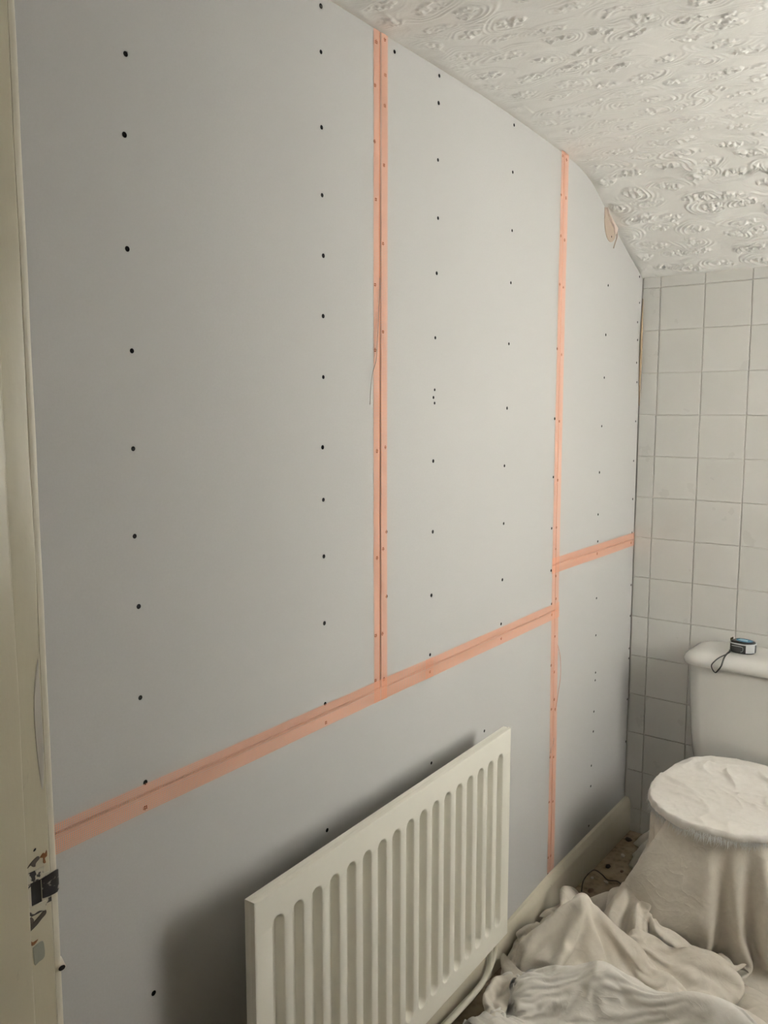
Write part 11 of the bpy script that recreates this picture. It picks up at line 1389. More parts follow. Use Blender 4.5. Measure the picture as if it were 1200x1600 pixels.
6,2,-4,2,-1,-4,0,7,-2,0,0,2,-3,-2,1,1,-4,-2,5,4,-3,-8,9,1,-1,-6,4,2,-2,-4,-2,8,-4,-4,-1,6,5,-3,-2,-2,3,0,-3,4,1,-1,-2,-1,4,-1,-3,2,1,-5,-2,0,6,2,-4,-3,4,3,0,-1,2,-2,3,0,0,-2,1,1,-3,-5,5,3,-1,-4,
11,-1,-4,-7,-6,10,5,0,-1,1,2,-5,2,0,-1,-2,3,-2,-6,2,5,2,-8,4,5,-8,-1,7,1,-2,-6,-1,8,-1,-4,-4,2,5,2,-5,1,1,-5,5,1,-1,-1,2,-3,-2,6,-1,0,3,0,-2,-6,2,5,0,-6,0,5,2,0,-1,-4,3,0,1,1,-4,2,2,-12,3,7,-1,
-5,1,5,5,-3,-4,2,1,6,-2,1,0,-1,0,1,1,-1,-1,1,-5,-2,5,1,-4,4,1,-2,-3,4,-1,-2,-3,2,4,0,-1,-6,0,6,0,-4,4,-2,0,2,0,-2,0,4,-7,-1,1,-1,1,5,1,1,-3,1,2,2,-3,-3,-1,-1,4,2,-2,1,0,-1,2,-1,1,-1,-1,0,0,
13,-11,4,1,-2,0,-2,-3,5,4,-2,0,0,0,1,-1,0,1,0,0,-3,-5,7,1,-5,2,0,-2,-4,6,1,0,-4,-2,5,1,0,-2,-6,8,-2,-1,3,-5,4,0,-1,-2,2,3,-5,-4,0,-1,-1,3,5,3,1,1,0,-2,-1,-2,0,0,3,-2,1,0,1,0,1,-5,4,0,-3,2,
13,2,-3,-11,-1,3,1,4,-1,1,-1,0,0,-1,1,-1,-1,2,0,-1,2,-2,-4,3,3,-1,-3,2,-2,-4,6,-1,1,0,-4,2,2,1,0,-6,4,-2,1,-1,2,0,-1,0,-3,3,3,1,-1,1,-2,-2,-7,1,0,0,3,5,0,2,0,-2,-2,3,-4,2,0,-1,2,0,0,-3,3,2,
-2,14,-5,4,-13,4,5,-3,-2,7,0,-3,1,0,-1,0,0,-1,1,0,0,2,-3,-3,3,3,0,-2,3,-3,-5,4,-1,-1,2,0,-1,1,2,0,-1,0,-3,3,0,0,-2,1,0,-4,1,3,3,-1,-1,-1,4,-3,-1,-1,-3,0,6,-2,0,1,0,-2,0,-4,3,1,2,1,-2,2,-3,0,
-15,8,6,9,-1,-3,1,-5,1,3,3,-2,0,1,-3,3,1,-4,-1,4,1,1,-1,0,-1,2,1,-2,-4,0,3,-1,-2,2,-1,-2,3,1,1,1,0,0,-1,0,0,-1,1,-1,1,0,-3,1,2,-1,-1,1,-4,2,1,2,0,-2,-5,2,4,-2,0,2,1,0,-3,1,-2,4,-1,0,0,1,
3,-21,3,12,6,5,-7,8,-16,7,7,-2,-1,1,2,-3,3,1,-2,0,1,0,1,0,-1,1,-1,1,-1,-2,-2,-2,5,0,-1,1,-2,-1,4,1,0,1,1,-1,0,-1,0,0,-3,-3,0,2,0,4,-2,-1,2,-1,-6,1,4,1,0,-3,-3,6,0,-1,2,1,0,-2,0,1,-1,2,-1,0,
8,-6,2,-13,6,7,4,-1,0,-8,4,2,-1,1,2,1,-2,2,-2,0,2,0,0,0,1,-2,0,0,0,1,-1,-1,-2,-1,3,-1,1,0,-5,1,4,1,-1,2,0,-1,0,1,0,0,-2,-6,-4,4,7,-1,0,-1,2,-6,-3,4,3,2,-1,-5,0,4,0,-3,4,-2,0,-2,6,-2,2,0,
1,5,5,7,-11,-17,11,-2,3,-1,0,6,0,0,0,-1,0,2,0,-1,-2,2,1,0,-3,2,-3,-3,5,1,0,0,-1,-1,-1,0,-1,2,2,-1,-4,1,5,-4,2,2,-3,1,2,-3,2,0,-3,-5,3,2,-2,0,3,2,-1,-5,-1,3,3,0,-1,-3,2,2,-2,0,-1,4,-1,-2,2,0,
-4,11,3,6,4,-17,-7,1,7,1,-4,3,-5,0,4,1,-4,-1,8,2,-4,-3,1,-2,0,-1,6,-3,-5,6,3,1,-1,0,0,-1,-1,-4,3,3,-1,-2,-3,5,-6,3,3,-5,-1,6,-1,0,4,-4,-6,6,2,-3,-2,4,-1,1,0,-3,2,2,1,-3,-1,0,2,1,-6,3,3,-1,-2,0,
0,8,-4,4,10,-3,-14,11,-4,-4,2,-3,3,-3,-7,3,5,2,-2,3,1,-3,-3,2,2,-2,-1,1,-3,-4,1,5,3,1,-4,3,0,-1,-7,0,8,1,-2,-4,4,-5,4,2,0,-2,2,-1,-3,6,-2,-7,5,3,-2,-2,5,-2,-2,1,1,-1,-3,5,0,1,-10,5,2,-4,-3,8,0,1,
-1,1,0,-1,8,-2,-3,5,2,-2,2,-4,2,1,0,-1,1,1,-2,-3,4,1,-2,-2,2,-2,-4,4,3,-3,-3,-3,-1,5,2,-8,5,5,0,-4,-4,5,3,-4,0,2,-4,2,2,2,-3,1,2,-5,4,2,-6,3,2,-1,-2,0,2,0,-1,0,2,-3,1,0,2,-8,6,-4,0,1,2,1,
1,-10,3,1,-5,-1,5,3,3,3,-5,4,3,1,2,0,-1,-1,2,-4,0,3,2,-1,-5,5,-2,0,2,0,0,-1,-3,-6,2,5,-6,3,5,-1,-2,-6,3,7,-6,-1,1,-1,0,0,4,0,-2,3,0,-1,3,-2,1,-1,1,0,-1,0,-1,-1,3,1,-3,1,1,-1,-6,7,-1,-1,-1,1,
-4,-4,-3,-9,12,8,4,-15,1,3,2,3,3,3,3,1,-1,0,-1,1,-5,-1,4,3,-2,-3,5,0,-1,1,-2,-2,3,-1,0,1,-1,-10,6,4,-1,-1,-5,5,3,-5,-3,1,1,0,0,3,3,-2,0,2,-1,1,-2,2,-2,3,-3,2,-4,4,-5,5,-1,-2,4,0,-2,-7,8,-1,1,-3,
64,2,-4,-17,-16,18,13,-1,7,-7,6,10,4,11,4,6,-1,-1,-2,-2,-3,-5,-7,-8,-2,1,-1,-1,-2,-1,-2,-2,0,-5,-4,3,3,0,-4,-6,2,2,1,-1,-5,-3,2,-4,-6,8,4,-1,-4,4,1,3,3,-14,-2,2,-2,1,-4,-4,9,1,1,-7,-4,-5,4,6,-1,-7,9,-1,0,1,
5,-15,11,8,-5,-10,9,-4,-1,8,-2,-2,0,3,-3,-3,2,0,-2,-3,0,4,4,1,-5,-5,0,1,-1,-2,0,0,0,8,1,-7,-3,1,6,5,-8,-4,-1,3,7,-3,-5,9,1,-11,1,5,6,-10,1,2,2,7,-8,-5,2,-1,10,-3,-8,6,3,3,-1,-3,-7,-1,8,3,-8,9,-3,-5,
-7,1,-6,20,2,-5,-4,1,-4,3,2,-1,1,-2,6,-9,-4,0,3,3,-3,-4,2,6,4,-3,-4,-1,3,-1,-1,3,-2,-5,7,3,-7,-3,-2,4,7,-4,0,-3,-3,10,-3,-6,7,1,-8,-1,1,5,-3,-2,0,4,5,-6,-3,4,0,7,-7,-2,1,-2,6,5,-5,-5,-1,11,-1,-3,0,-5,
-12,6,0,4,7,2,-12,0,5,3,-3,-9,7,4,-1,4,-3,-6,-3,1,5,2,-6,-2,4,6,1,-5,-3,6,-1,-4,5,-1,-7,7,3,-5,1,-4,3,5,-4,5,-6,-4,9,-4,-7,7,3,-8,-2,2,1,-1,-3,1,6,6,-6,3,-4,2,5,-9,0,-1,-4,9,8,-5,-6,-1,10,0,-2,1,
-5,-5,0,11,6,-2,-4,-8,9,-5,-6,6,-4,0,0,2,8,3,-5,-5,-3,5,6,-3,-7,-1,3,6,-4,-2,7,-2,-4,6,-2,-7,9,2,-4,4,-5,5,-3,-6,8,-8,-2,8,0,-9,5,5,-8,-2,2,-3,0,7,-6,6,1,-6,0,-2,6,3,-6,2,7,-9,7,6,-2,-7,-4,6,5,2,
14,-5,-13,-11,4,0,3,11,-3,-1,-1,4,0,0,-5,0,-2,3,5,0,-3,-6,4,5,1,-3,-4,-1,7,-6,0,9,-3,-5,5,-2,-5,7,-4,-1,3,-5,9,-7,-2,8,-7,-4,9,1,-9,4,7,-2,-5,0,-4,2,4,-5,11,-7,-1,-2,-2,7,0,2,4,-2,-10,4,6,4,-5,-8,7,3,
12,7,0,-19,-4,4,-4,4,-3,-4,12,-4,-1,-1,8,0,-4,-5,0,3,3,1,-6,-2,3,4,-1,-6,-1,6,-2,-2,8,1,-5,-1,-2,2,3,-8,2,0,-4,5,-3,0,8,-4,-5,6,-1,-7,5,6,4,-1,-5,-9,6,2,-1,5,-6,1,0,-4,7,2,0,3,-2,-9,-1,6,4,-5,-1,3,
-9,5,11,6,-4,0,-1,-4,-9,9,2,4,-8,-7,1,6,5,1,-1,0,0,2,-3,-4,-4,-2,8,-1,-3,6,1,-4,-4,4,5,-2,-4,-2,4,-4,-4,5,-4,5,0,-7,4,5,-6,-5,6,-2,-6,3,6,6,2,-6,-7,6,-2,-1,7,-4,4,-3,-6,8,-1,-2,6,0,-7,-6,4,5,0,-5,
-15,5,-2,7,2,16,11,-10,-13,2,3,-9,7,-7,2,-8,5,7,2,0,1,-2,1,2,-1,-6,-4,9,0,-7,4,3,-2,-4,3,5,-1,-8,2,6,-8,-2,9,-5,2,-2,-5,1,8,1,-5,1,-3,-5,-1,1,11,4,-5,-10,0,4,3,4,-5,7,-1,0,-1,-3,-7,9,5,-5,-9,6,1,-3,
10,-9,-6,-7,15,-5,6,4,-11,0,0,-11,9,13,-10,-3,-2,1,2,-1,-1,3,1,-1,2,5,-5,-2,8,-3,-4,3,2,0,-5,2,6,0,-9,7,0,-8,0,6,-5,4,4,-6,-3,2,5,4,-2,-5,-3,-3,-2,9,6,-4,-4,3,-1,6,-4,-2,6,-2,-2,-1,1,-6,4,7,-4,-5,1,-1,
3,11,0,-23,10,2,-7,-5,7,3,-8,7,0,3,-6,8,-9,-5,4,3,-3,-2,4,2,-3,1,6,-5,-4,7,-4,3,-1,3,0,-5,0,6,2,-6,7,-5,-7,4,4,-1,-4,8,-1,-6,-2,3,8,-2,-5,2,-5,-1,6,6,-2,-10,2,-1,8,0,-1,3,-2,-2,-1,4,-8,2,6,-7,0,0,
-21,10,23,-1,-21,10,5,-7,5,-1,-5,15,-5,-5,-3,6,0,-6,-7,3,8,-7,-4,5,6,-7,0,7,-7,5,1,-8,9,-1,5,0,-8,-5,8,-1,2,3,-7,-4,10,2,-8,-3,8,3,-3,-7,3,8,-5,-4,7,-8,-3,5,3,-2,-7,2,3,6,1,-8,5,3,-6,1,2,-9,7,3,-6,1,
0,-16,4,18,-10,-9,2,10,0,-3,6,5,1,-3,-2,-1,-1,5,-5,-7,0,11,-6,-6,4,7,-6,-3,6,-7,8,0,-2,3,-2,2,3,-4,-9,7,0,2,3,-8,3,3,2,-7,-5,5,6,-1,-8,1,9,-6,-3,9,-6,-4,0,4,5,-3,-2,-2,3,3,-3,3,3,-10,10,-4,-9,7,1,-2,
11,-1,-28,-5,16,1,-10,3,15,-5,-1,-3,1,0,9,-2,-2,5,3,-4,-8,0,10,-4,-8,3,7,-4,0,0,0,5,-6,2,0,-6,3,4,-1,-8,5,3,-1,0,-2,-2,2,6,-6,-3,0,8,1,-7,2,8,-9,0,6,-6,-2,4,6,3,-3,-3,-2,5,-2,-5,5,-4,1,8,-7,-7,3,5,
-1,12,-12,-5,2,-3,0,8,-6,2,1,1,-5,1,3,1,4,-7,2,8,-3,-11,6,8,-4,-7,2,7,-5,-1,1,7,1,-6,-1,3,-9,0,6,1,-7,7,-1,2,-5,-2,-2,4,7,-2,-3,-4,7,4,-9,3,7,-11,4,6,-1,-5,-4,6,4,1,0,-3,-1,-1,-6,3,-4,6,6,-9,-3,7,
12,-15,-2,9,4,-6,-3,8,-8,5,1,7,-6,-10,-2,3,8,0,-5,-3,8,-2,-11,6,8,-4,-6,2,9,-4,2,-9,7,1,-2,1,-1,-1,-7,1,-1,4,5,-2,-1,-3,-1,-3,2,4,3,-1,-7,7,4,-9,3,6,-9,4,5,1,-10,-2,1,0,-1,2,3,7,-1,-3,-8,0,8,4,-9,-1,
2,-1,1,-3,5,-1,4,-11,14,-3,2,-15,0,-7,12,-5,3,4,5,-5,-2,7,-7,-6,7,6,-3,-8,2,8,-3,-5,1,3,-4,4,-2,3,1,-7,1,-4,11,-1,-3,-2,3,-1,-2,-1,-3,7,2,-8,7,3,-9,5,2,-6,-4,7,1,-3,-3,-2,0,-1,3,7,4,-1,-3,-7,-2,8,3,-9,
2,6,4,-9,-6,-1,9,-4,6,-5,11,-4,-7,-14,0,8,-2,1,5,4,-3,-1,4,-9,-2,9,3,-1,-11,4,2,0,-4,5,5,-8,2,-4,8,1,-7,-3,1,7,-7,3,8,-3,-2,3,-6,-3,8,1,-7,6,3,-10,1,6,0,-8,3,-2,6,-3,-2,-1,-1,2,3,0,3,-5,0,-4,7,3,
-4,-2,7,5,1,-12,0,11,-8,0,7,1,7,0,-27,7,3,0,-3,6,4,-2,3,-3,-8,1,5,3,3,-11,0,11,-10,1,4,0,0,-3,2,3,2,-3,-9,6,1,4,1,3,-6,-1,1,-3,-4,9,2,-7,7,-1,-8,-2,13,-2,-4,-3,1,3,-2,1,1,-2,0,-1,2,-1,5,-2,-9,9,
2,-20,0,20,2,2,-10,9,5,-1,-17,-2,2,21,3,-18,-2,-3,2,-2,2,6,1,3,-7,-6,4,0,3,4,-7,2,0,-6,3,4,3,-2,-1,-2,4,3,-3,-9,4,10,-9,0,5,-8,12,1,-8,-5,7,2,-10,4,5,5,-5,-3,6,-5,-1,1,2,0,1,-4,-2,3,2,-2,2,4,-3,-8,
1,-2,-5,-2,7,11,-5,-6,3,6,-1,-10,-18,3,23,5,-4,-4,-7,-2,0,0,4,5,1,-8,-2,7,-4,0,3,-4,3,-5,0,2,3,2,-2,0,-1,-3,10,-3,-1,1,2,-6,6,2,-4,3,1,-2,-7,6,2,-2,-1,-1,5,-3,-6,3,0,0,1,3,-1,-4,-2,4,1,-1,1,1,4,-1,
-4,18,-9,-8,0,4,0,-6,0,-4,4,10,-15,-10,5,10,5,4,0,-8,-2,-1,1,2,8,-2,-8,-1,8,-5,-3,-1,4,1,-4,4,1,1,-1,5,-4,-1,-5,12,1,-10,5,-2,-2,10,-1,-7,-1,5,-2,-7,3,8,1,-5,1,3,-6,0,-2,5,-2,-2,2,0,2,-2,-3,4,0,2,2,1,
-10,15,6,-17,-1,0,9,-12,1,-2,-10,4,16,-2,-2,0,1,3,4,0,-6,-3,-1,1,1,10,-5,-7,-1,8,-5,-6,1,2,0,3,7,2,-8,5,5,0,-7,-3,10,-4,-8,13,-4,-7,7,-3,-1,-5,7,-2,-1,-2,11,0,-7,0,4,-3,-4,0,8,-5,-4,6,3,0,-8,3,2,2,1,-1,
-16,5,15,8,-3,-6,-5,-2,-9,3,-5,-2,9,11,1,-5,-3,-4,6,5,-1,-3,-4,1,-3,4,7,-4,-6,-1,7,0,-3,-2,0,-2,3,7,4,-9,3,1,4,-4,-6,7,-4,3,3,2,-5,-3,3,-2,-3,1,8,-4,-1,4,-10,0,8,5,-5,-7,0,7,-7,-3,1,2,7,-1,-3,4,2,-1,
10,-24,10,10,1,-9,-2,9,-6,-8,3,0,5,4,4,-9,-5,1,2,6,4,-2,-4,0,-1,-5,6,6,-5,-7,-3,5,2,3,1,0,-4,-3,7,3,-8,4,5,0,-6,-3,8,-7,-2,4,1,5,-7,6,-6,2,-5,8,-1,-5,-2,0,0,4,6,-2,-8,2,1,-6,0,1,6,6,-10,1,6,2,
6,-9,-5,12,-5,9,2,-6,-5,2,-3,1,3,9,-4,-5,-8,-1,1,2,5,6,-1,-6,5,-5,-6,5,9,-5,-7,-4,0,1,3,0,6,-2,-5,7,3,-8,-1,1,9,-1,0,-6,-2,-5,2,9,2,-4,-4,5,-3,-3,4,-6,0,11,-2,-4,3,2,-3,-7,6,0,-6,4,-4,6,4,-9,3,7,
-8,7,2,8,-11,-1,8,2,-3,2,-5,0,4,1,-4,4,-3,-5,-6,2,2,-2,8,4,-1,2,-5,-7,4,8,-2,-1,2,-5,-6,1,-2,9,-3,-5,7,2,-5,-1,0,8,0,0,0,-5,-3,3,4,-4,-1,-1,8,-9,-2,2,2,-2,6,-1,-5,-1,8,-7,-4,8,0,-5,1,-4,6,4,-9,3,
-1,16,-15,-4,4,-5,-4,5,-1,1,9,-2,1,-7,1,3,5,-3,-7,-3,5,3,-5,4,3,4,0,-5,-7,8,6,-7,-2,7,-2,-5,-2,-2,9,-4,-4,7,3,-2,-6,-2,5,4,0,-1,-1,-2,3,-4,2,1,-5,2,-4,2,4,-4,-3,8,-4,-3,-3,9,-6,-2,9,-1,1,-1,-7,6,2,-7,
8,-9,13,-24,16,2,-2,-12,7,-1,-1,5,-1,-6,-1,1,6,2,-5,-3,-2,11,-1,-5,0,5,4,0,-7,-2,8,2,-8,0,7,-4,-2,-6,0,10,-2,-6,7,3,-1,-6,-4,5,3,4,-9,-3,2,3,1,3,-2,-3,-4,-2,2,7,-4,-5,6,6,-8,-2,6,-6,-3,7,0,3,-3,-2,0,9,
6,-3,-12,5,7,1,6,2,-7,-2,4,-2,-8,2,2,-10,2,9,-1,2,-8,-1,11,2,-9,-4,8,4,-1,-7,3,6,-1,-8,4,6,-7,-1,-4,-1,9,1,-11,8,5,1,-4,-8,-1,8,3,-10,-3,3,8,-1,2,0,-8,2,-1,0,7,-8,-2,6,5,-11,-1,4,4,-7,0,4,5,-3,0,-6,
3,6,9,0,-20,7,1,10,-5,-8,-4,-3,8,-4,1,4,-10,0,6,-2,5,-8,-1,8,5,-9,-3,8,3,-5,-4,8,0,-3,-6,7,3,-2,-3,-3,-1,6,-1,-7,5,4,2,2,-3,-8,6,0,-1,1,-1,-2,-1,3,3,0,0,-8,-2,11,-6,-6,6,4,-10,4,0,4,-4,-1,5,2,2,-7,
6,-6,4,2,-4,-1,-6,3,1,4,0,-1,1,-2,-4,9,-3,-6,2,-1,6,4,-5,-7,9,2,-8,1,6,0,-8,2,7,0,-2,-6,5,4,-3,-3,-1,1,1,-3,-3,3,0,4,3,0,-5,3,0,3,-6,-6,0,-2,2,3,0,0,-4,2,8,-6,-4,1,2,-6,1,7,1,-4,0,3,0,3,
-9,9,0,1,-3,2,-1,-11,7,9,0,-3,3,1,-5,3,3,0,-4,-1,-5,6,5,-4,-5,9,-2,-7,8,0,-2,-7,8,-2,3,-1,-3,4,1,-3,-4,0,0,7,-7,-2,-3,-1,4,6,4,-1,-7,3,3,-6,-7,4,-3,-2,1,4,4,-4,5,0,-8,2,0,-1,-2,4,9,-2,-4,1,-4,0,
1,-9,8,-2,2,-11,1,-1,9,1,3,-3,3,5,-2,-4,2,3,0,-1,0,-10,4,6,-8,3,7,-2,-5,7,-1,-3,-2,3,-2,6,-1,-3,4,-1,-4,-4,3,4,1,-7,-1,-1,-2,1,6,3,-3,-2,2,3,-4,-3,5,-4,2,4,2,-4,-7,5,-4,-5,1,4,1,-3,3,5,-2,-2,-2,0,
-2,13,-8,0,3,-11,-5,5,6,0,4,-4,-1,5,2,-10,8,1,1,-3,0,2,-6,4,2,-9,7,2,-6,4,3,-2,-5,4,-1,2,2,-2,0,2,1,-5,1,-2,5,0,-1,-4,-1,4,-7,3,5,-12,4,3,5,-1,-6,7,2,0,-4,3,-5,-5,5,-7,3,5,1,-2,-1,-5,6,-3,0,2,
6,7,-6,0,-8,3,-3,2,5,-4,0,1,-1,4,-1,-4,3,-1,5,-2,-6,5,-2,-1,5,-3,-4,6,0,-6,6,0,0,-1,0,0,2,0,0,1,0,0,-3,-2,4,1,0,-2,-3,0,-6,-3,7,0,-7,4,0,0,0,3,3,1,-4,-4,6,-4,-5,6,-1,-1,6,1,-2,-3,-2,2,4,-4,
-7,-1,13,-5,2,0,-3,5,-4,3,-1,5,-1,0,0,-1,-3,4,-3,5,-3,-8,8,-6,3,5,-6,1,2,0,-2,5,-1,0,-1,-1,3,1,-2,1,-1,1,1,-2,-1,3,0,0,-5,-1,0,-7,-2,8,-6,-1,4,-4,3,0,2,2,5,-8,-4,8,-1,-2,7,-3,-7,1,2,7,-9,-3,6,2,
-13,0,1,10,3,3,6,-13,2,4,4,0,-1,-1,-3,4,-6,6,2,0,-1,-3,-1,2,-8,9,1,-8,7,0,-3,-4,6,2,-1,-4,2,4,0,-1,0,-1,1,-1,1,2,-2,0,0,-14,9,4,-8,-2,8,-9,-2,5,4,1,-2,1,-2,7,-9,-2,8,-2,-5,7,2,-2,-8,2,8,-4,-4,3,
3,-11,1,5,5,-2,2,6,-7,-3,2,5,-2,1,-6,3,3,1,2,-1,1,0,-7,6,1,-10,8,1,-9,7,2,0,-5,5,1,-2,-2,2,1,1,0,0,-1,2,-3,1,-3,-2,2,-2,-5,7,0,-3,0,0,-6,5,6,-1,-1,-5,-5,2,8,-7,-2,10,-4,-6,2,3,4,-8,2,6,-4,-1,
2,5,-6,-3,1,3,-3,11,-1,-7,-6,9,0,0,1,-6,3,3,2,-2,2,0,-5,1,3,-4,-3,6,0,-6,5,2,-2,-3,5,-1,-2,1,3,-1,1,0,0,1,-1,-1,-1,-4,-2,7,-6,0,6,-4,-8,5,0,7,-7,1,-1,-5,0,4,-2,2,-2,1,8,-7,-3,0,3,5,-7,2,5,-4,
-9,9,5,-6,-2,4,-2,-1,10,1,-3,1,-7,1,6,-2,-3,0,4,2,-1,-1,0,0,1,0,-7,3,5,-2,-4,4,1,-4,0,5,-2,-4,4,2,-1,1,0,0,0,0,-1,-1,0,-5,5,-8,5,3,-4,-6,4,2,0,-7,-1,-1,5,0,4,-6,8,1,-8,4,4,-2,-7,3,5,-8,-1,11,
8,-18,6,8,8,-4,-8,0,-9,3,6,-1,3,-7,6,7,-5,-6,6,4,0,-2,2,-2,-4,3,4,-4,0,5,-3,-5,4,3,-6,-1,6,0,-6,5,2,0,-1,1,0,-3,2,0,0,0,-2,0,-9,7,4,-3,0,-7,7,0,-8,5,4,-1,-3,2,-9,3,7,0,-9,5,3,-7,2,5,-2,-5,
1,-1,-6,1,7,5,3,-13,3,0,0,1,1,-3,-2,8,1,-6,-4,8,3,0,-1,0,0,-2,2,2,0,-1,1,0,-4,1,3,-6,0,6,0,-5,3,2,0,-1,1,-3,1,0,0,2,-1,0,-2,-9,2,5,4,-5,-5,7,2,0,1,-11,-1,5,3,-10,3,7,1,-8,5,3,-8,4,5,-3,
1,-1,4,-4,-6,10,-5,9,-3,1,-4,3,0,0,2,-3,4,-3,-7,0,8,1,1,-2,0,1,0,1,3,-2,-1,-2,2,-3,-1,5,-5,1,4,-2,-3,3,1,-2,-4,-1,6,0,-2,-1,2,-1,2,-4,-3,4,3,-1,-5,-4,6,-1,0,3,-10,-2,5,0,-4,0,11,-2,-4,5,-5,0,-1,5,
0,0,-5,4,2,-4,9,3,-8,3,1,-1,4,-2,-7,2,3,3,-2,-5,2,6,-1,-1,1,1,0,1,-4,3,1,-2,-4,4,0,-4,2,0,2,2,-2,-2,3,0,-1,-3,1,2,2,-1,-2,-4,0,2,3,1,-7,2,3,1,0,0,-7,-6,9,-4,-5,13,-2,-4,-6,8,-5,1,7,-7,4,0,
0,0,-1,-3,-1,7,4,0,-3,3,-2,-1,2,2,-2,-6,0,4,5,-2,-4,5,0,-1,1,1,1,-1,-3,-3,2,3,-1,-3,3,1,-1,-1,1,2,0,-2,2,0,0,-1,-5,5,1,1,-3,-2,-3,4,0,1,-2,1,3,-1,0,-1,-5,0,-7,4,2,-2,6,4,-8,0,6,-6,6,-6,-5,7,
0,0,3,0,-6,4,1,2,-3,0,7,-7,2,2,3,-1,-4,-3,1,6,-3,4,-1,-1,2,1,2,-4,1,-2,-4,4,2,-3,0,3,-2,-3,1,4,1,-2,1,0,0,0,-1,-1,3,-1,-2,0,0,0,1,-5,3,1,0,-1,-7,2,0,5,-2,2,1,-9,1,5,1,-6,3,5,-3,4,-9,-4,
-1,1,3,3,-9,2,4,-2,3,0,2,1,-5,2,0,3,1,-1,-6,0,7,-2,2,-3,3,2,-1,0,0,-1,-2,-7,8,1,-5,-1,6,-2,-4,3,3,0,-1,1,-1,0,0,1,0,0,-2,2,-1,-4,1,2,1,-3,-8,2,-2,-1,6,-6,6,2,-4,5,-8,-1,11,0,-7,-2,4,-4,8,-9,
-3,6,-2,5,2,-7,-1,-1,6,-2,-5,7,0,-7,2,0,2,4,2,-6,-2,4,3,1,1,0,-1,1,-2,2,-2,-1,-6,7,1,-2,-2,3,-1,-4,5,2,-4,2,0,0,0,0,1,-3,1,1,1,-1,-1,0,1,-2,0,-9,6,-5,-2,2,-2,0,0,3,7,-9,-1,7,1,2,-10,2,0,9,
-4,10,-7,0,1,-6,4,-4,11,-3,-4,1,3,2,-4,-4,0,1,8,2,-5,-4,9,2,0,1,-1,-2,1,-3,1,2,-2,-4,2,4,-2,0,2,-3,0,3,-2,-2,3,0,0,1,-1,-2,1,0,1,1,-2,-2,2,0,0,0,-8,3,-6,7,-1,-6,3,-3,5,1,2,-6,5,1,2,1,-8,-2,
2,0,-5,0,5,-1,-4,-5,6,4,1,-5,-1,4,4,1,-1,-3,-4,7,2,-5,-1,7,1,-1,0,1,-2,-1,1,2,0,-2,-2,-3,6,-1,1,0,-3,2,1,-3,2,0,0,0,-1,0,0,1,-1,0,1,-2,-8,1,3,1,2,-6,-1,-1,3,2,-2,1,-2,3,-4,6,-2,-1,4,1,0,-11,
7,-6,0,2,-7,5,3,-5,-6,5,6,-6,-4,-1,2,8,5,0,-3,-7,6,3,-4,-2,6,2,-3,-2,3,-1,0,-1,4,-1,0,-2,-6,4,3,1,-1,0,2,-2,-1,2,-1,0,-1,-1,1,-1,0,3,-1,0,-2,-6,-5,-1,1,2,0,-2,3,7,-2,-5,1,6,-7,3,-1,-5,0,4,5,3,
3,-6,6,-10,3,1,4,0,2,-2,-1,5,-2,-2,-3,-3,3,7,2,0,-8,2,6,-1,-3,5,-1,-5,-1,1,5,1,-7,3,3,1,0,-5,0,5,-1,1,0,-1,0,-1,1,-1,0,0,-1,0,1,-4,0,0,2,1,-2,-4,-4,0,3,2,-1,-2,9,-2,-7,-1,8,-7,4,-1,-5,-3,4,-1,
6,1,-1,-8,2,-9,3,11,-2,-4,-1,2,5,-1,-1,-4,-2,1,6,1,3,-6,-2,7,-2,0,1,1,-3,2,1,0,0,-5,-2,6,2,0,-4,0,5,-4,3,0,-2,1,0,-1,-4,3,0,1,-1,0,-3,-4,-1,1,2,2,0,5,2,-1,-1,-6,-4,9,-1,-7,1,1,-2,1,-3,2,-3,-1,
0,12,-4,-4,0,-11,-3,5,1,3,-2,1,-1,-1,2,0,3,-5,2,-1,6,6,-6,-3,6,0,0,1,0,-3,-5,5,4,0,-4,-7,5,5,1,-3,0,2,-2,2,-2,1,0,0,-1,-4,5,-1,0,0,0,0,-1,-3,-1,-1,1,-1,6,2,1,-1,-8,-4,9,1,-9,0,1,-4,3,5,-4,-2,
0,3,6,-8,-8,7,-7,8,-1,-2,0,0,-2,-2,1,9,-5,-1,0,6,-5,3,5,-5,-3,5,3,-2,3,0,-4,-9,1,6,6,-2,-6,0,4,4,-2,2,-1,0,-1,0,1,-1,1,-1,-9,2,5,-2,1,1,0,2,0,1,1,-8,-7,4,3,5,3,-10,-5,4,9,0,-5,-5,1,-2,8,-2,
-8,7,4,3,-10,6,-6,-3,2,1,3,-3,1,0,-2,1,6,2,-6,1,3,-4,3,6,-2,-2,-1,0,-1,2,3,-2,-8,-1,2,8,2,-4,1,-2,4,0,1,-1,-1,0,2,-1,-2,0,2,-5,-3,5,-2,-2,2,0,0,1,3,2,-5,-8,-1,3,5,5,-8,-5,1,3,1,7,1,-8,-2,5,
-12,2,0,13,6,-8,-3,-12,10,3,0,-6,3,7,1,-6,0,7,1,-5,-3,3,-4,1,5,-4,3,-4,-4,0,3,6,4,-5,-6,-2,5,5,-1,0,-2,1,3,0,0,0,0,1,-1,-2,1,1,-5,-1,4,3,-2,-2,-2,-1,-2,5,5,-2,-6,-6,0,4,1,-1,-2,1,-1,6,-2,5,-7,-1,
1,-13,-8,5,17,14,-10,-3,-1,-3,-3,7,-7,3,5,2,-5,0,2,1,-4,-4,5,-4,-1,1,-2,5,-3,-2,-2,0,8,4,1,-5,-6,0,2,3,2,-2,1,2,0,2,-1,-1,3,2,-1,-2,0,-6,-3,0,1,7,2,0,-3,-6,3,6,0,-2,-7,-3,3,2,-1,4,0,-5,-2,4,0,3,
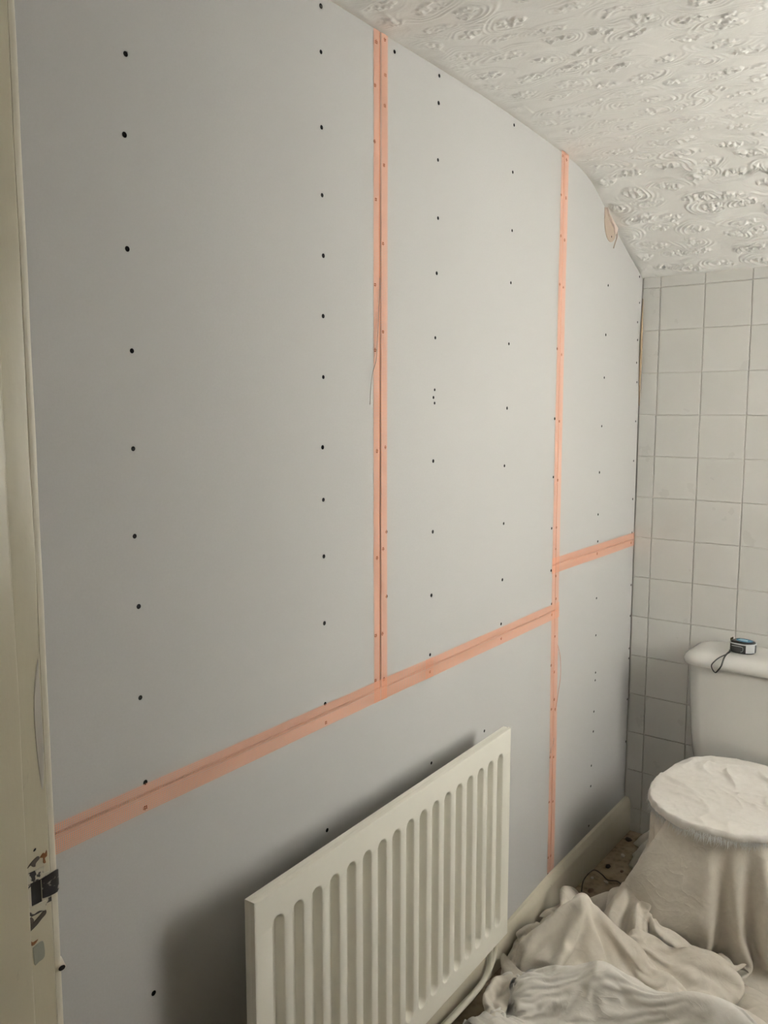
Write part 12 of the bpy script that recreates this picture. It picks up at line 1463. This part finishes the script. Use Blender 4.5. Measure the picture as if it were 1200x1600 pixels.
9,-8,-14,4,-1,1,16,-7,-13,6,3,4,4,-7,-1,6,2,-3,-8,1,6,2,-2,1,-3,-3,0,2,7,-2,-1,-3,-5,0,3,7,1,-5,-5,-1,2,2,-2,2,4,-2,-3,2,2,3,1,2,-2,1,-2,0,-1,-6,3,5,2,0,-8,-4,8,3,3,-4,0,3,-5,-8,6,-4,1,0,3,-2,
2,-10,3,-4,6,-10,-1,16,-2,-11,2,8,1,1,-2,-2,1,-2,4,-3,-1,2,-1,0,-2,-1,-2,0,4,7,1,1,-4,-4,0,-4,2,5,1,-3,-5,1,3,-3,0,6,2,-3,-4,1,3,4,3,-2,0,-1,2,0,-5,-2,5,2,2,-3,-8,1,3,6,-2,-5,7,-6,-6,8,1,-9,6,4,
-4,7,5,2,-6,-8,1,16,1,-14,2,-6,-3,2,0,-2,0,-1,5,3,-5,-3,0,-1,0,0,3,-1,-1,2,4,2,0,-1,2,3,-9,-2,2,4,-1,-5,0,3,-3,1,9,3,-2,-5,-4,1,5,3,0,-3,-4,7,1,-6,-4,2,5,5,-3,-6,-2,1,7,-6,-2,3,-2,-1,6,0,-7,2,
8,-11,2,6,2,-3,-8,2,7,-2,-3,-5,2,-3,0,-1,0,1,-2,2,1,-3,-1,1,1,-1,0,1,0,0,0,0,4,3,-6,2,8,-4,-5,-1,4,4,-7,-1,1,-3,0,5,5,3,-3,-6,-2,5,4,2,-1,-7,6,2,-5,-3,-3,-1,10,3,2,-7,-5,4,-7,3,2,-5,1,7,4,-8,
3,6,8,-6,-4,-3,-3,-13,1,9,0,5,-3,2,-2,-3,-1,2,-2,-4,5,1,-3,-2,0,0,-1,3,5,-4,-3,0,0,2,2,-4,2,6,-1,-6,-1,1,7,-7,0,0,-2,0,2,2,7,0,-4,-5,3,5,3,-2,-6,6,3,-1,-3,-6,-3,8,3,3,-7,-1,1,-6,2,1,-3,0,2,7,
0,0,9,1,-4,-4,4,-5,-13,7,3,-3,4,2,1,0,-5,-3,1,-2,0,3,2,-3,-3,5,-1,-1,2,5,0,-4,-4,-2,1,2,-1,0,8,1,-8,-2,-1,5,-4,-1,-1,-1,1,1,3,6,3,-2,-6,-1,6,3,-3,-4,4,-3,4,3,-7,-5,4,5,3,-5,-1,1,-5,4,0,-4,1,-3,
-3,-2,-1,4,4,-7,4,0,-7,7,5,-11,0,1,2,4,3,-6,-3,3,-4,-1,2,4,-3,-2,7,1,-5,3,5,2,-3,-6,-2,1,1,-1,-2,8,3,-9,-4,2,2,-4,-2,-1,0,1,0,4,8,4,-1,-5,-5,4,5,-5,-4,5,-4,8,3,-8,-7,3,7,4,-7,3,-4,-1,5,2,-4,-6])
def sheet(name, co, label, mat, group='thin white dust sheets'):
    ny, nx = co.shape[:2]
    idx = np.arange(nx * ny).reshape(ny, nx)
    F = np.stack([idx[:-1, :-1], idx[:-1, 1:], idx[1:, 1:], idx[1:, :-1]], -1).reshape(-1, 4)
    o = grid_obj(name, co.reshape(-1, 3), F, mat)
    so = o.modifiers.new('thickness', 'SOLIDIFY'); so.thickness = .0012; so.offset = 0
    sb = o.modifiers.new('smooth', 'SUBSURF'); sb.levels = 1; sb.render_levels = 2
    return tag(o, label, 'dust sheet', group)
drape = sheet('dust_sheet', unpack(DRAPE), 'white dust sheet draped over the toilet bowl, with a taut round top and fuzzy rim', SHEET_B)
sheet('dust_sheet', unpack(HEAP), 'off-white dust sheet heaped in a tall peaked fold between radiator and covered toilet', SHEET_B)
sheet('dust_sheet', unpack(RIDGE), 'whiter crumpled dust sheet bunched across the very foreground, over the peaked heap', SHEET)
sheet('dust_sheet', unpack(FLAT), 'low rumpled dust sheet lying between the skirting and the covered toilet bowl', SHEET_B)

# fleece gathered tight over the seat lid: wrinkled round top with a rolled rim
def crease(x, y, s, f, p):
    return max(0.0, 1 - abs(noise.noise(Vector((x * f + s, y * f * 1.4 - s, s))) * 3.2)) ** p
vs, fs = [], []
NA, NR = 200, 58
rad_ = [k / 50 for k in range(51)]
for j in range(NR + 1):
    for i in range(NA):
        t = 2 * math.pi * i / NA
        if j <= 50: r, dzr = rad_[j], 0.0
        else:
            q_ = (j - 50) / (NR - 50) * math.pi * .93
            r, dzr = 1 + .030 * math.sin(q_), -.0120 * (1 - math.cos(q_))
        c_, s_ = math.cos(t), math.sin(t)
        x = .480 + .214 * r * math.copysign(abs(c_) ** .93, c_); y = 2.552 + .232 * r * math.copysign(abs(s_) ** .93, s_)
        back = max(0.0, (y - 2.58) / .20); back = min(back, 1.0); back = back * back * (3 - 2 * back)
        z = .4360 + .030 * back
        amp = min(1.0, (1.04 - min(r, 1.04)) * 6 + .25)
        z += amp * (.0060 * crease(x + y * .5, y, 3.7, 6, 3.5) + .0030 * crease(x, y + x * .7, 9.1, 11, 3) + .002 * noise.noise(Vector((x * 40, y * 40, 2))))
        # long fold from the rear left towards the middle front
        a_ = ((x - .245) * .86 + (y - 2.60) * -.50); b_ = ((x - .245) * .50 + (y - 2.60) * .86)
        if -.02 < a_ < .22: z += .013 * math.exp(-(b_ / .009) ** 2) * math.sin(math.pi * (a_ + .02) / .24)
        a_ = ((x - .33) * .95 + (y - 2.68) * .30); b_ = (-(x - .33) * .30 + (y - 2.68) * .95)
        if 0 < a_ < .25: z += .012 * math.exp(-(b_ / .008) ** 2) * math.sin(math.pi * a_ / .25)
        for (fx, fy, ang, ln, wd_, hh) in ((.30, 2.64, 62, .11, .006, .008), (.36, 2.60, 25, .10, .005, .007), (.34, 2.70, -38, .09, .005, .008), (.43, 2.72, -64, .13, .006, .009),
                                           (.52, 2.74, -50, .15, .006, .008), (.30, 2.50, -22, .16, .007, .006), (.50, 2.47, 12, .15, .007, .004), (.58, 2.62, -80, .14, .006, .007), (.37, 2.66, 80, .06, .004, .009)):
            ca, sa = math.cos(math.radians(ang)), math.sin(math.radians(ang))
            a_ = (x - fx) * ca + (y - fy) * sa; b_ = -(x - fx) * sa + (y - fy) * ca + .006 * math.sin(a_ * 40)
            if 0 < a_ < ln: z += 1.5 * hh * math.exp(-abs(b_) / (wd_ * (2.6 if b_ > 0 else .9))) * math.sin(math.pi * a_ / ln)
        if j > 50:
            k_ = noise.noise(Vector((c_ * 9, s_ * 9, j * .15))) * .0045
            x += c_ * k_; y += s_ * k_
        vs.append((x, y, z + dzr * 1.15 - (.016 * (1 - back) * 0)))
for j in range(NR):
    for i in range(NA):
        a = j * NA + i; b = j * NA + (i + 1) % NA
        fs.append((a, b, b + NA, a + NA))
cover = link('gathered_top', (vs, fs), SHEET, drape)
cover.modifiers.new('smooth', 'SUBSURF').render_levels = 1
FIBRE = M('white_fibre', (.80, .80, .78), .9).m
bm = bmesh.new()
for k in range(1500):
    t = math.radians(random.uniform(150, 380)); c_, s_ = math.cos(t), math.sin(t)
    rr = 1.035 + random.uniform(-.015, .012)
    rr -= .012
    p = Vector((.480 + .214 * rr * c_, 2.552 + .232 * rr * s_, .4320 - random.uniform(.006, .024)))
    L_ = random.uniform(.009, .024) * (1.5 if random.random() < .12 else 1)
    d_ = Vector((c_ * random.uniform(.0, .5) + random.uniform(-.4, .4), s_ * random.uniform(.0, .5) + random.uniform(-.4, .4), -1)).normalized()
    q1 = p + d_ * L_ * .5 + Vector((random.uniform(-1, 1), random.uniform(-1, 1), 0)) * .002
    q2 = p + d_ * L_ + Vector((random.uniform(-1, 1), random.uniform(-1, 1), 0)) * .004
    tube(bm, [p, q1, q2], [.0006, .0005, .0002], 3, caps=False)
fb = link('loose_fibres', bm, FIBRE, drape); fb['kind'] = 'stuff'

# the part of the sheet that hangs behind, towards the corner
vs, fs = [], []
NU, NT = 70, 44
for j in range(NT + 1):
    t = j / NT
    for i in range(NU + 1):
        u = i / NU
        a = Vector((.305 - .020 * u, 2.775 - .20 * u, .418)); b = Vector((.085 + .07 * u, 2.93 - .30 * u, .006))
        k = t ** 1.7
        p = Vector((a.x + (b.x - a.x) * k, a.y + (b.y - a.y) * k, a.z + (b.z - a.z) * t))
        f_ = (math.sin(u * 24 + 1.5 * math.sin(t * 3)) * .012 + math.sin(u * 11 + t * 2) * .010) * min(1, t * 3)
        p += Vector((-.75, -.45, 0)) * (f_ + noise.noise(p * 14) * .014 * t)
        vs.append(p[:])
for j in range(NT):
    for i in range(NU):
        a = j * (NU + 1) + i; fs.append((a, a + 1, a + NU + 2, a + NU + 1))
hf = link('hanging_fold', (vs, fs), SHEET, drape)
so = hf.modifiers.new('thickness', 'SOLIDIFY'); so.thickness = .0012


# ------------------------------------------------------------------ tape measure on the cistern lid
TMB = M('black_rubber', (.012, .012, .013), .45, .4).m
TMW = M('silver_plastic', (.55, .56, .57), .35, .5).m
TMBLUE = M('blue_label', (.07, .20, .32), .25, .5).m
TMBL2 = M('pale_blue_label', (.25, .45, .58), .3, .5).m
TMY = M('tarnished_hook', (.10, .085, .03), .4, .5, .6).m
tm = tag(empty('tape_measure', (.420, 2.905, .7886), math.radians(-8)), 'black and silver tape measure with blue label and wrist strap on cistern lid', 'tape measure')
def d_ring(z, g):
    pts = []
    for k in range(40):
        t = 2 * math.pi * k / 40
        c_, s_ = math.cos(t), math.sin(t)
        e = 2.2 if c_ > 0 else 4.0
        pts.append((math.copysign(abs(c_) ** (2 / e), c_) * (.0385 - g), math.copysign(abs(s_) ** (2 / e), s_) * (.033 - g), z))
    return pts
bm = bmesh.new(); lofted(bm, [d_ring(0, .004), d_ring(.003, .0005), d_ring(.008, 0), d_ring(.031, 0), d_ring(.036, .003), d_ring(.038, .008)])
link('case', bm, TMB, tm)
bm = bmesh.new(); lofted(bm, [d_ring(.0295, -.0004), d_ring(.0305, -.0012), d_ring(.033, -.0010), d_ring(.0335, .001)], False, False)
link('silver_rim', bm, TMW, tm)
bm = bmesh.new()   # silver side block at the front right
pr = [Vector(p) for p in d_ring(0, -.0008)]
R0 = [(p.x, p.y) for p in pr if (p.y < 0 and p.x > .015)]
lo = [bm.verts.new((x, y, .004)) for x, y in R0]; hi = [bm.verts.new((x, y, .0300)) for x, y in R0]
for k in range(len(R0) - 1): bm.faces.new((lo[k], lo[k + 1], hi[k + 1], hi[k]))
link('silver_side', bm, TMW, tm)
bm = bmesh.new(); tube(bm, spline([(-.026, -.0335, .024), (.006, -.0338, .024), (.011, -.0338, .019), (.010, -.0338, .010), (.004, -.0338, .007)], 4), .0008, 6)
link('grip_line', bm, TMW, tm)
bm = bmesh.new(); lofted(bm, [superellipse(.002, .001, .027, .021, .0375, 32), superellipse(.002, .001, .027, .021, .0388, 32), superellipse(.002, .001, .025, .019, .0392, 32)])
lab = link('label', bm, TMBLUE, tm)
bm = bmesh.new()
for x0, x1, y0, y1 in ((-.016, .010, .003, .009), (-.010, .014, -.008, -.002), (-.018, -.012, -.004, .001)):
    box(bm, x0, x1, y0, y1, .0390, .0394)
link('lettering', bm, TMBL2, lab, smooth=False)
bm = bmesh.new(); box(bm, -.048, -.037, .012, .028, .006, .030, .001); box(bm, -.0495, -.047, .010, .030, .000, .036, .0006)
link('hook', bm, TMY, tm, smooth=False)
bm = bmesh.new()
lp = [(.385, 2.872, .797), (.3900, 2.850, .7945), (.3860, 2.825, .7925), (.3720, 2.799, .7850), (.3600, 2.787, .7720), (.3530, 2.785, .7600), (.3560, 2.784, .7480), (.3660, 2.7835, .7380),
      (.3750, 2.784, .7480), (.3830, 2.785, .7620), (.3860, 2.789, .7760), (.3870, 2.803, .7880), (.3880, 2.830, .7945), (.3900, 2.852, .7975), (.388, 2.872, .799)]
lp = [tm.matrix_basis.inverted() @ Vector(p) for p in lp]
tube(bm, spline(lp, 5), .0026, 8, flat=.5)
link('wrist_strap', bm, TMB, tm)

# ------------------------------------------------------------------ rubble by the skirting
RUB = [M('brown_rubble', (.17, .11, .07), .9).m, M('plaster_crumb', (.50, .45, .38), .9).m, M('dark_rubble', (.05, .04, .03), .9).m]
def crumb(x, y, r, m, label, h=.6):
    bm = bmesh.new(); bmesh.ops.create_icosphere(bm, subdivisions=2, radius=r)
    s = random.random() * 50
    for v in bm.verts:
        k = 1 + .45 * noise.noise(v.co / r * 1.3 + Vector((s, 0, 0)))
        v.co = Vector((v.co.x * k, v.co.y * k * .8, v.co.z * k * h))
    mz = min(v.co.z for v in bm.verts)
    for v in bm.verts: v.co.z -= mz
    o = link('plaster_crumb', bm, m); o.location = (x, y, 0.0); o.rotation_euler = (0, 0, random.random() * 6)
    return tag(o, label, 'rubble', 'crumbs of plaster on the floor by the skirting')
spots = [(.075, 2.52, .011, 0), (.095, 2.60, .008, 1), (.060, 2.70, .010, 2), (.110, 2.70, .007, 0), (.075, 2.80, .009, 1), (.050, 2.92, .012, 2),
         (.085, 2.94, .010, 0), (.045, 2.60, .006, 1), (.120, 2.78, .006, 2), (.048, 2.42, .008, 1), (.060, 2.34, .007, 0), (.045, 2.26, .008, 2)]
wheres = ['brown crumb on the floor behind the low dust sheet', 'pale plaster crumb on the floor behind the low dust sheet', 'dark crumb on the floor against the skirting near the corner',
          'small brown crumb between skirting and covered toilet bowl', 'pale crumb close to the tiled corner on the bare floor', 'dark lump of rubble at the foot of the tiled corner',
          'brown crumb beside the dark lump at the tiled corner', 'tiny pale crumb against the skirting beyond the radiator', 'tiny dark crumb nearest the hem of the draped sheet',
          'pale crumb at the foot of the tallest orange tape', 'brown crumb on the bare floor just beyond the radiator', 'dark crumb by the skirting at the end of the radiator']
for (x, y, r, k), lb in zip(spots, wheres): crumb(x, y, r, RUB[k], lb)
WIRE = M('dark_wire', (.05, .04, .03), .5, .4).m
bm = bmesh.new()
tube(bm, spline([(.050, 2.50, .003), (.045, 2.53, .030), (.060, 2.57, .050), (.085, 2.58, .040), (.100, 2.60, .015), (.120, 2.63, .004), (.140, 2.62, .003)], 6), .0022, 8)
tag(link('cable_offcut', bm, WIRE), 'thin dark curl of cable on the floor by the skirting', 'cable')
